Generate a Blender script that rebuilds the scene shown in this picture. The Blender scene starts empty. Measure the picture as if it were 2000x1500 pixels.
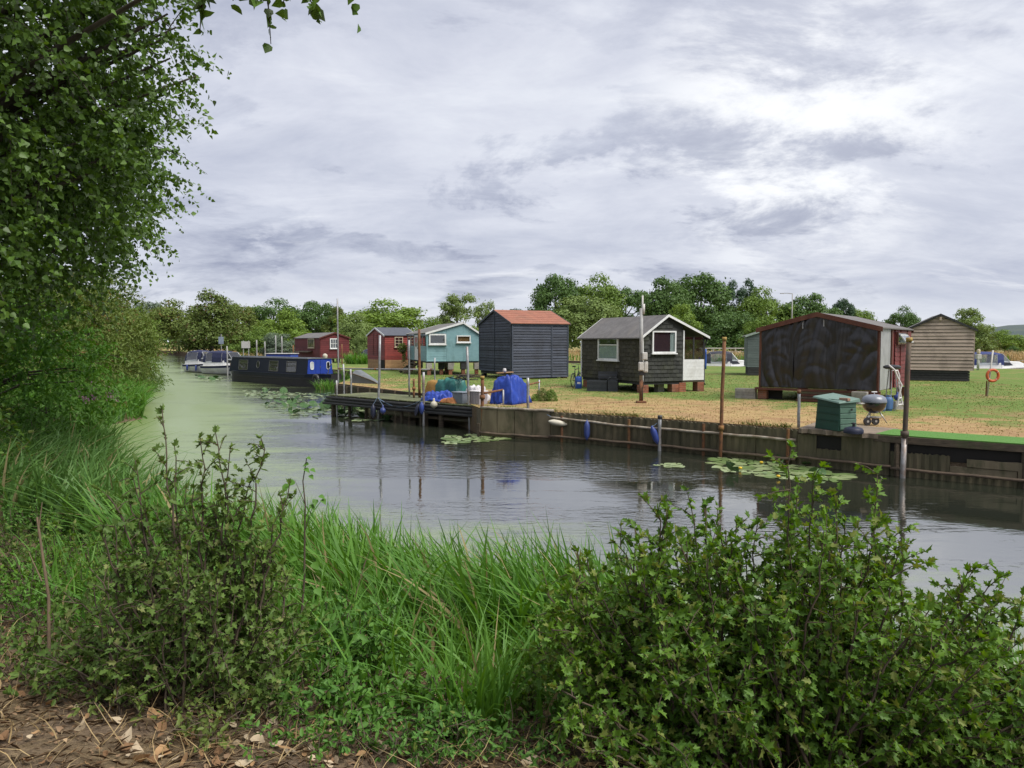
import bpy, bmesh, math, random
import numpy as np
from mathutils import Vector, Matrix

scene = bpy.context.scene
COL = scene.collection
R = math.radians

# ------------------------------------------------------------------ camera
CAMZ = 2.9
PITCH = math.atan(82 / 1500)
cam_data = bpy.data.cameras.new('camera')
cam = bpy.data.objects.new('camera', cam_data)
COL.objects.link(cam)
cam.location = (0, 0, CAMZ)
cam.rotation_euler = (math.pi / 2 - PITCH, 0, 0)
cam_data.sensor_width = 36
cam_data.lens = 27
cam_data.clip_end = 6000
scene.camera = cam

# ------------------------------------------------------------------ sky, sun, exposure
SUN_EL, SUN_AZ = 56, 122          # azimuth clockwise from +Y: to the right, a little behind the camera
world = bpy.data.worlds.new('World')
scene.world = world
world.use_nodes = True
world.cycles.sampling_method = 'MANUAL'
world.cycles.sample_map_resolution = 256
nt = world.node_tree
for n in list(nt.nodes):
    nt.nodes.remove(n)


class NG:
    """small node-graph helper"""
    def __init__(self, tree):
        self.t = tree

    def n(self, kind, **kw):
        nd = self.t.nodes.new(kind)
        for k, v in kw.items():
            setattr(nd, k, v)
        return nd

    def link(self, a, b):
        self.t.links.new(a, b)

    def setin(self, nd, key, v):
        if v is None:
            return
        if isinstance(v, bpy.types.NodeSocket):
            self.link(v, nd.inputs[key])
        else:
            if isinstance(v, (tuple, list)) and len(v) == 3 and nd.inputs[key].type == 'RGBA':
                v = (*v, 1)
            nd.inputs[key].default_value = v

    def math(self, op, a, b=None, c=None, clamp=False):
        nd = self.n('ShaderNodeMath', operation=op, use_clamp=clamp)
        self.setin(nd, 0, a); self.setin(nd, 1, b); self.setin(nd, 2, c)
        return nd.outputs[0]

    def vmath(self, op, a, b=None):
        nd = self.n('ShaderNodeVectorMath', operation=op)
        self.setin(nd, 0, a); self.setin(nd, 1, b)
        return nd.outputs['Value'] if op in ('DOT_PRODUCT', 'LENGTH', 'DISTANCE') else nd.outputs[0]

    def noise(self, vec, scale, detail=4, rough=0.55, dist=0.0):
        nd = self.n('ShaderNodeTexNoise')
        self.setin(nd, 'Vector', vec)
        nd.inputs['Scale'].default_value = scale
        nd.inputs['Detail'].default_value = detail
        nd.inputs['Roughness'].default_value = rough
        nd.inputs['Distortion'].default_value = dist
        return nd.outputs['Fac']

    def ramp(self, fac, stops, interp='LINEAR'):
        nd = self.n('ShaderNodeValToRGB')
        cr = nd.color_ramp
        cr.interpolation = interp
        while len(cr.elements) < len(stops):
            cr.elements.new(0.5)
        for e, (p, c) in zip(cr.elements, stops):
            e.position = p
            e.color = (*c, 1) if isinstance(c, (tuple, list)) else (c, c, c, 1)
        self.setin(nd, 0, fac)
        return nd.outputs[0]

    def mapr(self, v, a, b, c=0.0, d=1.0, smooth=False):
        nd = self.n('ShaderNodeMapRange', clamp=True)
        nd.interpolation_type = 'SMOOTHSTEP' if smooth else 'LINEAR'
        self.setin(nd, 0, v)
        for i, x in enumerate((a, b, c, d)):
            nd.inputs[i + 1].default_value = x
        return nd.outputs[0]

    def mix(self, fac, a, b, blend='MIX'):
        nd = self.n('ShaderNodeMix', data_type='RGBA', blend_type=blend)
        self.setin(nd, 0, fac); self.setin(nd, 6, a); self.setin(nd, 7, b)
        return nd.outputs[2]

    def scale(self, vec, s):
        nd = self.n('ShaderNodeMapping')
        self.setin(nd, 0, vec)
        nd.inputs['Scale'].default_value = s
        return nd

    def mapping(self, vec, s=(1, 1, 1), loc=(0, 0, 0), rot=(0, 0, 0)):
        nd = self.n('ShaderNodeMapping')
        self.setin(nd, 0, vec)
        nd.inputs['Scale'].default_value = s
        nd.inputs['Location'].default_value = loc
        nd.inputs['Rotation'].default_value = rot
        return nd.outputs[0]


g = NG(nt)
sky = g.n('ShaderNodeTexSky', sky_type='NISHITA')
sky.sun_disc = False
sky.sun_elevation = R(SUN_EL)
sky.sun_rotation = R(SUN_AZ)
sky.air_density = 1.0
sky.dust_density = 1.5
tc = g.n('ShaderNodeTexCoord')
sep = g.n('ShaderNodeSeparateXYZ')
g.link(tc.outputs['Generated'], sep.inputs[0])
zc = g.math('MAXIMUM', sep.outputs[2], 0.0)
den = g.math('ADD', zc, 0.26)
comb = g.n('ShaderNodeCombineXYZ')
g.link(g.math('DIVIDE', sep.outputs[0], den), comb.inputs[0])
g.link(g.math('DIVIDE', sep.outputs[1], den), comb.inputs[1])
flat = comb.outputs[0]
big = g.noise(g.mapping(flat, (0.62, 0.85, 1), (3.1, 7.4, 0), (0, 0, R(-14))), 0.9, 4, 0.55, 0.25)
mid = g.noise(g.mapping(flat, (0.80, 1.0, 1), (1.3, 2.2, 0), (0, 0, R(20))), 2.3, 8, 0.66, 0.35)
wisp = g.noise(g.mapping(flat, (0.5, 1.2, 1), (9.3, 4.2, 0), (0, 0, R(-24))), 3.2, 5, 0.62, 0.5)
lump = g.noise(g.mapping(flat, (0.75, 1.0, 1), (6.6, 0.7, 0), (0, 0, R(8))), 1.7, 8, 0.62, 0.3)
dens = g.math('ADD', g.math('MULTIPLY', big, 0.42), g.math('ADD', g.math('MULTIPLY', mid, 0.34), g.math('MULTIPLY', wisp, 0.24)))
cloud = g.ramp(dens, [(0.38, (0.41, 0.44, 0.545)), (0.46, (0.515, 0.54, 0.63)), (0.52, (0.60, 0.62, 0.70)),
                      (0.58, (0.68, 0.70, 0.765)), (0.68, (0.79, 0.805, 0.85))])
# lower, darker rafts of cloud with firmer edges, mostly towards the horizon
low = g.mapr(sep.outputs[2], 0.12, 0.45, 1.0, 0.35, True)
raft = g.math('MULTIPLY', g.mapr(lump, 0.50, 0.565, 0.0, 0.9, True), low)
cloud = g.mix(raft, cloud, g.ramp(mid, [(0.38, (0.27, 0.295, 0.40)), (0.60, (0.53, 0.555, 0.645))]))
# bright thin places
thin = g.mapr(wisp, 0.57, 0.72, 0.0, 0.40, True)
cloud = g.mix(thin, cloud, (0.80, 0.81, 0.845))
# thin bright place in the cloud, ahead and to the right
brk = g.vmath('DOT_PRODUCT', tc.outputs['Generated'], Vector((0.335, 0.905, 0.258)).normalized()[:])
brkf = g.math('MULTIPLY', g.mapr(brk, 0.975, 0.9995, 0, 1, True), g.mapr(mid, 0.42, 0.60, 0.15, 1.0, True))
cloud = g.mix(g.math('MULTIPLY', brkf, 0.8), cloud, (0.96, 0.965, 0.97))
# paler towards the horizon where the cloud sheet is seen edge-on
hz = g.mapr(sep.outputs[2], 0.0, 0.09, 1.0, 0.0, True)
cloud = g.mix(g.math('MULTIPLY', hz, 0.6), cloud, (0.70, 0.735, 0.79))
skyc = g.vmath('SCALE', sky.outputs[0])
skyc.node.inputs[3].default_value = 0.10
cover = g.mapr(dens, 0.30, 0.72, 1.0, 0.86)
col = g.mix(cover, skyc, cloud)
bg = g.n('ShaderNodeBackground')
g.link(col, bg.inputs[0])
SKY_STRENGTH = 0.365
bg.inputs[1].default_value = SKY_STRENGTH
out = g.n('ShaderNodeOutputWorld')
g.link(bg.outputs[0], out.inputs[0])

sun_data = bpy.data.lights.new('sun', 'SUN')
sun_data.energy = 1.5
sun_data.angle = R(35)
sun_data.color = (1.0, 0.96, 0.90)
sun = bpy.data.objects.new('sun', sun_data)
COL.objects.link(sun)
sd = Vector((math.sin(R(SUN_AZ)) * math.cos(R(SUN_EL)), math.cos(R(SUN_AZ)) * math.cos(R(SUN_EL)), math.sin(R(SUN_EL))))
sun.rotation_euler = sd.to_track_quat('Z', 'Y').to_euler()
sun.location = sd * 60

scene.view_settings.view_transform = 'Standard'
scene.view_settings.look = 'None'
scene.view_settings.gamma = 1
scene.view_settings.exposure = 1.75
scene.render.engine = 'CYCLES'
scene.cycles.use_denoising = True
scene.cycles.max_bounces = 5
scene.cycles.diffuse_bounces = 2
scene.cycles.glossy_bounces = 2
scene.cycles.transmission_bounces = 4
scene.cycles.transparent_max_bounces = 8
scene.cycles.caustics_reflective = False
scene.cycles.caustics_refractive = False

# ------------------------------------------------------------------ picture-to-place helpers (measured on the photograph)
F = 1500.0
_f = Vector((0, math.cos(PITCH), -math.sin(PITCH)))
_u = Vector((0, math.sin(PITCH), math.cos(PITCH)))
CAMP = Vector((0, 0, CAMZ))
GZ = 0.85                         # lawn level; the river surface is z = 0


def ray(px, py):
    return _f + Vector((1, 0, 0)) * ((px - 1000) / F) + _u * ((750 - py) / F)


def atz(px, py, z):
    d = ray(px, py)
    return CAMP + d * ((z - CAMZ) / d.z)


def aty(px, py, Y):
    d = ray(px, py)
    return CAMP + d * (Y / d.y)


def zat(py, Y):
    return aty(1000, py, Y).z


def xat(px, Y):
    return (px - 1000) / F * Y


# ------------------------------------------------------------------ mesh helpers
class MB:
    def __init__(self):
        self.v = []; self.f = []

    def add(self, vs, fs):
        o = len(self.v)
        self.v += [tuple(x) for x in vs]
        self.f += [tuple(i + o for i in f) for f in fs]
        return self

    def box(self, x0, x1, y0, y1, z0, z1):
        return self.hexa([(x0, y0, z0), (x1, y0, z0), (x1, y1, z0), (x0, y1, z0), (x0, y0, z1), (x1, y0, z1), (x1, y1, z1), (x0, y1, z1)])

    def hexa(self, p):
        return self.add(p, [(0, 3, 2, 1), (4, 5, 6, 7), (0, 1, 5, 4), (1, 2, 6, 5), (2, 3, 7, 6), (3, 0, 4, 7)])

    def bar(self, p, q, w, h, up=(0, 0, 1)):
        p, q = Vector(p), Vector(q)
        d = (q - p).normalized()
        up = Vector(up)
        s = d.cross(up)
        if s.length < 1e-4:
            s = d.cross(Vector((1, 0, 0)))
        s.normalize()
        t = s.cross(d).normalized()
        s *= w / 2; t *= h / 2
        return self.hexa([p - s - t, p + s - t, q + s - t, q - s - t, p - s + t, p + s + t, q + s + t, q - s + t])

    def tube(self, pts, rad, n=8, cap=True):
        pts = [Vector(p) for p in pts]
        if not isinstance(rad, (list, tuple)):
            rad = [rad] * len(pts)
        o = len(self.v)
        ref = None
        for i, p in enumerate(pts):
            d = (pts[min(i + 1, len(pts) - 1)] - pts[max(i - 1, 0)]).normalized()
            if ref is None:
                ref = Vector((1, 0, 0)) if abs(d.x) < 0.8 else Vector((0, 1, 0))
            a = d.cross(ref).normalized(); b = d.cross(a).normalized()
            ref = b.cross(d) if False else ref
            for k in range(n):
                t = 2 * math.pi * k / n
                self.v.append(tuple(p + (a * math.cos(t) + b * math.sin(t)) * rad[i]))
        m = len(pts)
        for i in range(m - 1):
            for k in range(n):
                k2 = (k + 1) % n
                self.f.append((o + i * n + k, o + i * n + k2, o + (i + 1) * n + k2, o + (i + 1) * n + k))
        if cap:
            self.f.append(tuple(o + k for k in range(n))[::-1])
            self.f.append(tuple(o + (m - 1) * n + k for k in range(n)))
        return self

    def lathe(self, c, prof, n=20, axis='z'):
        """prof: list of (radius, height)"""
        c = Vector(c); o = len(self.v)
        for r, h in prof:
            for k in range(n):
                t = 2 * math.pi * k / n
                if axis == 'z':
                    self.v.append(tuple(c + Vector((r * math.cos(t), r * math.sin(t), h))))
                elif axis == 'x':
                    self.v.append(tuple(c + Vector((h, r * math.cos(t), r * math.sin(t)))))
                else:
                    self.v.append(tuple(c + Vector((r * math.cos(t), h, r * math.sin(t)))))
        m = len(prof)
        for i in range(m - 1):
            for k in range(n):
                k2 = (k + 1) % n
                self.f.append((o + i * n + k, o + i * n + k2, o + (i + 1) * n + k2, o + (i + 1) * n + k))
        self.f.append(tuple(o + k for k in range(n))[::-1])
        self.f.append(tuple(o + (m - 1) * n + k for k in range(n)))
        return self

    def torus(self, c, R1, r1, axis='y', n=28, m=10):
        c = Vector(c); o = len(self.v)
        for i in range(n):
            a = 2 * math.pi * i / n
            for j in range(m):
                b = 2 * math.pi * j / m
                rr = R1 + r1 * math.cos(b); h = r1 * math.sin(b)
                p = {'y': (rr * math.cos(a), h, rr * math.sin(a)), 'z': (rr * math.cos(a), rr * math.sin(a), h), 'x': (h, rr * math.cos(a), rr * math.sin(a))}[axis]
                self.v.append(tuple(c + Vector(p)))
        for i in range(n):
            for j in range(m):
                i2 = (i + 1) % n; j2 = (j + 1) % m
                self.f.append((o + i * m + j, o + i2 * m + j, o + i2 * m + j2, o + i * m + j2))
        return self

    def prism(self, poly, axis, a, b):
        """poly: 2-D outline; extruded along axis from a to b. axis x: (y,z); y: (x,z); z: (x,y)"""
        def P(p, h):
            return {'x': (h, p[0], p[1]), 'y': (p[0], h, p[1]), 'z': (p[0], p[1], h)}[axis]
        n = len(poly)
        vs = [P(p, a) for p in poly] + [P(p, b) for p in poly]
        fs = [tuple(range(n))[::-1], tuple(range(n, 2 * n))] + [(i, (i + 1) % n, n + (i + 1) % n, n + i) for i in range(n)]
        return self.add(vs, fs)

    def loft(self, secs, cap=True):
        o = len(self.v); n = len(secs[0])
        for s in secs:
            self.v += [tuple(p) for p in s]
        for i in range(len(secs) - 1):
            for k in range(n - 1):
                self.f.append((o + i * n + k, o + i * n + k + 1, o + (i + 1) * n + k + 1, o + (i + 1) * n + k))
        if cap:
            self.f.append(tuple(o + k for k in range(n))[::-1])
            self.f.append(tuple(o + (len(secs) - 1) * n + k for k in range(n)))
        return self

    def mesh(self, name, mat, smooth=False, bevel=0):
        bm = bmesh.new()
        vs = [bm.verts.new(v) for v in self.v]
        for f in self.f:
            try:
                bm.faces.new([vs[i] for i in f])
            except ValueError:
                pass
        bmesh.ops.recalc_face_normals(bm, faces=bm.faces)
        if bevel:
            bmesh.ops.bevel(bm, geom=list(bm.edges), offset=bevel, segments=1, affect='EDGES', clamp_overlap=True)
        me = bpy.data.meshes.new(name)
        bm.to_mesh(me); bm.free()
        if smooth:
            me.polygons.foreach_set('use_smooth', [True] * len(me.polygons))
        if mat:
            me.materials.append(mat)
        return me

    def build(self, name, mat, parent=None, smooth=False, bevel=0, loc=None, autosmooth=False):
        me = self.mesh(name, mat, smooth, bevel)
        if autosmooth:
            me.polygons.foreach_set('use_smooth', [True] * len(me.polygons))
            me.set_sharp_from_angle(angle=R(35))
        return link(name, me, parent, loc)


def link(name, me, parent=None, loc=None, rot=None, scl=None):
    o = bpy.data.objects.new(name, me)
    COL.objects.link(o)
    if parent:
        o.parent = parent
    if loc is not None:
        o.location = loc
    if rot is not None:
        o.rotation_euler = rot
    if scl is not None:
        o.scale = scl
    return o


def tag(o, label=None, cat=None, group=None, kind=None):
    if label: o['label'] = label
    if cat: o['category'] = cat
    if group: o['group'] = group
    if kind: o['kind'] = kind
    return o


def thing(name, label, cat, loc=(0, 0, 0), rz=0, group=None):
    o = bpy.data.objects.new(name, None)
    o.empty_display_size = 0.2
    COL.objects.link(o)
    o.location = loc
    o.rotation_euler = (0, 0, rz)
    return tag(o, label, cat, group)


# ------------------------------------------------------------------ materials
MATS = {}


def pmat(name, c1, c2=None, scale=4.0, rough=0.7, bump=0.0, bscale=None, metal=0.0, stretch=(1, 1, 1), dirt=None, dirt_scale=1.3,
         dirt_amt=0.5, vary=0.0, spec=0.4, detail=4, coat=0.0):
    """procedural paint / wood / metal: two-tone noise in world space, a second noise for stains, relief, a little change per object"""
    if name in MATS:
        return MATS[name]
    m = bpy.data.materials.new(name)
    m.use_nodes = True
    t = m.node_tree
    g = NG(t)
    b = t.nodes['Principled BSDF']
    geo = g.n('ShaderNodeNewGeometry')
    vec = g.mapping(geo.outputs['Position'], stretch)
    n1 = g.noise(vec, scale, detail, 0.6)
    c2 = c2 or tuple(x * 0.75 for x in c1)
    colr = g.mix(g.mapr(n1, 0.32, 0.68), c1, c2)
    if dirt:
        n2 = g.noise(g.mapping(geo.outputs['Position'], (1, 1, 0.6), (5, 3, 1)), dirt_scale, 4, 0.65, 0.4)
        colr = g.mix(g.math('MULTIPLY', g.mapr(n2, 0.48, 0.68, 0, 1, True), dirt_amt), colr, dirt)
    if vary:
        oi = g.n('ShaderNodeObjectInfo')
        hs = g.n('ShaderNodeHueSaturation')
        g.link(g.mapr(oi.outputs['Random'], 0, 1, 1 - vary, 1 + vary), hs.inputs['Value'])
        g.link(colr, hs.inputs['Color'])
        colr = hs.outputs[0]
    g.link(colr, b.inputs['Base Color'])
    b.inputs['Roughness'].default_value = rough
    b.inputs['Metallic'].default_value = metal
    b.inputs['Specular IOR Level'].default_value = spec
    if coat:
        b.inputs['Coat Weight'].default_value = coat
        b.inputs['Coat Roughness'].default_value = 0.15
    if bump:
        n3 = g.noise(vec, bscale or scale * 3, 4, 0.65)
        bp = g.n('ShaderNodeBump')
        bp.inputs['Strength'].default_value = bump
        bp.inputs['Distance'].default_value = 0.02
        g.link(n3, bp.inputs['Height'])
        g.link(bp.outputs[0], b.inputs['Normal'])
    MATS[name] = m
    return m


def glassmat(name, tint=(0.9, 0.95, 0.95), gloss=0.18, rough=0.03):
    if name in MATS:
        return MATS[name]
    m = bpy.data.materials.new(name)
    m.use_nodes = True
    t = m.node_tree
    g = NG(t)
    t.nodes.remove(t.nodes['Principled BSDF'])
    tr = g.n('ShaderNodeBsdfTransparent'); tr.inputs[0].default_value = (*tint, 1)
    gl = g.n('ShaderNodeBsdfGlossy'); gl.inputs['Roughness'].default_value = rough
    fr = g.n('ShaderNodeLayerWeight'); fr.inputs[0].default_value = 0.5
    mx = g.n('ShaderNodeMixShader')
    g.link(g.math('ADD', g.math('MULTIPLY', g.math('POWER', fr.outputs['Facing'], 4.0), 0.7), gloss, clamp=True), mx.inputs[0])
    g.link(tr.outputs[0], mx.inputs[1]); g.link(gl.outputs[0], mx.inputs[2])
    g.link(mx.outputs[0], t.nodes['Material Output'].inputs[0])
    MATS[name] = m
    return m


def leafmat(name, c1, c2, c3=None, trans=0.30, rough=0.55, spec=0.22, third=0.1):
    """leaf: colour differs from leaf to leaf, some light passes through"""
    if name in MATS:
        return MATS[name]
    m = bpy.data.materials.new(name)
    m.use_nodes = True
    t = m.node_tree
    g = NG(t)
    b = t.nodes['Principled BSDF']
    geo = g.n('ShaderNodeNewGeometry')
    rnd = geo.outputs['Random Per Island']
    n = g.noise(geo.outputs['Position'], 0.9, 3, 0.5)
    f = g.math('ADD', g.math('MULTIPLY', rnd, 0.6), g.math('MULTIPLY', g.mapr(n, 0.3, 0.7), 0.4))
    c = g.mix(f, c1, c2)
    if c3:
        r2 = g.math('FRACT', g.math('MULTIPLY', rnd, 17.3))
        c = g.mix(g.math('GREATER_THAN', r2, 1 - third), c, c3)
    g.link(c, b.inputs['Base Color'])
    b.inputs['Roughness'].default_value = rough
    b.inputs['Specular IOR Level'].default_value = spec
    tl = g.n('ShaderNodeBsdfTranslucent')
    hs = g.n('ShaderNodeHueSaturation')
    hs.inputs['Hue'].default_value = 0.485
    hs.inputs['Saturation'].default_value = 1.15
    hs.inputs['Value'].default_value = 1.3
    g.link(c, hs.inputs['Color'])
    g.link(hs.outputs[0], tl.inputs[0])
    mx = g.n('ShaderNodeMixShader')
    mx.inputs[0].default_value = trans
    g.link(b.outputs[0], mx.inputs[1]); g.link(tl.outputs[0], mx.inputs[2])
    g.link(mx.outputs[0], t.nodes['Material Output'].inputs[0])
    MATS[name] = m
    return m


# ------------------------------------------------------------------ river and banks
NEARLINE = [(12, -1.5), (9, 1.6), (6, 4.0), (4.2, 5.1), (3.0, 5.7), (1.2, 6.4), (0, 7.0), (-1.7, 8.2), (-3.2, 8.9), (-5, 10.5), (-7, 13), (-8.8, 16.5),
            (-11.6, 20.5), (-14.2, 24), (-14.0, 29), (-16.6, 34.5), (-21.5, 45), (-27, 56), (-37.5, 75), (-50, 100), (-74, 150), (-92, 190), (-105, 232)]
WALLLINE = [(40, -8), (26, 3), (16, 10.7), (10.15, 15.2), (8.45, 16.5), (6.75, 18.1), (4.4, 20.2), (1.8, 22.2), (-0.95, 23.7)]
BANKLINE = WALLLINE + [(-1.6, 26.0), (-3.6, 30.6), (-8.6, 38), (-9.4, 46), (-10.2, 52), (-13, 57), (-16, 62), (-18, 69), (-22, 72.5), (-24, 79), (-26, 90), (-27, 97)]
CHAN_S = [(-22, 97), (-10, 90), (2, 77), (20, 64), (45, 57.5), (150, 46)]
CHAN_N = [(150, 57), (45, 67), (22, 74), (4, 87), (-10, 99), (-30, 107)]
FIELD_EDGE = [(-30, 107), (-46, 126), (-62, 150), (-80, 180), (-98, 206), (-112, 232)]


def flat_land(name, poly, z, mat, zb=-0.6):
    mb = MB()
    n = len(poly)
    mb.add([(x, y, z) for x, y in poly], [tuple(range(n))])
    mb.add([(x, y, z) for x, y in poly] + [(x, y, zb) for x, y in poly], [(i, (i + 1) % n, n + (i + 1) % n, n + i) for i in range(n)])
    bm = bmesh.new()
    vs = [bm.verts.new(v) for v in mb.v]
    for f in mb.f:
        bm.faces.new([vs[i] for i in f])
    bmesh.ops.remove_doubles(bm, verts=bm.verts, dist=1e-5)
    bmesh.ops.triangulate(bm, faces=[f for f in bm.faces if len(f.verts) > 4])
    bmesh.ops.recalc_face_normals(bm, faces=bm.faces)
    me = bpy.data.meshes.new(name)
    bm.to_mesh(me); bm.free()
    me.materials.append(mat)
    me.materials.append(bank_m)
    for p in me.polygons:
        if abs(p.normal.z) < 0.5:
            p.material_index = 1
    o = link(name, me)
    o['kind'] = 'structure'
    return o


def groundmat(name, build, rough=0.95, bump=0.6, bscale=18, dist=0.05):
    m = bpy.data.materials.new(name)
    m.use_nodes = True
    t = m.node_tree
    g = NG(t)
    b = t.nodes['Principled BSDF']
    geo = g.n('ShaderNodeNewGeometry')
    pos = geo.outputs['Position']
    g.link(build(g, pos), b.inputs['Base Color'])
    b.inputs['Roughness'].default_value = rough
    b.inputs['Specular IOR Level'].default_value = 0.15
    bp = g.n('ShaderNodeBump')
    bp.inputs['Strength'].default_value = bump
    bp.inputs['Distance'].default_value = dist
    g.link(g.noise(pos, bscale, 4, 0.7), bp.inputs['Height'])
    g.link(bp.outputs[0], b.inputs['Normal'])
    return m


def lawn_colour(g, pos):
    fine = g.noise(pos, 14, 5, 0.75)
    mid = g.noise(g.mapping(pos, (1, 1, 1), (4, 9, 0)), 0.9, 6, 0.65, 0.6)
    big = g.noise(g.mapping(pos, (1, 1, 1), (2.5, 1.0, 0)), 0.16, 4, 0.55, 0.4)
    green = g.mix(g.mapr(fine, 0.3, 0.7), (0.080, 0.140, 0.026), (0.150, 0.205, 0.052))
    straw = g.mix(g.mapr(fine, 0.3, 0.7), (0.255, 0.170, 0.072), (0.44, 0.325, 0.155))
    # the strip along the river wall is scorched, the mown grass behind the huts is greener
    sep = g.n('ShaderNodeSeparateXYZ')
    g.link(pos, sep.inputs[0])
    along = g.math('ADD', g.math('MULTIPLY', sep.outputs[0], 0.62), g.math('MULTIPLY', sep.outputs[1], 0.78))
    dry = g.mapr(along, 20.5, 30.0, 0.085, -0.07, True)
    patch = g.noise(g.mapping(pos, (0.7, 1.5, 1), (1, 2, 0), (0, 0, R(-40))), 2.6, 7, 0.7, 0.4)
    f = g.math('ADD', g.math('ADD', g.math('MULTIPLY', mid, 0.50), g.math('MULTIPLY', big, 0.38)), g.math('ADD', g.math('MULTIPLY', patch, 0.34), dry))
    brown = g.mix(g.mapr(fine, 0.3, 0.7), (0.20, 0.115, 0.058), (0.33, 0.205, 0.105))
    straw = g.mix(g.mapr(g.noise(g.mapping(pos, (1, 1.6, 1), (7, 7, 0)), 1.1, 5, 0.7, 0.5), 0.42, 0.62, 0, 0.85, True), straw, brown)
    c = g.mix(g.mapr(f, 0.545, 0.70, 0, 1, True), green, straw)
    soil = g.noise(g.mapping(pos, (1, 1, 1), (14, 3, 0)), 0.5, 6, 0.7, 0.5)
    return g.mix(g.mapr(soil, 0.52, 0.70, 0, 0.6, True), c, (0.25, 0.155, 0.085))


def field_colour(g, pos):
    fine = g.noise(g.mapping(pos, (1, 1, 1)), 1.5, 8, 0.7)
    big = g.noise(pos, 0.03, 4, 0.5)
    dry = g.mix(g.mapr(fine, 0.3, 0.7), (0.30, 0.21, 0.09), (0.46, 0.35, 0.17))
    grn = g.mix(g.mapr(fine, 0.3, 0.7), (0.08, 0.12, 0.03), (0.15, 0.18, 0.06))
    return g.mix(g.mapr(big, 0.42, 0.6, 0, 1, True), grn, dry)


def bank_colour(g, pos):
    fine = g.noise(pos, 22, 5, 0.75)
    mid = g.noise(pos, 2.2, 6, 0.65, 0.5)
    soil = g.mix(g.mapr(fine, 0.3, 0.7), (0.085, 0.060, 0.040), (0.210, 0.155, 0.105))
    straw = g.mix(g.mapr(fine, 0.35, 0.7), (0.10, 0.072, 0.040), (0.25, 0.185, 0.105))
    c = g.mix(g.mapr(mid, 0.42, 0.64, 0, 0.9, True), soil, straw)
    return c


lawn_m = groundmat('lawn_grass_mat', lawn_colour, bscale=25)
field_m = groundmat('field_mat', field_colour, bscale=2.0, dist=0.3)
bank_m = groundmat('bank_soil_mat', bank_colour, bscale=30, bump=0.9)

flat_land('lawn', BANKLINE + CHAN_S + [(150, -8)], GZ, lawn_m)
flat_land('field', FIELD_EDGE + [(-1800, 300), (-1800, 4500), (1800, 4500), (1800, 57)] + CHAN_N[:-1], GZ - 0.02, field_m)


def in_poly(x, y, poly):
    inside = np.zeros(x.shape, bool)
    n = len(poly)
    for i in range(n):
        x0, y0 = poly[i]; x1, y1 = poly[(i + 1) % n]
        c = ((y0 > y) != (y1 > y)) & (x < (x1 - x0) * (y - y0) / (y1 - y0 + 1e-12) + x0)
        inside ^= c
    return inside


def dist_line(x, y, line):
    d = np.full(x.shape, 1e9)
    for (x0, y0), (x1, y1) in zip(line[:-1], line[1:]):
        dx, dy = x1 - x0, y1 - y0
        t = np.clip(((x - x0) * dx + (y - y0) * dy) / (dx * dx + dy * dy), 0, 1)
        d = np.minimum(d, np.hypot(x - x0 - t * dx, y - y0 - t * dy))
    return d


_nearpoly = NEARLINE + [(-2000, 232), (-2000, -60), (12, -60)]


def bank_sd(x, y):
    x = np.asarray(x, float); y = np.asarray(y, float)
    d = dist_line(x, y, NEARLINE)
    return np.where(in_poly(x, y, _nearpoly), d, -d)


def bank_z(x, y):
    x = np.asarray(x, float); y = np.asarray(y, float)
    s = bank_sd(x, y)
    base = np.interp(s, [-3, -0.6, 0, 0.8, 2.0, 3.4, 5, 8, 30], [-0.9, -0.25, 0.02, 0.22, 0.62, 1.05, 1.27, 1.36, 1.5])
    wob = 0.05 * np.sin(x * 1.7 + y * 0.6) * np.sin(y * 1.3 - x * 0.4) + 0.02 * np.sin(x * 5.1) * np.sin(y * 4.3 + 1)
    return base + wob * np.clip(s, 0, 1)


gx = np.concatenate([[-2000, -600, -220], np.arange(-150, -30, 6.0), np.arange(-30, -8, 1.0), np.arange(-8, 8.01, 0.16), [9, 10.5, 13]])
gy = np.concatenate([[-60, -25, -10, -5], np.arange(-2, 12, 0.16), np.arange(12, 40, 0.8), np.arange(40, 110, 3), np.arange(110, 236, 9), [240]])
GX, GY = np.meshgrid(gx, gy)
GZZ = bank_z(GX, GY)
nx, ny = len(gx), len(gy)
me = bpy.data.meshes.new('near_bank')
idx = np.arange(nx * ny).reshape(ny, nx)
quads = np.stack([idx[:-1, :-1], idx[:-1, 1:], idx[1:, 1:], idx[1:, :-1]], -1).reshape(-1, 4)
me.from_pydata(np.stack([GX, GY, GZZ], -1).reshape(-1, 3).tolist(), [], quads.tolist())
me.polygons.foreach_set('use_smooth', [True] * len(me.polygons))
me.materials.append(bank_m)
near_bank = link('near_bank', me)
near_bank['kind'] = 'structure'

# the water: dark, rippled, with a film of duckweed drifting along the left and over the quiet reach
wm = bpy.data.materials.new('river_water_mat')
wm.use_nodes = True
g = NG(wm.node_tree)
b = wm.node_tree.nodes['Principled BSDF']
geo = g.n('ShaderNodeNewGeometry')
pos = geo.outputs['Position']
sp = g.n('ShaderNodeSeparateXYZ'); g.link(pos, sp.inputs[0])
b.inputs['Base Color'].default_value = (0.020, 0.023, 0.016, 1)
b.inputs['Roughness'].default_value = 0.03
b.inputs['IOR'].default_value = 5.0
b.inputs['Specular IOR Level'].default_value = 0.5
# ripples: strong in the open lane by the wall, faint where weed damps them
rot = g.mapping(pos, (1.0, 2.3, 1), (0, 0, 0), (0, 0, R(25)))
r1 = g.noise(rot, 2.4, 3, 0.55, 0.6)
r2 = g.noise(g.mapping(pos, (1.2, 2.6, 1), (3, 1, 0), (0, 0, R(-12))), 5.5, 3, 0.5, 0.3)
hgt = g.math('ADD', r1, g.math('MULTIPLY', r2, 0.3))
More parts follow.
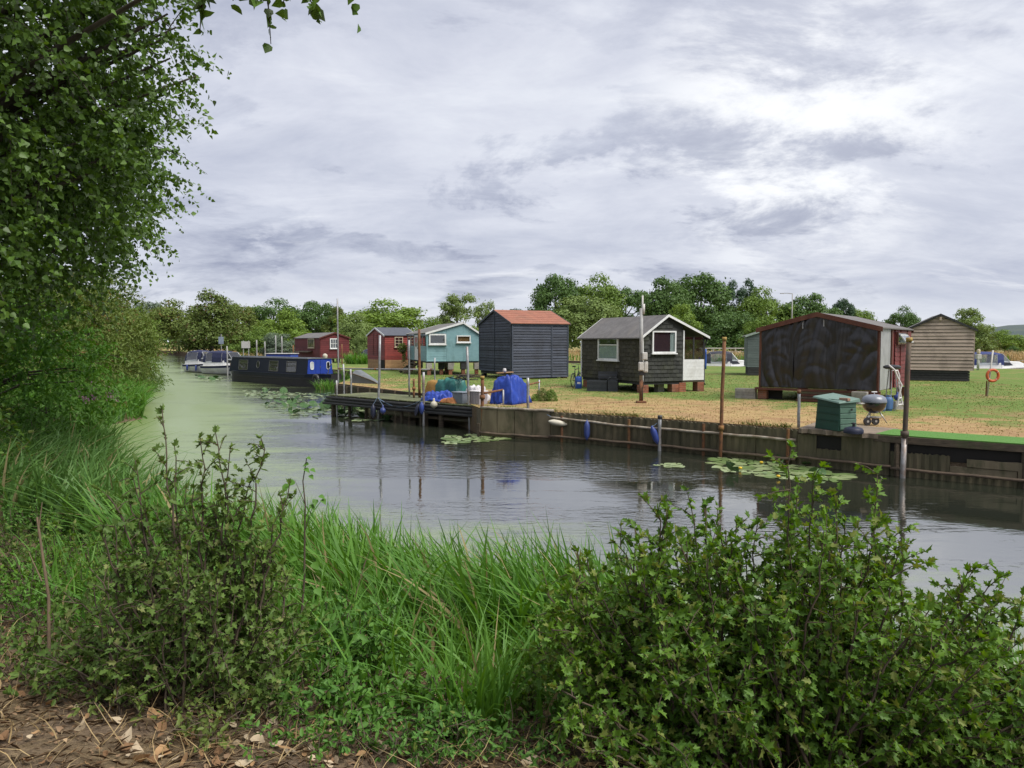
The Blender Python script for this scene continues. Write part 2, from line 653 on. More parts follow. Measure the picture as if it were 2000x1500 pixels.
# distance across the river from the wall line (metres, roughly)
across = g.math('ADD', g.math('MULTIPLY', sp.outputs[0], -0.63), g.math('MULTIPLY', sp.outputs[1], -0.776))
lane = g.noise(g.mapping(pos, (0.35, 1.0, 1), (1, 7, 0), (0, 0, R(38))), 0.33, 4, 0.55, 0.6)
calm = g.mapr(lane, 0.46, 0.60, 1.0, 0.10, True)
bp = g.n('ShaderNodeBump')
g.link(g.math('MULTIPLY', calm, 0.24), bp.inputs['Strength'])
bp.inputs['Distance'].default_value = 0.05
g.link(hgt, bp.inputs['Height'])
g.link(bp.outputs[0], b.inputs['Normal'])
weed = g.n('ShaderNodeBsdfPrincipled')
wf = g.noise(pos, 26, 4, 0.8)
wc = g.mix(g.mapr(wf, 0.3, 0.7), (0.155, 0.215, 0.070), (0.255, 0.325, 0.125))
g.link(wc, weed.inputs['Base Color'])
weed.inputs['Roughness'].default_value = 0.35
weed.inputs['Specular IOR Level'].default_value = 0.5
bp2 = g.n('ShaderNodeBump'); bp2.inputs['Strength'].default_value = 0.25; bp2.inputs['Distance'].default_value = 0.01
g.link(wf, bp2.inputs['Height']); g.link(bp2.outputs[0], weed.inputs['Normal'])
# weed lies thick near the reed side (small distance to the left bank) and thins to streaks in mid-river
at = g.n('ShaderNodeAttribute'); at.attribute_name = 'shore'
side = at.outputs['Fac']
drift = g.noise(g.mapping(pos, (0.5, 1.4, 1), (2, 5, 0), (0, 0, R(48))), 0.30, 5, 0.62, 0.9)
streak = g.noise(g.mapping(pos, (0.5, 2.2, 1), (8, 1, 0), (0, 0, R(52))), 1.1, 4, 0.65, 0.6)
speck = g.noise(pos, 7.0, 6, 0.85)
thick = g.math('ADD', g.mapr(side, 0.3, 10.0, 0.25, -0.14, True), g.mapr(sp.outputs[0], -11.0, -2.0, 0.12, -0.03, True))
amt = g.math('ADD', g.math('ADD', g.math('MULTIPLY', drift, 0.50), g.math('MULTIPLY', streak, 0.25)), g.math('ADD', g.math('MULTIPLY', speck, 0.30), thick))
wmask = g.mapr(amt, 0.54, 0.84, 0.0, 0.80, True)
mx = g.n('ShaderNodeMixShader')
g.link(wmask, mx.inputs[0]); g.link(b.outputs[0], mx.inputs[1]); g.link(weed.outputs[0], mx.inputs[2])
g.link(mx.outputs[0], wm.node_tree.nodes['Material Output'].inputs[0])
wx = np.concatenate([[-220, -160], np.arange(-120, -30, 4.0), np.arange(-30, 14, 0.6), [16, 20, 40, 120, 400]])
wy = np.concatenate([[-60, -10], np.arange(-2, 40, 0.6), np.arange(40, 120, 4), np.arange(120, 240, 12), [245]])
WX, WY = np.meshgrid(wx, wy)
idx = np.arange(len(wx) * len(wy)).reshape(len(wy), len(wx))
quads = np.stack([idx[:-1, :-1], idx[:-1, 1:], idx[1:, 1:], idx[1:, :-1]], -1).reshape(-1, 4)
me = bpy.data.meshes.new('river')
me.from_pydata(np.stack([WX, WY, WX * 0], -1).reshape(-1, 3).tolist(), [], quads.tolist())
at = me.attributes.new('shore', 'FLOAT', 'POINT')
at.data.foreach_set('value', np.maximum(0, -bank_sd(WX, WY)).ravel().astype(np.float32))
me.materials.append(wm)
river = link('river', me)
river['kind'] = 'structure'

# ------------------------------------------------------------------ shared materials
M_white = pmat('white_paint', (0.74, 0.75, 0.75), (0.62, 0.63, 0.62), 9, 0.45, 0.05, dirt=(0.35, 0.33, 0.28), dirt_amt=0.35)
M_brick = pmat('brick_red', (0.30, 0.105, 0.055), (0.20, 0.075, 0.045), 12, 0.9, 0.5, 40, dirt=(0.16, 0.13, 0.10), vary=0.25)
M_block = pmat('concrete_block', (0.34, 0.32, 0.29), (0.24, 0.22, 0.20), 12, 0.95, 0.5, 50, dirt=(0.13, 0.12, 0.09), vary=0.2)
M_dark = pmat('void_shade', (0.018, 0.016, 0.014), None, 4, 0.9)  # near-black that paints the shade of openings, board gaps and rooms
M_steel = pmat('galvanised_steel', (0.34, 0.35, 0.36), (0.22, 0.22, 0.22), 8, 0.5, 0.1, metal=0.5, dirt=(0.16, 0.09, 0.05), dirt_amt=0.7, dirt_scale=3)
M_rust = pmat('rusty_steel', (0.20, 0.085, 0.035), (0.085, 0.045, 0.028), 7, 0.85, 0.3, 30, dirt=(0.30, 0.17, 0.05), dirt_amt=0.6, dirt_scale=4)
M_oldwood = pmat('weathered_timber', (0.115, 0.088, 0.060), (0.055, 0.042, 0.030), 5, 0.9, 0.5, 30, stretch=(1, 1, 4), dirt=(0.06, 0.075, 0.03), dirt_amt=0.6, vary=0.25)
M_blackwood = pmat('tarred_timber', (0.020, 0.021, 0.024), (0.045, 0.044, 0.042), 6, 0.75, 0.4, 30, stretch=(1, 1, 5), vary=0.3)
M_glass = glassmat('window_glass', gloss=0.10)
M_clear = glassmat('clear_glass', gloss=0.28)
M_curtain = pmat('net_curtain', (0.55, 0.58, 0.56), (0.33, 0.36, 0.35), 12, 0.9, stretch=(4, 4, 0.2))
M_blackplastic = pmat('black_plastic', (0.018, 0.018, 0.02), (0.03, 0.03, 0.032), 10, 0.4, 0.05)


# ------------------------------------------------------------------ hut tools (local frame: x along the front, y away from the river side, z up)
class WF:
    """a wall's own frame: u along it, z up, n outwards"""
    def __init__(self, o, u, n):
        self.o = Vector((o[0], o[1], 0)); self.u = Vector((u[0], u[1], 0)); self.n = Vector((n[0], n[1], 0))

    def p(self, u, z, n=0.0):
        q = self.o + self.u * u + self.n * n
        return (q.x, q.y, z)

    def box(self, mb, u0, u1, z0, z1, n0, n1):
        P = self.p
        return mb.hexa([P(u0, z0, n0), P(u1, z0, n0), P(u1, z0, n1), P(u0, z0, n1), P(u0, z1, n0), P(u1, z1, n0), P(u1, z1, n1), P(u0, z1, n1)])


def front(w=0): return WF((0, 0), (1, 0), (0, -1))
def leftw(): return WF((0, 0), (0, 1), (-1, 0))
def rightw(w): return WF((w, 0), (0, 1), (1, 0))


def extent(z, W, el, er, za, ua):
    """span of a gable wall at height z (eaves el / er, apex za at ua)"""
    a = 0 if z <= el or za <= el else (z - el) / (za - el) * ua
    c = W if z <= er or za <= er else W - (z - er) / (za - er) * (W - ua)
    return max(a, 0), min(c, W)


_rb = random.Random(5)


def boards(root, wf, W, z0, rows, rowh, mat, el=9e9, er=9e9, za=9e9, ua=0, u0=0.0, u1=None, name='board', lap=0.036, zmax=None, wob=0.006, gap=-0.012):
    """overlapping boards, each an object of its own"""
    for i in range(rows):
        a = z0 + i * rowh
        b_ = a + rowh - gap  # a positive gap bares the core in place of a lap shadow
        if zmax:
            b_ = min(b_, zmax)
        if b_ <= a:
            break
        if za < 1e8:
            xa0, xa1 = extent(a, W, el, er, za, ua)
            xb0, xb1 = extent(min(b_, za), W, el, er, za, ua)
        else:
            xa0 = xb0 = u0; xa1 = xb1 = W if u1 is None else u1
        xa0 = max(xa0, u0); xb0 = max(xb0, u0)
        if u1 is not None:
            xa1 = min(xa1, u1); xb1 = min(xb1, u1)
        if xa1 - xa0 < 0.05:
            break
        w1 = _rb.uniform(-wob, wob); w2 = _rb.uniform(-wob, wob)
        mb = MB()
        P = wf.p
        mb.hexa([P(xa0, a + w1, 0.004), P(xa1, a + w2, 0.004), P(xa1, a + w2, lap), P(xa0, a + w1, lap),
                 P(xb0, b_ + w1, 0.002), P(max(xb1, xb0 + 0.01), b_ + w2, 0.002), P(max(xb1, xb0 + 0.01), b_ + w2, lap * 0.4), P(xb0, b_ + w1, lap * 0.4)])
        mb.build(name, mat, root)


def core(root, w, l, z0, el, er, za, ua, ridge, mat, inset=0.0, name='wall'):
    mb = MB()
    e = inset
    if ridge == 'y':
        mb.prism([(e, z0), (w - e, z0), (w - e, er), (ua, za), (e, el)], 'y', e, l - e)
    else:
        mb.prism([(e, z0), (l - e, z0), (l - e, er), (ua, za), (e, el)], 'x', e, w - e)
    return mb.build(name, mat, root)


def roof(root, w, l, el, er, za, ua, ridge, mat, over=0.14, gov=0.12, th=0.05, name='roof', trim=None, trimw=0.11, back=True, trim_name='bargeboard'):
    """two slopes as real slabs plus boards on the gable ends"""
    W = w if ridge == 'y' else l
    Lg = l if ridge == 'y' else w
    sl = (za - el) / ua if ua > 0 else 0
    sr = (za - er) / (W - ua)
    up = 0.012
    A = (-over, el - over * sl + up); B = (ua, za + up); C = (W + over, er - over * sr + up)
    def P(q, h, dz=0):
        return (q[0], h, q[1] + dz) if ridge == 'y' else (h, q[0], q[1] + dz)
    out = []
    for a, c in ((A, B), (B, C)):
        mb = MB()
        mb.hexa([P(a, -gov), P(c, -gov), P(c, Lg + gov), P(a, Lg + gov), P(a, -gov, th), P(c, -gov, th), P(c, Lg + gov, th), P(a, Lg + gov, th)])
        out.append(mb.build(name, mat, root))
    if trim:
        for h in ((-gov - 0.028,) if not back else (-gov - 0.028, Lg + gov + 0.003)):
            for a, c in ((A, B), (B, C)):
                mb = MB()
                d = trimw
                mb.hexa([P(a, h, th - d), P(c, h, th - d), P(c, h + 0.025, th - d), P(a, h + 0.025, th - d),
                         P(a, h, th + 0.012), P(c, h, th + 0.012), P(c, h + 0.025, th + 0.012), P(a, h + 0.025, th + 0.012)])
                mb.build(trim_name, trim, root)
    return out


def window(root, wf, u0, u1, z0, z1, fm=None, fw=0.06, backing=None, curtain=None, nx=1, ny=1, glass=None, depth=0.07, base=0.02, sill=True, split=None):
    """frame, mullions, pane, and what one sees behind the glass"""
    fm = fm or M_white
    P = wf.p
    fr = MB()
    D = base + depth
    wf.box(fr, u0, u0 + fw, z0, z1, base, D); wf.box(fr, u1 - fw, u1, z0, z1, base, D)
    wf.box(fr, u0 + fw, u1 - fw, z0, z0 + fw, base, D - 0.002); wf.box(fr, u0 + fw, u1 - fw, z1 - fw, z1, base, D - 0.002)
    win = fr.build('window', fm, root)
    if backing:
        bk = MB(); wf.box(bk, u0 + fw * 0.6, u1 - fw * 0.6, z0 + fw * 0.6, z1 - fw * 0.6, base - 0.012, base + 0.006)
        bk.build('blind_or_unlit_room', backing, win)
    iu0, iu1, iz0, iz1 = u0 + fw, u1 - fw, z0 + fw, z1 - fw
    if curtain:
        cu = MB()
        c0, c1, cz0, cz1, cm = curtain
        n = 14
        a = iu0 + (iu1 - iu0) * c0; b_ = iu0 + (iu1 - iu0) * c1
        za_, zb_ = iz0 + (iz1 - iz0) * cz0, iz0 + (iz1 - iz0) * cz1
        vs = []
        for i in range(n + 1):
            t = i / n
            nn = base + 0.018 + 0.006 * math.sin(i * 2.4)
            vs += [P(a + (b_ - a) * t, za_, nn), P(a + (b_ - a) * t, zb_, nn)]
        cu.add(vs, [(2 * i, 2 * i + 2, 2 * i + 3, 2 * i + 1) for i in range(n)])
        cu.build('curtain', cm, win)
    xs = [iu0 + (iu1 - iu0) * i / nx for i in range(nx + 1)]
    zs = split if split else [i / ny for i in range(ny + 1)]
    zs = [iz0 + (iz1 - iz0) * t for t in zs]
    for i in range(len(xs) - 1):
        for j in range(len(zs) - 1):
            pn = MB(); wf.box(pn, xs[i] + 0.002, xs[i + 1] - 0.002, zs[j] + 0.002, zs[j + 1] - 0.002, base + 0.04, base + 0.045)
            pn.build('pane', glass or M_glass, win)
    bars = MB()
    bw = fw * 0.5
    for x in xs[1:-1]:
        wf.box(bars, x - bw / 2, x + bw / 2, iz0, iz1, base + 0.03, D - 0.006)
    for z in zs[1:-1]:
        wf.box(bars, iu0, iu1, z - bw / 2, z + bw / 2, base + 0.031, D - 0.008)
    if bars.v:
        bars.build('glazing_bar', fm, win)
    if sill:
        s = MB(); wf.box(s, u0 - 0.04, u1 + 0.04, z0 - 0.045, z0 - 0.001, base, D + 0.05)
        s.build('sill', fm, win)
    return win


def slen(C, th, px):
    """length from corner C along direction th (radians) until picture column px"""
    r = (px - 1000) / F
    dx, dy = math.cos(th), math.sin(th)
    return (r * (C[1] + 0.1) - C[0]) / (dx - r * dy)


def pier(root, x, y, z1, w, mats, d=None, name='pier', z0=-0.05):
    """stacked blocks, one object per block"""
    d = d or w
    n = max(1, len(mats))
    h = (z1 - z0) / n
    for i, m in enumerate(mats):
        j = _rb.uniform(-0.02, 0.02)
        MB().box(x - w / 2 + j, x + w / 2 + j, y - d / 2 + j, y + d / 2 + j, z0 + i * h, z0 + (i + 1) * h - 0.006).build(name, m, root, bevel=0.008)


def brick_pier(root, x, y, z1, w=0.33, d=0.33, mat=None, z0=-0.03, name='brick'):
    """courses of bricks with open joints: each brick an object"""
    rows = max(1, round((z1 - z0) / 0.078))
    rh = (z1 - z0) / rows
    MB().box(x - w / 2 + 0.012, x + w / 2 - 0.012, y - d / 2 + 0.012, y + d / 2 - 0.012, z0, z1 - 0.001).build('mortar', M_block, root)
    for r in range(rows):
        for k in (0, 1):
            if r % 2 == 0:
                b = (x - w / 2, x + w / 2, y - d / 2 + k * d / 2, y - d / 2 + (k + 1) * d / 2)
            else:
                b = (x - w / 2 + k * w / 2, x - w / 2 + (k + 1) * w / 2, y - d / 2, y + d / 2)
            MB().box(b[0] + 0.004, b[1] - 0.004, b[2] + 0.004, b[3] - 0.004, z0 + r * rh + 0.005, z0 + (r + 1) * rh - 0.005).build(name, mat or M_brick, root)


# ------------------------------------------------------------------ hut: dark grey shingled, on brick piers
th = R(24)
C = atz(1253, 768, GZ)
g_w1 = slen(C, th, 1332)                 # shingled front
g_w = slen(C, th, 1374)                  # with glazed porch
g_l = slen(C, th + math.pi / 2, 1136)
hut = thing('shingled_hut', 'dark grey shingled hut with white trimmed gable on brick piers beside a utility post', 'hut', (C.x, C.y, GZ), th)
dz = lambda py: zat(py, C.y) - GZ
fz, ez, az = dz(745), dz(657), dz(617)
M_shing = pmat('shingle_grey', (0.046, 0.048, 0.044), (0.028, 0.030, 0.027), 9, 0.9, 0.5, 60, dirt=(0.05, 0.055, 0.03), dirt_amt=0.5, vary=0.3)
M_shing2 = pmat('shingle_mossy', (0.058, 0.054, 0.040), (0.034, 0.034, 0.024), 8, 0.92, 0.5, 60, dirt=(0.06, 0.06, 0.025), dirt_amt=0.6, vary=0.3)
M_felt = pmat('roof_felt', (0.150, 0.143, 0.140), (0.105, 0.10, 0.098), 3, 0.95, 0.4, 80, dirt=(0.17, 0.155, 0.14), dirt_amt=0.5)
ua = slen(C, th, 1300)
ler = ez + 0.0
core(hut, g_w1, g_l, fz, ez, ez + (az - ez) * (1 - (g_w1 - ua) / (g_w - ua)), az, ua, 'y', M_shing)
roof(hut, g_w, g_l, ez, ez, az, ua, 'y', M_felt, over=0.16, gov=0.14, trim=M_white, trimw=0.085)


def shingles(root, wf, W, z0, zmax, sw, sh, mat, el=9e9, er=9e9, za=9e9, ua=0, holes=()):
    k = 0
    rows = int((zmax - z0) / sh)
    cache = {}
    for r in range(rows):
        a = z0 + r * sh
        x0, x1 = extent(a + sh, W, el, er, za, ua) if za < 1e8 else (0, W)
        u = x0 - (sw / 2 if r % 2 else 0)
        while u < x1 - 0.02:
            p0, p1 = max(u, x0), min(u + sw, x1)
            u += sw
            if p1 - p0 < 0.05 or any(h[0] < (p0 + p1) / 2 < h[1] and h[2] < a + sh / 2 < h[3] for h in holes):
                continue
            P = wf.p
            j = _rb.uniform(0, 0.008); t = _rb.uniform(-0.008, 0.008)
            mb = MB()
            mb.hexa([P(p0 + 0.006, a - 0.01 + t, 0.003), P(p1 - 0.006, a - 0.01 - t, 0.003), P(p1 - 0.006, a - 0.01 - t, 0.03 + j), P(p0 + 0.006, a - 0.01 + t, 0.03 + j),
                     P(p0 + 0.004, a + sh, 0.001), P(p1 - 0.004, a + sh, 0.001), P(p1 - 0.004, a + sh, 0.008), P(p0 + 0.004, a + sh, 0.008)])
            mb.build('shingle', mat, root)


wl = leftw(); wfr = front()
# side window
cu0 = slen(C, th + math.pi / 2, 1209); cu1 = slen(C, th + math.pi / 2, 1170)
shingles(hut, wl, g_l, fz, ez, 0.30, 0.165, M_shing2, holes=[(cu0 - 0.02, cu1 + 0.02, dz(705), dz(655))])
fu0, fu1 = slen(C, th, 1271), slen(C, th, 1317)
shingles(hut, wfr, g_w1, fz, az - 0.1, 0.30, 0.165, M_shing, el=ez, er=ez + 0.12, za=az, ua=ua, holes=[(fu0, fu1, dz(692), dz(646))])
M_drapes = pmat('maroon_curtain', (0.055, 0.022, 0.030), (0.030, 0.014, 0.02), 10, 0.9, stretch=(4, 4, 0.3))
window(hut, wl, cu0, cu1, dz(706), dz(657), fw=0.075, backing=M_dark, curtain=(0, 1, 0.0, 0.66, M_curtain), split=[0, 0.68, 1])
window(hut, wfr, fu0, fu1, dz(690), dz(646), fw=0.06, backing=M_drapes, curtain=(0.8, 1.0, 0, 1, M_curtain))
# trim strips, porch
mb = MB(); wfr.box(mb, -0.04, 0.05, fz, ez, 0.0, 0.045); mb.build('corner_strip', M_white, hut)
mb = MB(); wl.box(mb, g_l - 0.06, g_l + 0.02, fz, ez, 0.0, 0.05); mb.build('corner_strip', M_white, hut)
mb = MB(); wfr.box(mb, g_w1 + 0.003, g_w1 + 0.06, fz, ez + 0.25, -0.03, 0.04); mb.build('porch_post', M_white, hut)
pz1 = dz(703)
nb = 6
for i in range(nb):
    mb = MB(); a = fz + (pz1 - fz) * i / nb
    wfr.box(mb, g_w1 + 0.06, g_w - 0.01, a + 0.004, a + (pz1 - fz) / nb, -0.02, 0.015); mb.build('white_board', M_white, hut)
    mb = MB(); rightw(g_w).box(mb, 0.0, g_l * 0.5, a + 0.004, a + (pz1 - fz) / nb, -0.03, 0.0); mb.build('white_board', M_white, hut)
for u in (g_w1 + (g_w - g_w1) * 0.5, g_w - 0.03):
    mb = MB(); wfr.box(mb, u - 0.025, u + 0.025, pz1 + 0.003, ez, -0.03, 0.02); mb.build('porch_post', M_blackwood, hut)
for v in (0.5, 0.98):
    mb = MB(); rightw(g_w).box(mb, g_l * v - 0.06, g_l * v, fz if v > 0.6 else pz1, ez - 0.02, -0.055, 0.0); mb.build('porch_post', M_blackwood, hut)
for u0, u1 in ((g_w1 + 0.065, g_w1 + (g_w - g_w1) * 0.5 - 0.028), (g_w1 + (g_w - g_w1) * 0.5 + 0.028, g_w - 0.06)):
    mb = MB(); wfr.box(mb, u0, u1, pz1 + 0.004, ez - 0.02, -0.006, 0.0); mb.build('porch_pane', M_clear, hut)
mb = MB(); rightw(g_w).box(mb, 0.02, g_l * 0.5 - 0.07, pz1 + 0.004, ez - 0.02, -0.035, -0.03); mb.build('porch_pane', M_clear, hut)
MB().box(g_w1 - 0.05, g_w, 0.02, g_l, fz - 0.08, fz - 0.002).build('porch_floor', M_oldwood, hut)
MB().box(0.03, g_w1 - 0.06, 0.03, g_l - 0.03, fz - 0.14, fz - 0.004).build('floor_joists', M_blackwood, hut)
# gutter and downpipe
mb = MB(); mb.tube([(g_w + 0.13, 0.0, ez - 0.1), (g_w + 0.10, 0.02, ez - 0.25), (g_w + 0.03, 0.03, ez - 0.4), (g_w + 0.03, 0.03, 0.35), (g_w + 0.05, -0.04, 0.27)], 0.03, 8)
mb.build('downpipe', M_blackplastic, hut, smooth=True)
mb = MB(); mb.tube([(g_w + 0.17, -0.12, ez - 0.08), (g_w + 0.17, g_l, ez - 0.08)], 0.045, 8); mb.build('gutter', M_blackplastic, hut, smooth=True)
zt = fz - 0.145
for x, y in ((0.16, 0.16), (0.16, g_l - 0.3), (g_w1 - 0.35, 0.15), (g_w1 + 0.02, 0.17), (g_w - 0.15, 0.17), (g_w - 0.2, g_l - 0.2)):
    brick_pier(hut, x, y, zt if x < g_w1 - 0.1 else fz - 0.085, 0.34, 0.34)
for x, y in ((g_w1 * 0.62, g_l * 0.45), (0.2, g_l * 0.55), (g_w1 * 0.6, 0.5)):
    pier(hut, x, y, zt, 0.3, [M_block, M_block, M_block])
shingled = hut
GH = (C, th, g_w, g_w1, g_l, fz)

# ------------------------------------------------------------------ hut: navy clapboard with red roof
th = R(27)
C = atz(999, 741, GZ)
w = slen(C, th, 1109); l = slen(C, th + math.pi / 2, 937)
dz = lambda py: zat(py, C.y) - GZ
hut = thing('clapboard_hut', 'tall navy clapboard hut with orange red roof standing behind the jetty', 'hut', (C.x, C.y, GZ), th)
M_navy = pmat('navy_boards', (0.034, 0.041, 0.062), (0.052, 0.060, 0.082), 3, 0.62, 0.35, 14, stretch=(1, 1, 6), dirt=(0.02, 0.022, 0.03), vary=0.32)
M_redroof = pmat('red_roof_felt', (0.30, 0.125, 0.08), (0.23, 0.095, 0.065), 2.5, 0.88, 0.5, 30, dirt=(0.19, 0.105, 0.07), dirt_amt=0.45, dirt_scale=1.8)
z0, ze, za = dz(738), dz(631), dz(604)
core(hut, w, l, z0 + 0.28, ze, ze, za, l / 2, 'x', M_dark, inset=0.004)  # dark core paints the shadow lines seen through the board gaps
rows = 20
boards(hut, front(), w, z0, rows, (ze - z0) / rows, M_navy, u0=0.09, u1=w * 0.70 - 0.04, zmax=ze, gap=0.02, lap=0.045, wob=0.012)
boards(hut, front(), w, z0, rows, (ze - z0) / rows, M_navy, u0=w * 0.70 + 0.04, u1=w - 0.07, zmax=ze, gap=0.02, lap=0.045, wob=0.012)
boards(hut, leftw(), l, z0 + 0.3, 26, (ze - z0) / rows, M_navy, el=ze, er=ze, za=za, ua=l / 2, gap=0.02, lap=0.045, wob=0.012)
for u in (0.0, w * 0.70 - 0.037, w - 0.07):
    mb = MB(); front().box(mb, u, u + 0.075 if u else 0.088, z0 - 0.02, ze, 0.0, 0.055); mb.build('corner_post', M_navy, hut)
for u in (0.0, l * 0.5 - 0.04, l - 0.07):
    mb = MB(); leftw().box(mb, u, u + 0.07, z0 - (0.3 if u == 0 else -0.3), ze if u != l * 0.5 - 0.04 else za - 0.06, 0.0, 0.055); mb.build('corner_post', M_navy, hut)
mb = MB(); front().box(mb, 0, w, ze - 0.10, ze - 0.012, 0.057, 0.08); mb.build('fascia', M_navy, hut)
roof(hut, w, l, ze, ze, za, l / 2, 'x', M_redroof, over=0.12, gov=0.08, th=0.04, trim=M_navy, trimw=0.1)
# felt courses on the near slope
for i in range(1, 7):
    t = i / 7
    mb = MB(); y = l / 2 * t - 0.12 * (1 - t); z = ze - 0.12 * (za - ze) / (l / 2) * (1 - t) + (za - ze) * t
    mb.bar((-0.07, y, z + 0.052), (w + 0.07, y, z + 0.052), 0.05, 0.012); mb.build('felt_course', M_redroof, hut)
MB().box(0.05, w - 0.05, 0.05, l - 0.05, z0 + 0.12, z0 + 0.275).build('floor_joists', M_blackwood, hut)
for x, y in ((0.15, 0.2), (w * 0.33, 0.2), (w * 0.55, 0.3), (w * 0.78, 0.2), (w - 0.15, 0.2), (0.15, l - 0.3), (w * 0.5, l - 0.3), (w - 0.2, l - 0.3)):
    if x in (w * 0.33, w - 0.15):
        brick_pier(hut, x, y, z0 + 0.11, 0.3, 0.3)
    else:
        pier(hut, x, y, z0 + 0.11, 0.26, [M_blackwood, M_block] if x != 0.15 else [M_blackwood, M_blackwood])

# ------------------------------------------------------------------ hut: teal with porch
th = R(17)
C = atz(834, 733, GZ)
w = slen(C, th, 936); l = slen(C, th + math.pi / 2, 797)
dz = lambda py: zat(py, C.y) - GZ
hut = thing('teal_hut', 'teal wooden hut with white window frames and finial on tall block stilts', 'hut', (C.x, C.y, GZ), th)
M_teal = pmat('teal_paint', (0.205, 0.350, 0.375), (0.17, 0.305, 0.335), 3, 0.6, 0.12, 20, stretch=(1, 1, 3), dirt=(0.09, 0.17, 0.17), vary=0.10)
M_grroof = pmat('grey_roof_sheet', (0.155, 0.15, 0.14), (0.105, 0.10, 0.095), 3, 0.9, 0.3, 30, dirt=(0.09, 0.10, 0.06), dirt_amt=0.5)
z0, ze, za = dz(706), dz(651), dz(630)
ua = slen(C, th, 905)
ul = slen(C, th, 872)
core(hut, w, l * 0.62, z0, ze - 0.02, ze, za, ua, 'y', M_teal, inset=0.003)
# porch end towards the back
porch_y0 = 0.0
boards(hut, front(), w, z0, 6, (dz(676) - z0) / 6, M_teal, u0=0.06, u1=ul, zmax=dz(676), lap=0.02)
boards(hut, front(), w, dz(651), 3, 0.13, M_teal, el=ze, er=ze, za=za, ua=ua, u0=0.06, u1=ul - 0.01, lap=0.02)
for a, b_ in ((ul + 0.01, ua - 0.005), (ua + 0.005, w - 0.005)):
    mb = MB()
    e0 = extent(9, w, ze, ze, za, ua)
    zl = ze + (za - ze) * a / ua if a < ua else za - (za - ze) * (a - ua) / (w - ua)
    zr = ze + (za - ze) * b_ / ua if b_ <= ua else za - (za - ze) * (b_ - ua) / (w - ua)
    P = front().p
    mb.hexa([P(a, z0, 0.002), P(b_, z0, 0.002), P(b_, z0, 0.018), P(a, z0, 0.018), P(a, zl - 0.01, 0.002), P(b_, zr - 0.01, 0.002), P(b_, zr - 0.01, 0.018), P(a, zl - 0.01, 0.018)])
    mb.build('panel', M_teal, hut)
M_amber = pmat('amber_blind', (0.27, 0.13, 0.045), (0.22, 0.10, 0.035), 8, 0.8)
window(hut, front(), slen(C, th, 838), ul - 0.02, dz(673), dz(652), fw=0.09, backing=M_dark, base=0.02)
window(hut, front(), slen(C, th, 892), slen(C, th, 919), dz(669), dz(655), fw=0.065, backing=M_amber, base=0.02)
mb = MB(); front().box(mb, -0.02, 0.058, z0, ze, 0.0, 0.03); mb.build('corner_strip', M_teal, hut)
# side: half-height boards, door, posts and small windows along the porch
lw = leftw()
boards(hut, lw, l, z0, 6, (dz(676) - z0) / 6, M_teal, u0=0.07, u1=l * 0.38, zmax=dz(676), lap=0.02)
boards(hut, lw, l, z0, 6, (dz(676) - z0) / 6, M_teal, u0=l * 0.62, u1=l, zmax=dz(676), lap=0.02)
for t in (0.0, 0.2, 0.38, 0.62, 0.8, 0.985):
    mb = MB(); lw.box(mb, l * t + 0.005, l * t + 0.06, dz(676) if t in (0.2, 0.8) else z0, ze - 0.02, 0.0, 0.028); mb.build('porch_post', M_teal, hut)
mb = MB(); lw.box(mb, l * 0.40, l * 0.60, z0 + 0.02, ze - 0.08, 0.004, 0.022); dr = mb.build('door', M_white, hut)
mb = MB(); lw.box(mb, l * 0.43, l * 0.57, z0 + 0.9, ze - 0.2, 0.022, 0.028); mb.build('pane', M_glass, dr)
mb = MB(); lw.box(mb, l * 0.415, l * 0.432, z0 + 0.75, z0 + 0.85, 0.022, 0.06); mb.build('handle', M_steel, dr)
for a, b_ in ((0.03, 0.2), (0.22, 0.38), (0.65, 0.8), (0.82, 0.98)):
    mb = MB(); lw.box(mb, l * a + 0.03, l * b_ - 0.005, dz(676) + 0.01, ze - 0.05, 0.004, 0.012); mb.build('porch_pane', M_clear, hut)
MB().box(0.003, w - 0.01, l * 0.62, l, z0, dz(676)).build('back_room', M_teal, hut)
roof(hut, w, l, ze, ze, za, ua, 'y', M_grroof, over=0.10, gov=0.10, th=0.045, trim=M_white, trimw=0.11)
mb = MB(); mb.lathe((ua, -0.12, za + 0.02), [(0.03, 0), (0.045, 0.08), (0.02, 0.12), (0.035, 0.18), (0.004, 0.32)], 8); mb.build('finial', M_white, hut)
MB().box(0.02, w - 0.02, 0.03, l - 0.02, z0 - 0.10, z0 - 0.004).build('floor_joists', M_blackwood, hut)
zt = z0 - 0.105
for i, (x, y) in enumerate(((0.15, 0.15), (w * 0.45, 0.15), (w * 0.70, 0.18), (w - 0.14, 0.15), (0.2, l * 0.5), (w * 0.3, 0.5), (w * 0.6, l * 0.5), (w - 0.2, l * 0.5), (0.2, l - 0.2), (w - 0.2, l - 0.2))):
    brick_pier(hut, x, y, zt * 0.45, 0.22, 0.22)
    pier(hut, x, y, zt, 0.34, [M_block if i % 3 != 2 else M_blackwood], d=0.3, z0=zt * 0.45 + 0.004, name='block')
# steps up to the porch door
for i in range(4):
    MB().box(-0.32 - 0.22 * (3 - i), -0.05 - 0.22 * (3 - i), l * 0.38, l * 0.62, zt * (i + 1) / 4.4 - 0.04, zt * (i + 1) / 4.4).build('step', M_oldwood, hut)
mb = MB()
for y in (l * 0.375, l * 0.625):
    mb.bar((-1.0, y, 0.02), (-0.02, y, zt - 0.02), 0.03, 0.16)
mb.build('stringer', M_oldwood, hut)
TEAL = C

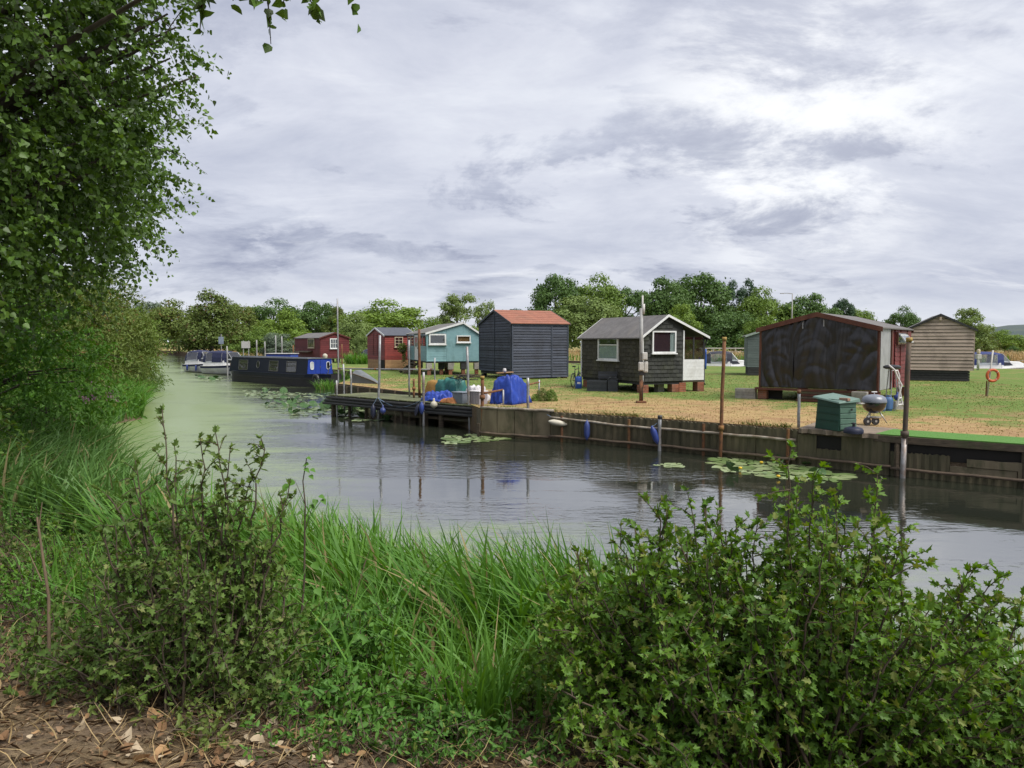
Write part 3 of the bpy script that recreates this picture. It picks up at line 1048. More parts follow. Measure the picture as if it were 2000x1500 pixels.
# ------------------------------------------------------------------ hut: scarlet weatherboard on pale plank skirting
th = R(28)
C = atz(752, 724, GZ)
w = slen(C, th, 812); l = slen(C, th + math.pi / 2, 719)
dz = lambda py: zat(py, C.y) - GZ
hut = thing('scarlet_hut', 'scarlet boarded hut with slate blue roof on pale plank skirting beside the teal hut', 'hut', (C.x, C.y, GZ), th)
M_scar = pmat('scarlet_boards', (0.235, 0.032, 0.022), (0.18, 0.026, 0.020), 3, 0.6, 0.3, 14, stretch=(1, 1, 5), dirt=(0.13, 0.02, 0.015), vary=0.16)
M_pine = pmat('pale_planks', (0.40, 0.24, 0.115), (0.30, 0.17, 0.08), 3, 0.8, 0.3, 14, stretch=(1, 1, 6), dirt=(0.16, 0.10, 0.06), vary=0.2)
M_slate = pmat('slate_felt', (0.085, 0.092, 0.112), (0.062, 0.068, 0.082), 3, 0.9, 0.3, 40)
M_deepred = pmat('deep_red_trim', (0.10, 0.022, 0.018), None, 4, 0.7)
z0, z1, ze, za = dz(722), dz(703), dz(655), dz(640)
core(hut, w, l, z0 + 0.05, ze, ze, za, l / 2, 'x', M_deepred, inset=0.004)
boards(hut, front(), w, z1, 12, (ze - z1) / 12, M_scar, zmax=ze, gap=0.015)
boards(hut, leftw(), l, z1, 16, (ze - z1) / 12, M_scar, el=ze, er=ze, za=za, ua=l / 2, gap=0.015)
boards(hut, front(), w, z0, 5, (z1 - z0) / 5, M_pine, lap=0.045, zmax=z1, name='skirting_plank')
boards(hut, leftw(), l, z0, 5, (z1 - z0) / 5, M_pine, lap=0.045, zmax=z1, u1=l * 0.98, u0=l * 0.32, name='skirting_plank')
mb = MB(); leftw().box(mb, 0.06, l * 0.30, z0 + 0.05, z1, 0.01, 0.03); mb.build('hatch', M_dark, hut)
for u in (l * 0.40, l * 0.62):
    mb = MB(); leftw().box(mb, u, u + 0.07, z1 + 0.3, ze + 0.15, 0.024, 0.045); mb.build('batten', M_deepred, hut)
roof(hut, w, l, ze, ze, za, l / 2, 'x', M_slate, over=0.12, gov=0.08, th=0.04, trim=M_white, trimw=0.10)
M_cream = pmat('cream_paint', (0.50, 0.42, 0.30), (0.40, 0.33, 0.22), 8, 0.6)
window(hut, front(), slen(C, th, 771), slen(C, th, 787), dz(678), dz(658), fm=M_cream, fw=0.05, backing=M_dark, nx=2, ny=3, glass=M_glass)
for x, y in ((0.2, 0.2), (w - 0.2, 0.2), (0.2, l - 0.2), (w * 0.5, 0.2)):
    pier(hut, x, y, z0, 0.35, [M_block])

# ------------------------------------------------------------------ hut: far maroon, shingled
th = R(30)
C = atz(626, 709, GZ)
w = slen(C, th, 683); l = slen(C, th + math.pi / 2, 577)
dz = lambda py: zat(py, C.y) - GZ
hut = thing('maroon_hut', 'far maroon hut with grey roof and white window behind the narrowboat', 'hut', (C.x, C.y, GZ), th)
M_mar = pmat('maroon_shingle', (0.125, 0.020, 0.022), (0.095, 0.016, 0.018), 4, 0.75, 0.5, 12, dirt=(0.07, 0.014, 0.014), vary=0.2)
z0, ze, za = dz(699), dz(660), dz(650)
core(hut, w, l, z0, ze, ze, za, w / 2, 'y', M_mar, inset=0.003)
boards(hut, front(), w, z0, 12, (za - z0) / 12, M_mar, el=ze, er=ze, za=za, ua=w / 2, lap=0.03, name='shingle_course')
boards(hut, leftw(), l, z0, 9, (ze - z0) / 9, M_mar, lap=0.03, zmax=ze, name='shingle_course')
roof(hut, w, l, ze, ze, za, w / 2, 'y', M_felt, over=0.12, gov=0.12, th=0.05, trim=M_deepred, trimw=0.12)
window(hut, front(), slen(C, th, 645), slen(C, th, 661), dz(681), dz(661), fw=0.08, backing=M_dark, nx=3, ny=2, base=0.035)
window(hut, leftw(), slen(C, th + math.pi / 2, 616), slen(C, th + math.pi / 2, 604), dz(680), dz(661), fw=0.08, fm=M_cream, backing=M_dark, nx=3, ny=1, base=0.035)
mb = MB(); lw = leftw(); u0, u1 = slen(C, th + math.pi / 2, 612), slen(C, th + math.pi / 2, 586)
mb.hexa([lw.p(u0, dz(687), 0.03), lw.p(u1, dz(687), 0.03), lw.p(u1, dz(689), 0.6), lw.p(u0, dz(689), 0.6), lw.p(u0, dz(686), 0.03), lw.p(u1, dz(686), 0.03), lw.p(u1, dz(688), 0.6), lw.p(u0, dz(688), 0.6)])
mb.build('shelf', M_oldwood, hut)
MB().box(0.02, w, 0.0, l, z0 - 0.12, z0 - 0.005).build('floor_joists', M_oldwood, hut)
for i in range(4):
    for j in range(3):
        pier(hut, 0.25 + (w - 0.5) * i / 3, 0.25 + (l - 0.5) * j / 2, z0 - 0.125, 0.3, [M_block if (i + j) % 2 else M_blackwood])

# ------------------------------------------------------------------ hut: maroon with black tarpaulin over its gable
th = R(-37)
C = atz(1716, 790, GZ)
wv = -slen(C, th + math.pi, 1482)
w = abs(slen(C, th, 1482)); l = slen(C, th + math.pi / 2, 1773)
O = Vector((C.x - w * math.cos(th), C.y - w * math.sin(th), GZ))
dz = lambda py: zat(py, C.y) - GZ
hut = thing('tarpaulin_hut', 'maroon hut with a creased black tarpaulin across its gable beside the green bin', 'hut', tuple(O), th)
M_marb = pmat('maroon_boards', (0.155, 0.030, 0.030), (0.115, 0.022, 0.022), 4, 0.65, 0.3, 16, stretch=(1, 1, 4), dirt=(0.08, 0.02, 0.018), vary=0.15)
M_brown = pmat('brown_timber', (0.105, 0.036, 0.022), (0.07, 0.026, 0.018), 4, 0.75, 0.3, 20, dirt=(0.15, 0.07, 0.04), dirt_amt=0.4)
z0, ze, za = dz(764), dz(641), dz(641) + 0.50
core(hut, w, l, z0, ze, ze, za, w / 2, 'y', M_marb, inset=0.02)
roof(hut, w, l, ze, ze, za, w / 2, 'y', M_felt, over=0.10, gov=0.14, th=0.045, trim=M_brown, trimw=0.15)
from mathutils import noise as mnoise
# tarpaulin: a real creased sheet hung in three drops
M_tarp = pmat('black_tarpaulin', (0.013, 0.012, 0.013), (0.018, 0.016, 0.017), 3, 0.33, 0.04, 9, stretch=(2, 2, 0.6), spec=0.55)
rngt = np.random.default_rng(4)
nxs, nzs = 140, 60
top = lambda u: ze + (za - ze) * (1 - abs(u - w / 2) / (w / 2)) - 0.10
for k, (a, b_) in enumerate(((0.02, 0.305), (0.30, 0.665), (0.66, 0.985))):
    n1 = 50
    vs = []; fs = []
    ph = rngt.uniform(0, 6, 10)
    for i in range(n1 + 1):
        u = w * (a + (b_ - a) * i / n1)
        for j in range(nzs + 1):
            t = j / nzs
            z = z0 + 0.03 + (top(u) - z0 - 0.03) * t
            s = i / n1
            sag = math.sin(math.pi * s)
            d = 0.0
            # hanging folds, gathered at the seams and loosening downwards
            bow = t + 0.55 * (s - 0.5) ** 2
            d += 0.125 * abs(mnoise.noise(Vector((s * 3.4 + 0.9 * math.sin(bow * 2 + k), bow * 1.5 + k * 5.3, 1.7 * k)))) ** 0.9
            d += 0.065 * abs(mnoise.noise(Vector((s * 1.6 + k * 3.7, bow * 5.5, 4.2)))) * sag
            d += 0.022 * abs(mnoise.noise(Vector((s * 9 + k, t * 2.2 - s * 3, 9.1))))
            d += 0.05 * sag * (1 - t) * (0.5 + 0.5 * math.sin(5 * t + ph[6]))
            d += 0.015 * math.exp(-((s - 0.02) / 0.05) ** 2) + 0.015 * math.exp(-((s - 0.98) / 0.05) ** 2)
            vs.append((u, -0.045 - 0.004 * k - d, z))
    for i in range(n1):
        for j in range(nzs):
            o_ = i * (nzs + 1) + j
            fs.append((o_, o_ + nzs + 1, o_ + nzs + 2, o_ + 1))
    MB().add(vs, fs).build('tarpaulin', M_tarp, hut, smooth=True)
for a in (0.0, w - 0.09):
    mb = MB(); front().box(mb, a, a + 0.09, z0 - 0.03, ze - 0.03, 0.0, 0.075); mb.build('corner_post', M_brown, hut)
mb = MB(); front().box(mb, -0.12, w + 0.06, z0 - 0.09, z0 - 0.005, -0.02, 0.13); mb.build('sill_beam', M_brown, hut)
M_strap = pmat('grey_strap', (0.30, 0.30, 0.31), None, 8, 0.7)
for u in (0.38, 0.555):
    mb = MB(); mb.bar((w * u, -0.085, top(w * u) + 0.03), (w * u + 0.01, -0.11, top(w * u) - 0.27), 0.035, 0.012, up=(0, 1, 0)); mb.build('strap', M_strap, hut)
# side wall: pale sheet by the corner, red boards, small top-hung window
rw = rightw(w)
M_sheet = pmat('pale_plastic_sheet', (0.34, 0.34, 0.35), (0.22, 0.22, 0.23), 4, 0.35, 0.3, 10, stretch=(1, 1, 0.5))
mb = MB(); rw.box(mb, 0.03, l * 0.30, z0 + 0.02, ze - 0.02, 0.004, 0.02); mb.build('plastic_sheet', M_sheet, hut, bevel=0.003)
boards(hut, rw, l, z0, 13, (ze - z0) / 13, M_marb, u0=l * 0.46, u1=l * 0.86, zmax=ze - 0.01, lap=0.03)
for a in (0.31, 0.62, 0.87):
    mb = MB(); rw.box(mb, l * a, l * a + (0.14 if a < 0.4 else 0.06 if a < 0.7 else l * 0.12), z0 - 0.02, ze - 0.015, 0.0, 0.055); mb.build('side_post', M_marb if a > .4 else M_brown, hut)
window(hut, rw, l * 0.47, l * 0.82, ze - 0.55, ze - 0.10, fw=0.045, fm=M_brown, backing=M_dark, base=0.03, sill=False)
mb = MB(); P = rw.p
a, b_ = l * 0.52, l * 0.78
for p, q in (((a, ze - 0.2, 0.11), (b_, ze - 0.2, 0.11)), ((a, ze - 0.45, 0.3), (b_, ze - 0.45, 0.3)), ((a, ze - 0.2, 0.11), (a, ze - 0.45, 0.3)), ((b_, ze - 0.2, 0.11), (b_, ze - 0.45, 0.3))):
    mb.bar(P(*p), P(*q), 0.035, 0.035)
cs = mb.build('open_casement', M_white, hut)
mb = MB(); mb.hexa([P(a, ze - 0.2, 0.108), P(b_, ze - 0.2, 0.108), P(b_, ze - 0.45, 0.298), P(a, ze - 0.45, 0.298), P(a, ze - 0.195, 0.112), P(b_, ze - 0.195, 0.112), P(b_, ze - 0.445, 0.302), P(a, ze - 0.445, 0.302)])
mb.build('pane', M_clear, cs)
# steps and piers under it
for i in range(4):
    MB().box(w * 0.36, w * 0.80, -0.40 + 0.09 * i, -0.02 + 0.05 * i, 0.02 + i * (z0 - 0.1) / 4, 0.02 + (i + 1) * (z0 - 0.1) / 4 - 0.02).build('step', M_oldwood if i % 2 else M_brown, hut)
for x, y, m in ((0.1, 0.18, M_brick), (0.1, l - 0.2, M_brick), (w - 0.2, 0.25, M_brick), (w - 0.2, l - 0.2, M_brick), (w * 0.5, l - 0.2, M_brick), (w * 0.4, 0.6, M_brick)):
    brick_pier(hut, x, y, z0 - 0.095, 0.33, 0.33)
for i in range(3):
    MB().box(-0.85, -0.12, -0.12, 0.12, 0.0 + i * 0.125, 0.12 + i * 0.125).build('block', M_block, hut, bevel=0.006)
for i in range(3):
    MB().box(w - 0.75, w - 0.28, -0.42, -0.18, 0.0 + i * 0.14, 0.135 + i * 0.14).build('block', M_block, hut, bevel=0.006)
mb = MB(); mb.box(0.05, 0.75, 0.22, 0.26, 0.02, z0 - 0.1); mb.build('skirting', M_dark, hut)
TARP = (O, th, w, l, z0)

# ------------------------------------------------------------------ hut: pale tan clapboard behind
th = R(-24)
C = atz(1769, 743, GZ)
w = slen(C, th, 1898); l = 4.2
dz = lambda py: zat(py, C.y) - GZ
hut = thing('tan_hut', 'pale tan clapboard hut with dark roof edge on a black slatted base', 'hut', (C.x, C.y, GZ), th)
M_tan = pmat('tan_boards', (0.47, 0.37, 0.30), (0.39, 0.305, 0.25), 3, 0.8, 0.35, 14, stretch=(1, 1, 6), dirt=(0.20, 0.16, 0.13), vary=0.14)
z0, ze, za = dz(722), dz(644), dz(616)
core(hut, w, l, z0, ze, ze, za, w / 2, 'y', M_dark, inset=0.01)  # core coloured dark so the board gaps read as lap shadow
boards(hut, front(), w, z0, 16, (za - z0) / 16, M_tan, el=ze, er=ze, za=za, ua=w / 2, lap=0.06, gap=0.025, wob=0.012)
boards(hut, rightw(w), l, z0, 14, (ze - z0) / 14, M_tan, lap=0.045, zmax=ze)
roof(hut, w, l, ze, ze, za, w / 2, 'y', M_felt, over=0.16, gov=0.12, th=0.05, trim=M_blackwood, trimw=0.11)
mb = MB(); rightw(w).box(mb, -0.05, 0.03, z0, ze, 0.0, 0.055); mb.build('corner_post', M_tan, hut)
mb = MB(); front().box(mb, w / 2 - 0.05, w / 2 + 0.05, za - 0.28, za - 0.1, 0.02, 0.2); mb.build('ridge_beam', M_tan, hut)
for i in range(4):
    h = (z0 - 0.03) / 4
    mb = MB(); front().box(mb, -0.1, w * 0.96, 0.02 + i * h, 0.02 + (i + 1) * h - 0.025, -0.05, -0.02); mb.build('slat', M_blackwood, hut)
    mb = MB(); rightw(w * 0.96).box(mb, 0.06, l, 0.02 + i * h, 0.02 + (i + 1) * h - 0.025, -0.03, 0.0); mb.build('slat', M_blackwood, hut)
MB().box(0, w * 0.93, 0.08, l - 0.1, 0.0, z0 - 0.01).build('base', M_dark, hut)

# ------------------------------------------------------------------ hut: grey-green, mostly behind the tarpaulin hut
th = R(-14)
Cg = aty(1459, 735, 47)
C = Vector((Cg.x, 47, GZ))
w, l = 3.0, 3.6
dz = lambda py: zat(py, C.y) - GZ
hut = thing('sage_hut', 'sage grey shingled hut half hidden behind the tarpaulin hut', 'hut', (C.x, C.y, GZ), th)
M_sage = pmat('sage_boards', (0.115, 0.14, 0.135), (0.09, 0.11, 0.108), 3, 0.8, 0.35, 14, stretch=(1, 1, 3), vary=0.12)
M_palegr = pmat('pale_green_trim', (0.33, 0.40, 0.35), None, 4, 0.6)
z0, ze, za = dz(717), dz(656), dz(640)
core(hut, w, l, z0, ze, ze, za, w / 2, 'y', M_sage, inset=0.004)
boards(hut, front(), w, z0, 17, (za - z0) / 17, M_sage, el=ze, er=ze, za=za, ua=w / 2, lap=0.025, name='shingle_course')
boards(hut, leftw(), l, z0, 13, (ze - z0) / 13, M_sage, lap=0.025, zmax=ze, name='shingle_course')
roof(hut, w, l, ze, ze, za, w / 2, 'y', M_felt, over=0.15, gov=0.1, th=0.04, trim=M_palegr, trimw=0.09)
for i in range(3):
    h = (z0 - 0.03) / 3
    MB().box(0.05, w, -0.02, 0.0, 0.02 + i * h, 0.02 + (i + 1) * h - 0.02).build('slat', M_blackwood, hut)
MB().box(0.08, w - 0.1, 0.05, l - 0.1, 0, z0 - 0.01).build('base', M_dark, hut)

# ------------------------------------------------------------------ river wall
M_conc = pmat('stained_concrete', (0.205, 0.170, 0.110), (0.120, 0.098, 0.062), 2.2, 0.95, 0.5, 25, stretch=(1.5, 1.5, 0.35), dirt=(0.035, 0.045, 0.018), dirt_amt=0.75, vary=0.2)
M_corr = pmat('mossy_sheet', (0.135, 0.115, 0.070), (0.070, 0.066, 0.038), 3, 0.95, 0.5, 25, stretch=(2.5, 2.5, 0.3), dirt=(0.21, 0.17, 0.105), dirt_amt=0.55, vary=0.2)
M_cap = pmat('pale_pipe', (0.36, 0.32, 0.26), (0.20, 0.155, 0.11), 6, 0.8, 0.3, dirt=(0.12, 0.085, 0.055), dirt_amt=0.7, dirt_scale=2)
M_pipe = pmat('dull_pipe', (0.145, 0.105, 0.07), (0.085, 0.062, 0.045), 6, 0.85, 0.3, dirt=(0.05, 0.045, 0.03))


def offs(p, q, d):
    t = (Vector(q) - Vector(p)).normalized()
    return Vector((t.y, -t.x)) * d      # towards the water for the wall running from right to left


def along(line, s):
    """point and unit tangent at arc length s"""
    for (x0, y0), (x1, y1) in zip(line[:-1], line[1:]):
        L = math.hypot(x1 - x0, y1 - y0)
        if s <= L:
            t = Vector(((x1 - x0) / L, (y1 - y0) / L))
            return Vector((x0, y0)) + t * s, t
        s -= L
    t = Vector((line[-1][0] - line[-2][0], line[-1][1] - line[-2][1])).normalized()
    return Vector(line[-1]) + t * s, t


LW = WALLLINE[::-1]                       # from the jetty corner to the right


def wall_s(px):
    """arc length along the wall at picture column px"""
    best = min((abs(along(LW, s)[0].x / (along(LW, s)[0].y) - (px - 1000) / F), s) for s in np.arange(0, 28, 0.05))
    return best[1]


def wall_panel(root, s0, s1, z0, z1, th, mat, name, corr=0, ragged=0.0, lean=0.0, seed=0):
    """a panel that follows the bank; corrugated when corr (pitch in metres)"""
    rr = random.Random(seed)
    n = max(2, int((s1 - s0) / (corr / 4 if corr else 0.25)))
    vs = []; fs = []
    for i in range(n + 1):
        s = s0 + (s1 - s0) * i / n
        p, t = along(LW, s)
        nn = Vector((-t.y, t.x)) * -1      # towards the water
        if nn.y > 0: nn = -nn
        d = 0.013 * math.sin(2 * math.pi * s / corr) + 0.008 * math.sin(s * 2.3) if corr else 0.0
        top = z1 + (rr.uniform(-ragged, ragged) if ragged else 0)
        a = p + nn * (th + d + lean); b_ = p + nn * (th + d); c = p - nn * 0.04
        vs += [(a.x, a.y, z0), (b_.x, b_.y, top), (c.x, c.y, top), (c.x, c.y, z0)]
    for i in range(n):
        o = 4 * i
        for k in range(4):
            fs.append((o + k, o + (k + 1) % 4, o + 4 + (k + 1) % 4, o + 4 + k))
    fs.append((0, 1, 2, 3)); fs.append((4 * n, 4 * n + 1, 4 * n + 2, 4 * n + 3))
    base = root.location
    mb = MB(); mb.add([(x - base.x, y - base.y, z - base.z) for x, y, z in vs], fs)
    return mb.build(name, mat, root)


def wall_pipe(root, s0, s1, z, out, r, mat, name, sag=0.01):
    pts = []
    n = int((s1 - s0) / 0.4) + 2
    for i in range(n + 1):
        p, t = along(LW, s0 + (s1 - s0) * i / n)
        nn = Vector((t.y, -t.x))
        if nn.y > 0: nn = -nn
        q = p + nn * out
        zz = z(s0 + (s1 - s0) * i / n) if callable(z) else z
        pts.append((q.x - root.location.x, q.y - root.location.y, zz + sag * math.sin(i * 1.9)))
    return MB().tube(pts, r, 7).build(name, mat, root, smooth=True)


sA, sB, sC, sD = 0.0, wall_s(1078), wall_s(1562), wall_s(1712)
sE = wall_s(1862)
p0, _ = along(LW, 0)
wall1 = thing('concrete_wall', 'stained concrete panel river wall running from the jetty corner', 'river wall', (p0.x, p0.y, 0))
n = 4
for i in range(n):
    a = sA + (sB - sA) * i / n; b_ = sA + (sB - sA) * (i + 1) / n
    wall_panel(wall1, a + 0.012, b_ - 0.012, -0.5, GZ - 0.02 + 0.01 * (i % 2), 0.07, M_conc, 'panel', seed=i)
wall_pipe(wall1, sA, sB + 0.1, GZ + 0.03, 0.05, 0.045, M_cap, 'top_rail')
wall_pipe(wall1, sA, sB, 0.10, 0.13, 0.04, M_pipe, 'low_rail')
# return end at the jetty corner
mb = MB(); mb.bar((0.02, 0.0, 0.15), (-0.35, 1.6, 0.15), 0.10, 1.3); mb.build('panel', M_conc, wall1)
mb = MB(); mb.bar((-0.08, -0.12, 0.4), (-0.06, -0.13, -0.6), 0.08, 0.08); mb.build('pile', M_oldwood, wall1)

p1, _ = along(LW, sB)
wall2 = thing('sheet_wall', 'mossy brown sheeted river wall with two long pipes and hanging fenders', 'river wall', (p1.x, p1.y, 0))
n = 7
for i in range(n):
    a = sB + (sC - sB) * i / n; b_ = sB + (sC - sB) * (i + 1) / n
    wall_panel(wall2, a + 0.008, b_ - 0.008, -0.5, GZ - 0.03, 0.05 + 0.006 * (i % 2), M_corr, 'sheet', corr=0.21, ragged=0.025, seed=20 + i)
wall_pipe(wall2, sB, sC, lambda s: GZ - 0.16 - 0.10 * min(1, (s - sB) / 2.5), 0.13, 0.035, M_cap, 'upper_pipe', 0.008)
wall_pipe(wall2, sB, sC, 0.14, 0.15, 0.038, M_pipe, 'lower_pipe', 0.01)
for k in range(4):
    s = sB + 0.4 + (sC - sB - 0.6) * k / 3
    p, t = along(LW, s); nn = Vector((t.y, -t.x)); nn = -nn if nn.y > 0 else nn
    q = p + nn * 0.12 - Vector((p1.x, p1.y))
    mb = MB(); mb.tube([(q.x, q.y, -0.6), (q.x, q.y, GZ - 0.1 + 0.03 * k)], 0.04, 7); mb.build('pile', M_rust, wall2)

p2, _ = along(LW, sC)
wall3 = thing('broken_wall', 'broken corrugated river wall with a shade coloured gap below the green bin', 'river wall', (p2.x, p2.y, 0))
hole0, hole1 = sC + (sD - sC) * 0.26, sC + (sD - sC) * 0.60
wall_panel(wall3, sC + 0.01, hole0, -0.5, GZ - 0.10, 0.06, M_corr, 'sheet', corr=0.15, ragged=0.02, seed=31)
wall_panel(wall3, hole1, sD + 0.35, -0.5, GZ - 0.04, 0.08, M_corr, 'sheet', corr=0.15, ragged=0.015, seed=32)
wall_panel(wall3, hole0 + 0.01, hole1 - 0.01, -0.5, 0.42, 0.055, M_corr, 'sheet', corr=0.15, ragged=0.03, seed=33)
wall_panel(wall3, hole0, hole1, 0.43, GZ - 0.12, 0.012, M_dark, 'hole_shade')  # dark sheet painted as the shade inside the gap
M_slabc = pmat('broken_concrete', (0.235, 0.185, 0.135), (0.165, 0.13, 0.10), 5, 0.95, 0.6, 30, dirt=(0.12, 0.10, 0.07))
# cracked slab under the bin, overhanging the water
mb = MB()
rr = random.Random(8)
top = []; bot = []
ns = 16
for i in range(ns + 1):
    s = sC + 0.05 + (sD - sC + 0.1) * i / ns
    p, t = along(LW, s); nn = Vector((t.y, -t.x)); nn = -nn if nn.y > 0 else nn
    q = p + nn * (0.16 + rr.uniform(-0.07, 0.06))
    top.append((q.x - p2.x, q.y - p2.y))
back = []
for i in (1.0, 0.5, 0.0):
    s = sC - 0.15 + (sD - sC + 0.25) * i
    p, t = along(LW, s); nn = Vector((t.y, -t.x)); nn = -nn if nn.y > 0 else nn
    q = p - nn * (1.55 - 0.2 * i); back.append((q.x - p2.x, q.y - p2.y))
mb.prism(top + back, 'z', GZ - 0.07, GZ + 0.035)
mb.build('slab', M_slabc, wall3)
wall_pipe(wall3, sC - 0.1, sD + 0.4, 0.20, 0.15, 0.032, M_pipe, 'lower_pipe', 0.006)

p3, _ = along(LW, sD)
wall4 = thing('timber_wall', 'timber capped river wall of old planks and sheets beneath artificial turf', 'river wall', (p3.x, p3.y, 0))
sEnd = 23.5
wall_panel(wall4, sD + 0.36, sE, -0.5, 0.52, 0.05, M_corr, 'sheet', corr=0.15, ragged=0.02, seed=40)
for i in range(9):
    a = sE + (sEnd - sE) * i / 9; b_ = sE + (sEnd - sE) * (i + 1) / 9
    for j in range(2):
        o_ = (0.3 if j else 0)
        wall_panel(wall4, a + 0.01 + o_, b_ - 0.01 + o_, 0.16 + j * 0.17, 0.32 + j * 0.17, 0.06 + 0.02 * ((i + j) % 2), M_conc, 'plank', ragged=0.012, seed=50 + i * 2 + j)
    wall_panel(wall4, a + 0.005, b_ - 0.005, -0.5, 0.15, 0.07, M_corr, 'sheet', corr=0.16, seed=80 + i)
wall_panel(wall4, sD + 0.3, sEnd, 0.4, GZ - 0.15, 0.012, M_dark, 'recess_shade')  # flat dark sheet paints the shade below the cap beam
wall_panel(wall4, sD + 0.02, sEnd, GZ - 0.13, GZ + 0.01, 0.10, M_oldwood, 'cap_beam')
wall_pipe(wall4, sD + 0.41, sEnd, 0.17, 0.16, 0.033, M_pipe, 'lower_pipe', 0.006)
for k in range(5):
    s = sD + 0.5 + k * 2.3
    p, t = along(LW, s); nn = Vector((t.y, -t.x)); nn = -nn if nn.y > 0 else nn
    q = p + nn * 0.07 - Vector((p3.x, p3.y))
    mb = MB(); mb.bar((q.x, q.y, -0.5), (q.x, q.y, GZ - 0.14), 0.09, 0.07); mb.build('pile', M_oldwood, wall4)
# artificial turf mat
M_turf = pmat('artificial_turf', (0.090, 0.225, 0.032), (0.065, 0.175, 0.025), 40, 0.8, 0.8, 120)
pa = [along(LW, sD + 0.05 + (sEnd - sD) * i / 8) for i in range(9)]
outer = []; inner = []
for p, t in pa:
    nn = Vector((t.y, -t.x)); nn = -nn if nn.y > 0 else nn
    outer.append(p + nn * 0.08); inner.append(p - nn * 1.15)
mb = MB(); mb.prism([(q.x - p3.x, q.y - p3.y) for q in outer + inner[::-1]], 'z', 0.0, 0.022)
mb.build('artificial_turf', M_turf, loc=(p3.x, p3.y, GZ + 0.016)); tag(bpy.context.scene.objects['artificial_turf'], 'bright green artificial turf mat laid along the timber capped wall', 'turf mat')


# ------------------------------------------------------------------ poles
def pole(name, label, cat, px, ytop, base, mat, r=0.035, lean=0.0, cap=None, group=None, collar=None, z0=None):
    """upright at base (x, y); its top meets picture row ytop"""
    base = Vector(base)
    zt = zat(ytop, base.y)
    zb = base.z if z0 is None else z0
    h = zt - zb
    t = thing(name, label, cat, (base.x, base.y, zb), 0, group)
    pts = [(lean * h * k / 5 + 0.006 * math.sin(k * 2.1 + base.x), 0.006 * math.cos(k * 1.7), h * k / 5) for k in range(6)]
    MB().tube(pts, [r, r, r * 0.99, r * 0.98, r * 0.97, r * 0.96], 10).build('shaft', mat, t, smooth=True)
    if cap:
        MB().tube([(pts[-1][0], pts[-1][1], h - 0.08), (pts[-1][0], pts[-1][1], h + 0.01)], r * 1.25, 10).build('cap', cap, t, smooth=True)
    for c in (collar or []):
        MB().tube([(lean * c, 0, c - 0.06), (lean * c, 0, c + 0.06)], r * 1.6, 10).build('collar', mat, t, smooth=True)
    return t


M_yellow = pmat('yellowed_cap', (0.36, 0.26, 0.06), (0.26, 0.16, 0.05), 20, 0.7)


def wall_pt(px, out=0.2):
    p, t = along(LW, wall_s(px)); nn = Vector((t.y, -t.x)); nn = -nn if nn.y > 0 else nn
    q = p + nn * out
    return Vector((q.x, q.y, 0))


pole('mooring_pole', 'tall rusty mooring pole with yellowed cap against the mossy wall', 'pole', 1417, 659, wall_pt(1414), M_rust, 0.045, 0.02, M_yellow, collar=[1.25], z0=-0.5)
M_brownsteel = pmat('bitumened_pole', (0.05, 0.042, 0.038), (0.09, 0.06, 0.035), 6, 0.7, 0.2, 30, dirt=(0.20, 0.12, 0.04), dirt_amt=0.5)
t = pole('mooring_pole', 'tall dark mooring pole with pale foot against the timber capped wall', 'pole', 1778, 660, wall_pt(1772, 0.26), M_brownsteel, 0.052, 0.018, M_yellow, collar=[1.45], z0=-0.5)
MB().tube([(0, 0, 0.0), (0.02, 0, 1.35)], 0.057, 10).build('sleeve', M_steel, t, smooth=True)
pb = wall_pt(1553, -0.25)
t = pole('scaffold_post', 'short grey scaffold post on the grass left of the green bin', 'post', 1552, 762, (pb.x, pb.y, GZ - 0.1), M_steel, 0.035, 0.0, M_rust)
# post stub with a fender
pb = wall_pt(1295, 0.17)
pole('scaffold_post', 'stub of steel post standing in the mossy wall beside the tilted blue fender', 'post', 1296, 812, pb, M_steel, 0.05, 0, M_blackplastic, z0=-0.5)


def fender(name, label, loc, mat, L=0.42, r=0.085, tilt=(0, 0), rope_to=None, group='fenders', ball=False):
    t = thing(name, label, 'fender', loc)
    prof = [(0.012, -L / 2 - 0.05), (0.035, -L / 2 - 0.02), (r * 0.75, -L / 2 + 0.04), (r, -L / 2 + 0.11), (r, L / 2 - 0.11), (r * 0.75, L / 2 - 0.04), (0.035, L / 2 + 0.02), (0.012, L / 2 + 0.05)]
    if ball:
        prof = [(0.01, -r - 0.02)] + [(r * math.cos(a), r * math.sin(a)) for a in np.linspace(-1.3, 1.2, 9)] + [(0.035, r + 0.02), (0.03, r + 0.09), (0.01, r + 0.1)]
    o = MB().lathe((0, 0, 0), prof, 14).build('body', mat, t, smooth=True)
    o.rotation_euler = (tilt[0], tilt[1], 0)
    if rope_to is not None:
        e = Vector(rope_to) - Vector(loc)
        up = Vector((0, 0, 1)); up.rotate(o.rotation_euler)
        s = up * ((r + 0.09) if ball else L / 2 + 0.04)
        m_ = (s + e) / 2 + Vector((0, 0, -0.02))
        MB().tube([s, m_, e], 0.008, 5).build('rope', M_rope, t)
    return t


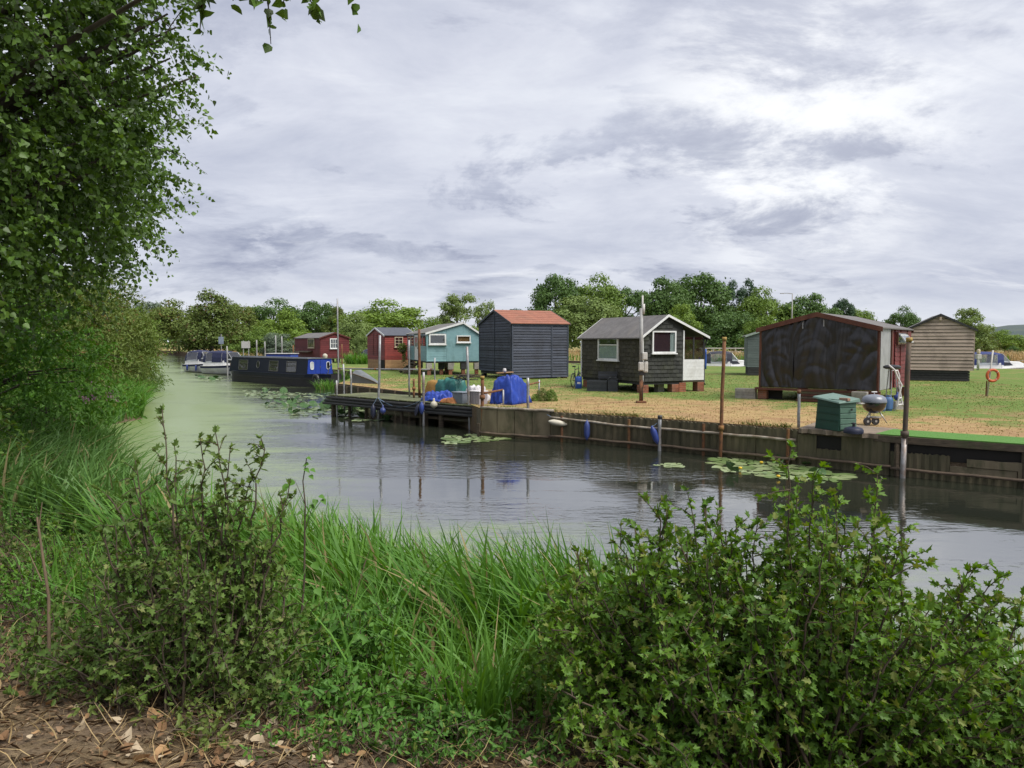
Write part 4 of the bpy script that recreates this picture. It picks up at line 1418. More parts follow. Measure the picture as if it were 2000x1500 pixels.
M_rope = pmat('blue_rope', (0.12, 0.20, 0.33), (0.20, 0.25, 0.30), 40, 0.9)
M_fblue = pmat('blue_fender', (0.030, 0.055, 0.24), (0.024, 0.045, 0.18), 6, 0.45, dirt=(0.05, 0.06, 0.10))
M_fnavy = pmat('navy_fender', (0.016, 0.020, 0.045), None, 6, 0.5)
M_fwhite = pmat('white_fender', (0.52, 0.49, 0.40), (0.42, 0.39, 0.31), 8, 0.55, dirt=(0.26, 0.23, 0.15))
q = wall_pt(1155, 0.20); fender('fender', 'bright blue fender hanging upright on the mossy wall', (q.x, q.y, 0.40), M_fblue, 0.46, 0.085, rope_to=(q.x, q.y, 0.72))
q = wall_pt(1290, 0.24); fender('fender', 'faded blue fender tilted against the post stub in the mossy wall', (q.x, q.y, 0.42), M_fblue, 0.44, 0.085, (0, -0.35), rope_to=(q.x + 0.06, q.y, 0.75))
q = wall_pt(1094, 0.19); fender('fender', 'dirty white fender lying sideways on the river wall', (q.x, q.y, 0.55), M_fwhite, 0.46, 0.085, (0, 1.75), rope_to=(q.x - 0.3, q.y + 0.2, 0.78))

# ------------------------------------------------------------------ jetty
J0 = Vector((-7.15, 30.2)); J1 = Vector((-0.75, 24.6))
jd = (J1 - J0).normalized(); jn = Vector((-jd.y, jd.x))
if jn.y < 0: jn = -jn
jL = (J1 - J0).length
jang = math.atan2(jd.y, jd.x)
jet = thing('jetty', 'black timber jetty on posts carrying tarpaulins and fenders', 'jetty', (J0.x, J0.y, 0), jang)
M_deck = pmat('mossy_deck', (0.085, 0.085, 0.055), (0.13, 0.15, 0.06), 3, 0.95, 0.5, 30, dirt=(0.06, 0.075, 0.03), dirt_amt=0.6, vary=0.25)
JW = 1.9
np_ = int(jL / 0.16)
for i in range(np_):
    x = i * jL / np_
    dj = _rb.uniform(-0.02, 0.02)
    MB().box(x + 0.006, x + jL / np_ - 0.006, -0.06 + dj, JW + dj, GZ - 0.055 + _rb.uniform(-0.004, 0.004), GZ - 0.02).build('plank', M_deck, jet)
for k, z in enumerate((GZ - 0.13, GZ - 0.24, GZ - 0.35)):
    MB().tube([(-0.15 - 0.1 * k, -0.06 - 0.02 * k, z), (jL * 0.5, -0.08, z - 0.01), (jL + 0.2, -0.06, z)], 0.055, 8).build('beam', M_blackwood, jet)
for y in (0.7, JW - 0.1):
    mb = MB(); mb.bar((0, y, GZ - 0.15), (jL, y, GZ - 0.15), 0.1, 0.17); mb.build('beam', M_blackwood, jet)
for i in range(9):
    x = 0.05 + (jL - 0.3) * i / 8
    for y in (0.08, JW - 0.15):
        if (i + (y > 1)) % 4 == 3:
            continue
        mb = MB(); mb.tube([(x, y, -0.8), (x + 0.03, y, GZ - 0.065)], 0.055 if i % 3 else 0.09, 8); mb.build('pile', M_oldwood, jet)
mb = MB(); mb.bar((jL * 0.55, 0.12, 0.28), (jL - 0.1, 0.12, 0.30), 0.05, 0.09); mb.build('brace', M_oldwood, jet)
mb = MB(); mb.bar((jL * 0.42, JW + 0.05, 0.2), (jL + 0.2, JW + 0.05, 0.2), 0.08, 1.1); mb.build('back_boarding', M_blackwood, jet)


def jp(px, y=0.0, z=GZ - 0.02):
    """point on the jetty (y metres in from the front edge) at picture column px"""
    r = (px - 1000) / F
    a = J0 + jn * y
    s = (r * a.y - a.x) / (jd.x - r * jd.y)
    q = a + jd * s
    return Vector((q.x, q.y, z))


pole('jetty_post', 'steel tube post clamped upright at the middle of the jetty front', 'post', 741, 655, jp(737, 0.02), M_steel, 0.045, 0.03, collar=[0.35, 0.85], z0=-0.5)
pole('jetty_post', 'thin grey post on the jetty deck beneath the porch of the teal hut', 'post', 799, 664, jp(799, 1.3), M_steel, 0.035, 0.0)
pole('jetty_post', 'tall dark rusty post on the jetty deck before the teal hut porch', 'post', 820, 643, jp(819, 1.2), M_rust, 0.05, 0.0)
pole('jetty_post', 'grey steel post at the jetty front beside the paired blue fenders', 'post', 827, 727, jp(827, -0.1), M_steel, 0.045, 0.0, z0=-0.5)
pole('jetty_post', 'short rusty post standing on the jetty deck', 'post', 808, 740, jp(808, 1.0), M_rust, 0.04, 0.0, collar=[0.35])
pole('jetty_post', 'tall grey post rising from the heap on the jetty', 'post', 914, 677, jp(918, 0.1), M_steel, 0.045, -0.03, z0=-0.5)
cpost = wall_pt(943, 0.02)
pole('jetty_post', 'rusty corner post where the concrete wall meets the jetty', 'post', 942, 735, (cpost.x, cpost.y, 0.3), M_rust, 0.055, 0.0, M_yellow, collar=[0.9])
pole('scaffold_post', 'thick grey post standing on the concrete wall at the end of the rail', 'post', 1032, 738, wall_pt(1031, -0.05) + Vector((0, 0, GZ - 0.1)), M_steel, 0.045, 0.0)
for px, yt, lab in ((672, 711, 'leaning thin post at the outer end of the jetty rail'), (686, 721, 'thicker post at the outer end of the jetty beside the grey hull')):
    pole('jetty_post', lab, 'post', px, yt, jp(px, 0.75), M_steel, 0.035, -0.01, z0=-0.5)
pole('jetty_post', 'short outermost post at the river end of the jetty', 'post', 656, 743, jp(657, -0.02), M_steel, 0.035, 0.0, z0=-0.5)
tp = atz(661, 752, GZ - 0.2)
pole('mooring_pole', 'very tall slender pole rising behind the outer end of the jetty', 'pole', 661, 583, (tp.x, tp.y, -0.4), M_steel, 0.04, 0.0, z0=-0.5)
t = thing('hand_rail', 'long horizontal scaffold rail above the back of the jetty', 'rail', tuple(aty(660, 720, 33.5)))
a = Vector(t.location); b_ = aty(849, 722, 29.5)
MB().tube([(0, 0, 0), (b_ - a) / 2, b_ - a], 0.028, 8).build('tube', M_steel, t, smooth=True)
for k in (0.02, 0.42, 0.97):
    q = (b_ - a) * k
    MB().tube([q - Vector((0.05, 0, 0)), q + Vector((0.05, 0, 0))], 0.045, 8).build('clamp', M_rust, t)
pole('scaffold_post', 'thin post holding the inland end of the jetty rail', 'post', 848, 699, (b_.x, b_.y, GZ - 0.1), M_steel, 0.03, 0.0)
# rusty rail on posts beside the blue tarpaulin heap
t = thing('rusty_rail', 'rusty handrail on grey posts beside the blue tarpaulin heap', 'rail', tuple(wall_pt(944, 0.0)))
a = Vector(t.location)
r0 = aty(946, 768, 24.2); r1 = aty(1006, 757, 26.0); r2 = aty(1055, 746, 27.8)
MB().tube([r0 - a, r1 - a, r2 - a], 0.035, 8).build('tube', M_rust, t, smooth=True)
for px, rr_ in ((983, (24.9, 765)), (994, (25.3, 760)), (1000, (25.6, 758)), (1053, (27.7, 745))):
    q = aty(px, rr_[1], rr_[0]) - a
    MB().tube([(q.x, q.y, GZ - 0.15), (q.x, q.y, q.z + 0.06)], 0.03, 8).build('post', M_steel if px != 1000 else M_rust, t, smooth=True)
l0 = aty(946, 801, 24.1); l1 = aty(998, 784, 25.6)
MB().tube([l0 - a, l1 - a], 0.035, 8).build('lower_tube', M_cap, t, smooth=True)
MB().tube([l0 - a + Vector((0.3, 0.1, -0.06)), l1 - a + Vector((0.1, 0.1, -0.1))], 0.03, 8).build('lower_tube', M_cap, t, smooth=True)

# fenders along the jetty front
q = jp(728, -0.22); fender('fender', 'long black fender hanging at the jetty front under the clamped post', (q.x, q.y, 0.36), M_fnavy, 0.42, 0.10, rope_to=jp(736, -0.08, 0.86))
q = jp(747, -0.25); fender('buoy', 'round blue buoy hanging below the jetty front', (q.x, q.y, 0.42), M_fblue, 0.3, 0.11, rope_to=jp(738, -0.08, 0.88), ball=True)
q = jp(823, -0.2); fender('fender', 'blue fender hanging upright at the jetty front beside a darker one', (q.x, q.y, 0.62), M_fblue, 0.34, 0.085, rope_to=jp(827, -0.08, 0.95))
q = jp(814, -0.22); fender('fender', 'dark tilted fender behind the upright blue fender on the jetty', (q.x, q.y, 0.55), M_fnavy, 0.34, 0.08, (0, 0.3), rope_to=jp(826, -0.08, 0.95))
q = jp(847, -0.2); fender('buoy', 'dirty white buoy hanging over the jetty edge', (q.x, q.y, 0.78), M_fwhite, 0.2, 0.12, rope_to=jp(845, 0.05, 0.87), ball=True)
t = thing('mooring_line', 'slack dark mooring line looped along the jetty front', 'rope', tuple(jp(738, -0.12, 0.84)))
a = Vector(t.location); e = jp(826, -0.12, 0.93) - a
MB().tube([e * k + Vector((0, 0, -0.30 * math.sin(math.pi * k))) for k in np.linspace(0, 1, 12)], 0.012, 5).build('line', M_rope, t)

# ------------------------------------------------------------------ goods on the jetty
from mathutils import noise as mnoise


def heap(name, label, cat, loc, size, mat, seed=0, rough=0.16, parent=None, flat=0.0, n=26, sharp=1.0, smooth=True, skirt=0.0):
    """crumpled cover over a load: a rounded box displaced by folded noise"""
    sx, sy, sz = size
    vs = []; fs = []
    m = n
    for i in range(n + 1):
        for j in range(m + 1):
            u = -1 + 2 * i / n; v = -1 + 2 * j / m
            k = max(abs(u), abs(v))
            ang = math.atan2(v, u)
            side = 1 - max(0.0, (k - 0.62) / 0.38) ** 1.5
            p = Vector((u * sx / 2, v * sy / 2, 0))
            rr_ = 1 + skirt * max(0, k - 0.6)
            q = Vector((u * sx / 2 * (0.84 + 0.16 * k) * rr_, v * sy / 2 * (0.84 + 0.16 * k) * rr_, side * sz))
            nz = mnoise.noise(Vector((q.x * 2.6 + seed, q.y * 2.6, q.z * 2.2)))
            nf = abs(mnoise.noise(Vector((q.x * 6 + seed * 3, q.y * 6, q.z * 4)))) ** 0.7 - 0.3
            d = rough * (nz + 0.55 * nf * sharp)
            if side > 0.05:
                q += Vector((u * 0.35, v * 0.35, 0.9)) * d
            else:
                q += Vector((u, v, 0)) * d * 0.6
                q.z = max(0.004, 0.03 * nf)
            vs.append((q.x, q.y, max(q.z, 0.003)))
    for i in range(n):
        for j in range(m):
            o = i * (m + 1) + j
            fs.append((o, o + m + 1, o + m + 2, o + 1))
    fs.append(tuple([i * (m + 1) for i in range(n + 1)] + [n * (m + 1) + j for j in range(1, m + 1)] + [i * (m + 1) + m for i in range(n - 1, -1, -1)] + [j for j in range(m - 1, 0, -1)]))
    o = MB().add(vs, fs).build(name, mat, parent, smooth=smooth)
    o.location = loc
    if not parent:
        tag(o, label, cat)
    return o


M_btarp = pmat('blue_tarpaulin', (0.020, 0.058, 0.34), (0.014, 0.040, 0.25), 5, 0.5, 0.5, 14, spec=0.35, dirt=(0.03, 0.04, 0.14))
M_gtarp = pmat('teal_tarpaulin', (0.025, 0.14, 0.125), (0.02, 0.10, 0.09), 5, 0.45, 0.3, 18)
M_ocloth = pmat('orange_cloth', (0.45, 0.19, 0.075), (0.34, 0.14, 0.05), 6, 0.85, 0.3)
M_mustard = pmat('mustard_cover', (0.27, 0.15, 0.035), (0.20, 0.11, 0.03), 6, 0.75, 0.3)
M_greytub = pmat('grey_tub', (0.19, 0.22, 0.26), (0.16, 0.18, 0.215), 6, 0.5)
M_wsheet = pmat('white_sheet', (0.58, 0.56, 0.56), (0.44, 0.42, 0.43), 4, 0.7, 0.3)
DZ = GZ - 0.018
q = jp(996, 1.25, DZ)
o = heap('blue_tarpaulin_stack', 'tall crate shaped load under a bright blue tarpaulin at the shore end of the jetty', 'covered load', tuple(q), (0.85, 1.1, 0.90), M_btarp, 3, 0.13, skirt=0.3, n=56, sharp=1.8)
o.rotation_euler = (0, 0, jang + 0.15)
t = thing('scrap_timber', 'scrap wood and a small can lying on the blue tarpaulin load', 'scrap', (q.x - 0.2, q.y, DZ + 1.04))
mb = MB(); mb.bar((-0.25, -0.1, 0.0), (0.3, 0.15, 0.02), 0.12, 0.03); mb.build('plank', M_pine, t)
MB().lathe((0.02, 0, 0.02), [(0.06, 0), (0.06, 0.09), (0.045, 0.11), (0.045, 0.13)], 12).build('can', M_wsheet, t, smooth=True)
q = jp(862, 0.65, DZ); o = heap('blue_sheet', 'crumpled blue tarpaulin spread low at the left of the jetty heap', 'tarpaulin', tuple(q), (1.2, 0.9, 0.28), M_btarp, 11, 0.16, sharp=2.0, n=40); o.rotation_euler = (0, 0, jang)
q = jp(880, 0.22, DZ); o = heap('orange_cloth', 'orange tan cloth bundle on the jetty edge in front of the blue sheet', 'cloth', tuple(q), (0.72, 0.4, 0.17), M_ocloth, 5, 0.10); o.rotation_euler = (0, 0, jang)
q = jp(880, 1.3, DZ); o = heap('teal_cover', 'teal tarpaulin drawn over the top of the jetty heap', 'tarpaulin', (q.x, q.y, DZ), (1.25, 0.7, 0.72), M_gtarp, 7, 0.14, sharp=1.8, n=40); o.rotation_euler = (0.0, 0, jang + 0.1)
q = jp(853, 1.45, DZ); o = heap('mustard_cover', 'mustard brown cover sloping down the left of the jetty heap', 'cover', tuple(q), (0.95, 0.6, 0.62), M_mustard, 9, 0.1); o.rotation_euler = (0, 0, jang + 0.3)
q = jp(930, 1.15, DZ); o = heap('white_sheet', 'white plastic sheet bundled at the right of the jetty heap', 'sheet', tuple(q), (0.8, 0.7, 0.55), M_wsheet, 2, 0.16, sharp=2.0, n=40); o.rotation_euler = (0, 0, jang)
q = jp(901, 0.35, DZ); t = thing('grey_tub', 'blue grey plastic tub on the jetty beside the orange cloth', 'tub', tuple(q), jang)
mb = MB(); mb.hexa([(-0.2, -0.17, 0), (0.2, -0.17, 0), (0.2, 0.17, 0), (-0.2, 0.17, 0), (-0.25, -0.21, 0.36), (0.25, -0.21, 0.36), (0.25, 0.21, 0.36), (-0.25, 0.21, 0.36)]); mb.build('body', M_greytub, t, bevel=0.012)
MB().box(-0.27, 0.27, -0.23, 0.23, 0.362, 0.39).build('rim', M_greytub, t, bevel=0.008)
M_ltub = pmat('lilac_grey_crate', (0.34, 0.31, 0.33), (0.28, 0.25, 0.27), 6, 0.6, dirt=(0.2, 0.18, 0.17))
q = jp(934, 0.35, DZ); t = thing('storage_crate', 'pale lilac grey storage crate on the jetty beside the tall post', 'crate', tuple(q), jang)
MB().box(-0.24, 0.24, -0.2, 0.2, 0, 0.42).build('body', M_ltub, t, bevel=0.012)
MB().box(-0.26, 0.26, -0.22, 0.22, 0.424, 0.46).build('lid', M_wsheet, t, bevel=0.01)
for x in (-0.12, 0.0, 0.12):
    MB().box(x - 0.02, x + 0.02, -0.212, -0.2, 0.03, 0.38).build('rib', M_ltub, t)
t = thing('cable_tangle', 'tangle of black hoses and sticks on top of the jetty heap', 'hoses', tuple(jp(905, 1.2, DZ + 0.78)), jang)
rr = random.Random(3)
for k in range(9):
    pts = [(rr.uniform(-0.6, 0.6), rr.uniform(-0.3, 0.3), rr.uniform(-0.05, 0.16)) for _ in range(4)]
    MB().tube(pts, 0.016, 5).build('hose', M_blackplastic if k % 2 else M_oldwood, t, smooth=True)

# bank boarding behind the jetty, the grey hull beside it
q0, q1 = atz(655, 752, GZ), atz(832, 769, GZ)
t = thing('bank_boarding', 'dark timber bank boarding on the grass edge behind the jetty', 'retaining boards', (q0.x, q0.y, 0))
e = q1 - q0
for k in range(3):
    MB().bar((0, -0.05, GZ - 0.08 - 0.2 * k), (e.x, e.y - 0.05, GZ - 0.08 - 0.2 * k), 0.06, 0.18).build('board', M_oldwood, t)
for k in np.linspace(0.02, 0.98, 8):
    MB().bar((e.x * k, e.y * k - 0.12, -0.6), (e.x * k, e.y * k - 0.12, GZ + 0.02), 0.08, 0.08).build('stake', M_oldwood, t)
a = atz(687, 748, GZ + 0.0); b_ = atz(737, 750, GZ)
t = thing('upturned_hull', 'grey hull of a small boat lying upturned on the grass by the jetty', 'boat hull', (a.x, a.y, GZ))
M_hull = pmat('grey_hull_paint', (0.135, 0.15, 0.155), (0.105, 0.115, 0.12), 3, 0.6, 0.1, dirt=(0.22, 0.22, 0.21), dirt_amt=0.4)
secs = []
L = (b_ - a).length
hd = (b_ - a).normalized(); hn = Vector((-hd.y, hd.x, 0))
for k in range(9):
    s = k / 8
    h = 0.62 * (1 - s) ** 0.8 + 0.02; wd = 0.55 * (1 - 0.75 * s)
    c = hd * L * s
    secs.append([c + hn * 0.0, c + hn * (0.06 * wd) + Vector((0, 0, h * 0.75)), c + hn * (0.45 * wd) + Vector((0, 0, h)), c + hn * (1.2 * wd) + Vector((0, 0, h)), c + hn * (1.7 * wd) + Vector((0, 0, h * 0.7)), c + hn * 1.75 * wd])
MB().loft(secs).build('hull', M_hull, t, autosmooth=True)
MB().tube([hd * L * s + Vector((0, -0.03, 0.62 * (1 - s) ** 0.8 * 0.75 + 0.02)) for s in np.linspace(0, 1, 8)], 0.03, 6).build('rubbing_strake', M_oldwood, t)

# ------------------------------------------------------------------ utility post in front of the shingled hut
pb = atz(1252, 787, GZ)
t = thing('utility_post', 'tall grey utility post with white meter boxes in front of the shingled hut', 'utility post', tuple(pb))
h = zat(577, pb.y) - GZ
hm = zat(602, pb.y) - GZ
hb = zat(742, pb.y) - GZ
M_postgrey = pmat('post_grey', (0.30, 0.30, 0.29), (0.24, 0.24, 0.235), 6, 0.6, dirt=(0.17, 0.14, 0.10))
M_boxwhite = pmat('meter_box', (0.50, 0.49, 0.46), (0.42, 0.41, 0.385), 8, 0.5, dirt=(0.3, 0.27, 0.2))
MB().tube([(0, 0, 0.02), (0, 0, hb)], 0.065, 10).build('lower_shaft', M_rust, t, smooth=True)
MB().tube([(0, 0, hb), (-0.02, 0, hm)], 0.06, 10).build('upper_shaft', M_postgrey, t, smooth=True)
MB().tube([(0.02, 0, hm - 0.35), (0.02, 0, h)], 0.03, 8).build('mast', M_boxwhite, t, smooth=True)
MB().tube([(0.05, -0.02, hm - 0.2), (0.05, -0.02, hm + 0.14)], 0.05, 8).build('aerial_box', M_boxwhite, t, smooth=True)
MB().box(-0.16, 0.16, -0.14, 0.14, 0, 0.07).build('foot', M_rust, t, bevel=0.01)
zz = lambda py: zat(py, pb.y) - GZ
for u0, u1, a_, b2, dpt in ((-0.115, 0.05, 724, 707, 0.19), (0.055, 0.20, 727, 706, 0.15), (0.0, 0.17, 703, 688, 0.2)):
    bx = MB().box(u0, u1, -dpt, -0.055, zz(a_), zz(b2)).build('meter_box', M_boxwhite, t, bevel=0.015)
    MB().box(u0 + 0.02, u1 - 0.02, -dpt - 0.014, -dpt - 0.001, zz(a_) + 0.03, zz(b2) - 0.05).build('cover', M_boxwhite, bx, bevel=0.006)
MB().box(-0.09, 0.12, -0.12, -0.06, zz(733), zz(725)).build('gland', M_blackplastic, t, bevel=0.01)
MB().tube([(0.09, -0.1, zz(733)), (0.10, -0.09, zz(745)), (0.03, -0.07, zz(760)), (0.05, -0.07, 0.1)], 0.012, 6).build('cable', M_blackplastic, t)

# ------------------------------------------------------------------ by the shingled hut: slatted seat, barrel, bicycle
C, th, g_w, g_w1, g_l, fz = GH
def hutp(px, py):
    return atz(px, py, GZ)
M_slat = pmat('charcoal_slats', (0.030, 0.034, 0.042), (0.042, 0.046, 0.054), 6, 0.55, 0.1, vary=0.2)
a = hutp(1146, 764)
t = thing('slatted_bench', 'charcoal slatted storage bench standing against the shingled hut', 'bench', tuple(a), R(-14))
u = a.y / F
bw, bh = 60 * u, 22 * u
for i in range(5):
    MB().box(0, bw * 0.66, 0.0, 0.025, i * bh / 5, (i + 1) * bh / 5 - 0.01).build('slat', M_slat, t)
MB().box(0.02, bw * 0.64, 0.03, 0.5, 0, bh * 0.95).build('chest', M_slat, t, bevel=0.01)
for i in range(3):
    MB().box(bw * 0.33, bw * 0.95, 0.36 + 0.05 * i, 0.39 + 0.05 * i, bh * (1.1 + 0.22 * i), bh * (1.1 + 0.22 * i) + bh * 0.2).build('back_slat', M_slat, t)
for x in (bw * 0.36, bw * 0.93):
    MB().bar((x, 0.40, 0.0), (x, 0.52, bh * 1.7), 0.05, 0.05).build('upright', M_slat, t)
for i in range(5):
    MB().box(bw * 0.69, bw, -0.05, -0.02, i * bh / 5, (i + 1) * bh / 5 - 0.012).build('slat', M_slat, t)
MB().box(bw * 0.69, bw, -0.01, 0.45, 0.0, bh * 1.02).build('chest', M_slat, t, bevel=0.01)
MB().tube([(bw * 0.69, -0.04, bh), (bw * 0.75, -0.06, bh * 1.25), (bw * 0.95, -0.05, bh * 1.25), (bw, -0.03, bh)], 0.03, 6).build('armrest', M_slat, t)

M_barrel = pmat('blue_barrel', (0.030, 0.085, 0.36), (0.024, 0.068, 0.29), 5, 0.45)
a = hutp(1130, 759); t = thing('blue_drum', 'small blue plastic drum at the far corner of the shingled hut', 'drum', tuple(a))
r = 6.5 * a.y / F; h = 24 * a.y / F
MB().lathe((0, 0, 0), [(r * 0.9, 0), (r, 0.03), (r, h * 0.3), (r * 1.04, h * 0.33), (r, h * 0.36), (r, h * 0.62), (r * 1.04, h * 0.65), (r, h * 0.68), (r, h * 0.86), (r * 0.85, h * 0.95)], 20).build('body', M_barrel, t, smooth=True)
MB().lathe((0, 0, h * 0.95), [(r * 0.75, 0), (r * 0.75, h * 0.05), (r * 0.3, h * 0.06)], 18).build('lid', M_barrel, t)
MB().box(-0.07, 0.07, -r - 0.004, -r + 0.01, h * 0.4, h * 0.55).build('sticker', M_wsheet, t)

a = hutp(1119, 757); t = thing('bicycle', 'black bicycle leaning at the far end of the shingled hut', 'bicycle', tuple(a), R(68))
rad = 0.33
M_frame = pmat('bicycle_paint', (0.02, 0.022, 0.03), (0.05, 0.05, 0.055), 8, 0.35)
for k, x in enumerate((0.0, 1.02)):
    wh = MB().torus((x, 0, rad), rad - 0.02, 0.02, 'y', 28, 8).build('wheel', M_blackplastic, t, smooth=True)
    rim = MB().torus((x, 0, rad), rad - 0.05, 0.012, 'y', 28, 6).build('rim', M_steel, wh, smooth=True)
    mb = MB()
    for s in range(10):
        aa = s * math.pi / 5
        mb.bar((x, 0, rad), (x + math.cos(aa) * (rad - 0.05), 0, rad + math.sin(aa) * (rad - 0.05)), 0.004, 0.004)
    mb.build('spoke', M_steel, wh)
mb = MB()
for p, q in (((0.0, 0, rad), (0.40, 0, rad - 0.03)), ((0.40, 0, rad - 0.03), (0.28, 0, 0.80)), ((0.28, 0, 0.80), (0.85, 0, 0.84)), ((0.40, 0, rad - 0.03), (0.88, 0, 0.74)), ((0.0, 0, rad), (0.29, 0, 0.76)), ((0.84, 0, 0.90), (1.02, 0, rad))):
    mb.tube([p, q], 0.017, 7)
mb.build('frame', M_frame, t, smooth=True)
mb = MB(); mb.tube([(0.28, 0, 0.80), (0.25, 0, 0.93)], 0.013, 6); sp_ = mb.build('seat_post', M_steel, t)
MB().hexa([(0.10, -0.08, 0.92), (0.42, -0.02, 0.93), (0.42, 0.02, 0.93), (0.10, 0.08, 0.92), (0.10, -0.07, 0.98), (0.42, -0.015, 0.96), (0.42, 0.015, 0.96), (0.10, 0.07, 0.98)]).build('saddle', M_blackplastic, t, bevel=0.01)
MB().tube([(0.84, 0, 0.90), (0.82, 0, 1.02), (0.84, -0.28, 1.05), (0.72, -0.31, 1.03)], 0.013, 6).build('handlebar', M_steel, t)
MB().tube([(0.82, 0, 1.02), (0.84, 0.28, 1.05), (0.72, 0.31, 1.03)], 0.013, 6).build('handlebar', M_steel, t)
MB().lathe((0.40, 0, rad - 0.03), [(0.09, -0.012), (0.09, 0.012)], 16, 'y').build('chainring', M_steel, t)

# ------------------------------------------------------------------ by the tarpaulin hut: bin, barbecue, bottles, ladder
M_bin = pmat('green_bin', (0.011, 0.058, 0.036), (0.009, 0.046, 0.029), 6, 0.5, 0.05)
M_binlid = pmat('pale_green_lid', (0.125, 0.200, 0.165), (0.10, 0.165, 0.135), 5, 0.5)
M_binside = pmat('green_bin_slats', (0.085, 0.155, 0.115), (0.065, 0.125, 0.09), 6, 0.55)
a = atz(1591, 836, GZ + 0.035); c = atz(1638, 843, GZ + 0.035)
d_ = c - a; rz = math.atan2(d_.y, d_.x)
bw = d_.length; bh = zat(782, c.y) - GZ - 0.035; bd = 0.52
t = thing('compost_bin', 'green plastic compost bin with sloping pale lid on the broken slab', 'bin', tuple(a), rz)
tp = 0.035
mb = MB(); mb.hexa([(0, 0, 0), (bw, 0, 0), (bw, bd, 0), (0, bd, 0), (tp, tp, bh), (bw - tp + 0.02, tp, bh - 0.06), (bw - tp + 0.02, bd - tp, bh - 0.04), (tp, bd - tp, bh)])
mb.build('body', M_bin, t, bevel=0.012)
for i in range(5):
    z = bh * (0.06 + 0.175 * i)
    MB().box(bw + 0.0 - tp * z / bh + 0.004, bw + 0.022 - tp * z / bh, 0.03, bd - 0.03, z, z + bh * 0.155).build('slat', M_binside, t, bevel=0.006)
for i in range(4):
    z = bh * (0.05 + 0.23 * i)
    mb = MB(); mb.bar((0.03, tp * z / bh - 0.004, z + 0.19), (bw - 0.03, tp * z / bh - 0.004, z + 0.19), 0.012, 0.012); mb.build('rib', M_bin, t)
mb = MB(); o_ = 0.05
mb.hexa([(-o_, -o_, bh + 0.01), (bw + o_, -o_, bh - 0.075), (bw + o_, bd + o_, bh - 0.05), (-o_, bd + o_, bh + 0.03), (-o_ + 0.02, -o_ + 0.02, bh + 0.05), (bw + o_ - 0.02, -o_ + 0.02, bh - 0.035), (bw + o_ - 0.02, bd + o_ - 0.02, bh + 0.03), (-o_ + 0.02, bd + o_ - 0.02, bh + 0.11)])
mb.build('lid', M_binlid, t, bevel=0.008)
MB().box(bw + 0.03, bw + 0.05, 0.3, 0.34, bh * 0.66, bh * 0.73).build('latch', M_blackplastic, t)
tb = thing('loose_brick', 'single buff brick lying on the lid of the compost bin', 'brick', tuple(Vector(t.location) + Vector((math.cos(rz) * bw * 0.93 - math.sin(rz) * 0.2, math.sin(rz) * bw * 0.93 + math.cos(rz) * 0.2, bh - 0.018))), rz + 0.2)
M_buff = pmat('buff_brick', (0.36, 0.22, 0.16), (0.28, 0.165, 0.12), 10, 0.9, 0.4, 40)
MB().box(-0.11, 0.11, -0.05, 0.05, 0, 0.065).build('brick_body', M_buff, tb, bevel=0.004)
MB().box(-0.07, 0.07, -0.03, 0.03, 0.0655, 0.067).build('frog', M_slabc, tb)

M_enam = pmat('black_enamel', (0.010, 0.011, 0.014), None, 6, 0.16, spec=0.6, coat=0.5)
M_enlid = pmat('blue_grey_lid', (0.17, 0.19, 0.225), (0.13, 0.145, 0.175), 5, 0.3, spec=0.5)  # lid paler and bluer than the bowl
M_alu = pmat('aluminium', (0.50, 0.50, 0.49), (0.40, 0.40, 0.39), 10, 0.4, metal=0.7)
a = atz(1706, 829, GZ + 0.02)
t = thing('kettle_barbecue', 'black kettle barbecue on three legs and two wheels beside the compost bin', 'barbecue', tuple(a), R(10))
u = a.y / F
zc = zat(789, a.y) - GZ; R0 = 22 * u
prof = [(0.03, -R0 * 0.92)] + [(R0 * math.sin(x), -R0 * 0.92 * math.cos(x)) for x in np.linspace(0.25, math.pi / 2, 10)] + [(R0 * 1.03, 0.0), (R0 * 1.03, 0.02)]
MB().lathe((0, 0, zc), prof, 28).build('bowl', M_enam, t, autosmooth=True)
prof = [(R0 * 1.04, 0.024), (R0 * 1.05, 0.05), (R0 * 1.0, 0.10), (R0 * 0.9, 0.155), (R0 * 0.65, 0.195), (R0 * 0.3, 0.215), (0.01, 0.22)]
ld = MB().lathe((0, 0, zc), prof, 28).build('lid', M_enlid, t, autosmooth=True)
MB().tube([(0, 0, zc + 0.21), (0, 0, zc + 0.27)], 0.012, 8).build('lid_handle', M_wsheet, ld)
MB().box(-0.07, 0.07, -0.02, 0.02, zc + 0.262, zc + 0.29).build('grip', M_wsheet, ld, bevel=0.006)
MB().box(-R0 - 0.12, -R0 * 0.97, -0.05, 0.05, zc - 0.02, zc + 0.012).build('side_handle', M_boxwhite, t, bevel=0.006)
for ax, ay in ((-0.27, -0.12), (0.29, -0.10), (-0.02, 0.3)):
    MB().tube([(ax * 0.45, ay * 0.45, zc - R0 * 0.8), (ax, ay, 0.04 if ax > 0 else 0.09)], 0.014, 8).build('leg', M_alu, t, smooth=True)
MB().lathe((0, 0, zc - R0 * 1.35), [(0.02, -0.015), (R0 * 0.5, 0.0), (R0 * 0.62, 0.02), (R0 * 0.64, 0.035)], 22).build('ash_pan', M_alu, t, autosmooth=True)
for x, y in ((-0.27, -0.14), (-0.02, -0.1)):
    wh = MB().lathe((x, y, 0.095), [(0.095, -0.025), (0.1, -0.01), (0.1, 0.01), (0.095, 0.025)], 20, 'y').build('wheel', M_blackplastic, t, autosmooth=True)
    MB().lathe((x, y, 0.095), [(0.03, -0.032), (0.03, 0.032)], 12, 'y').build('hub', M_alu, wh)
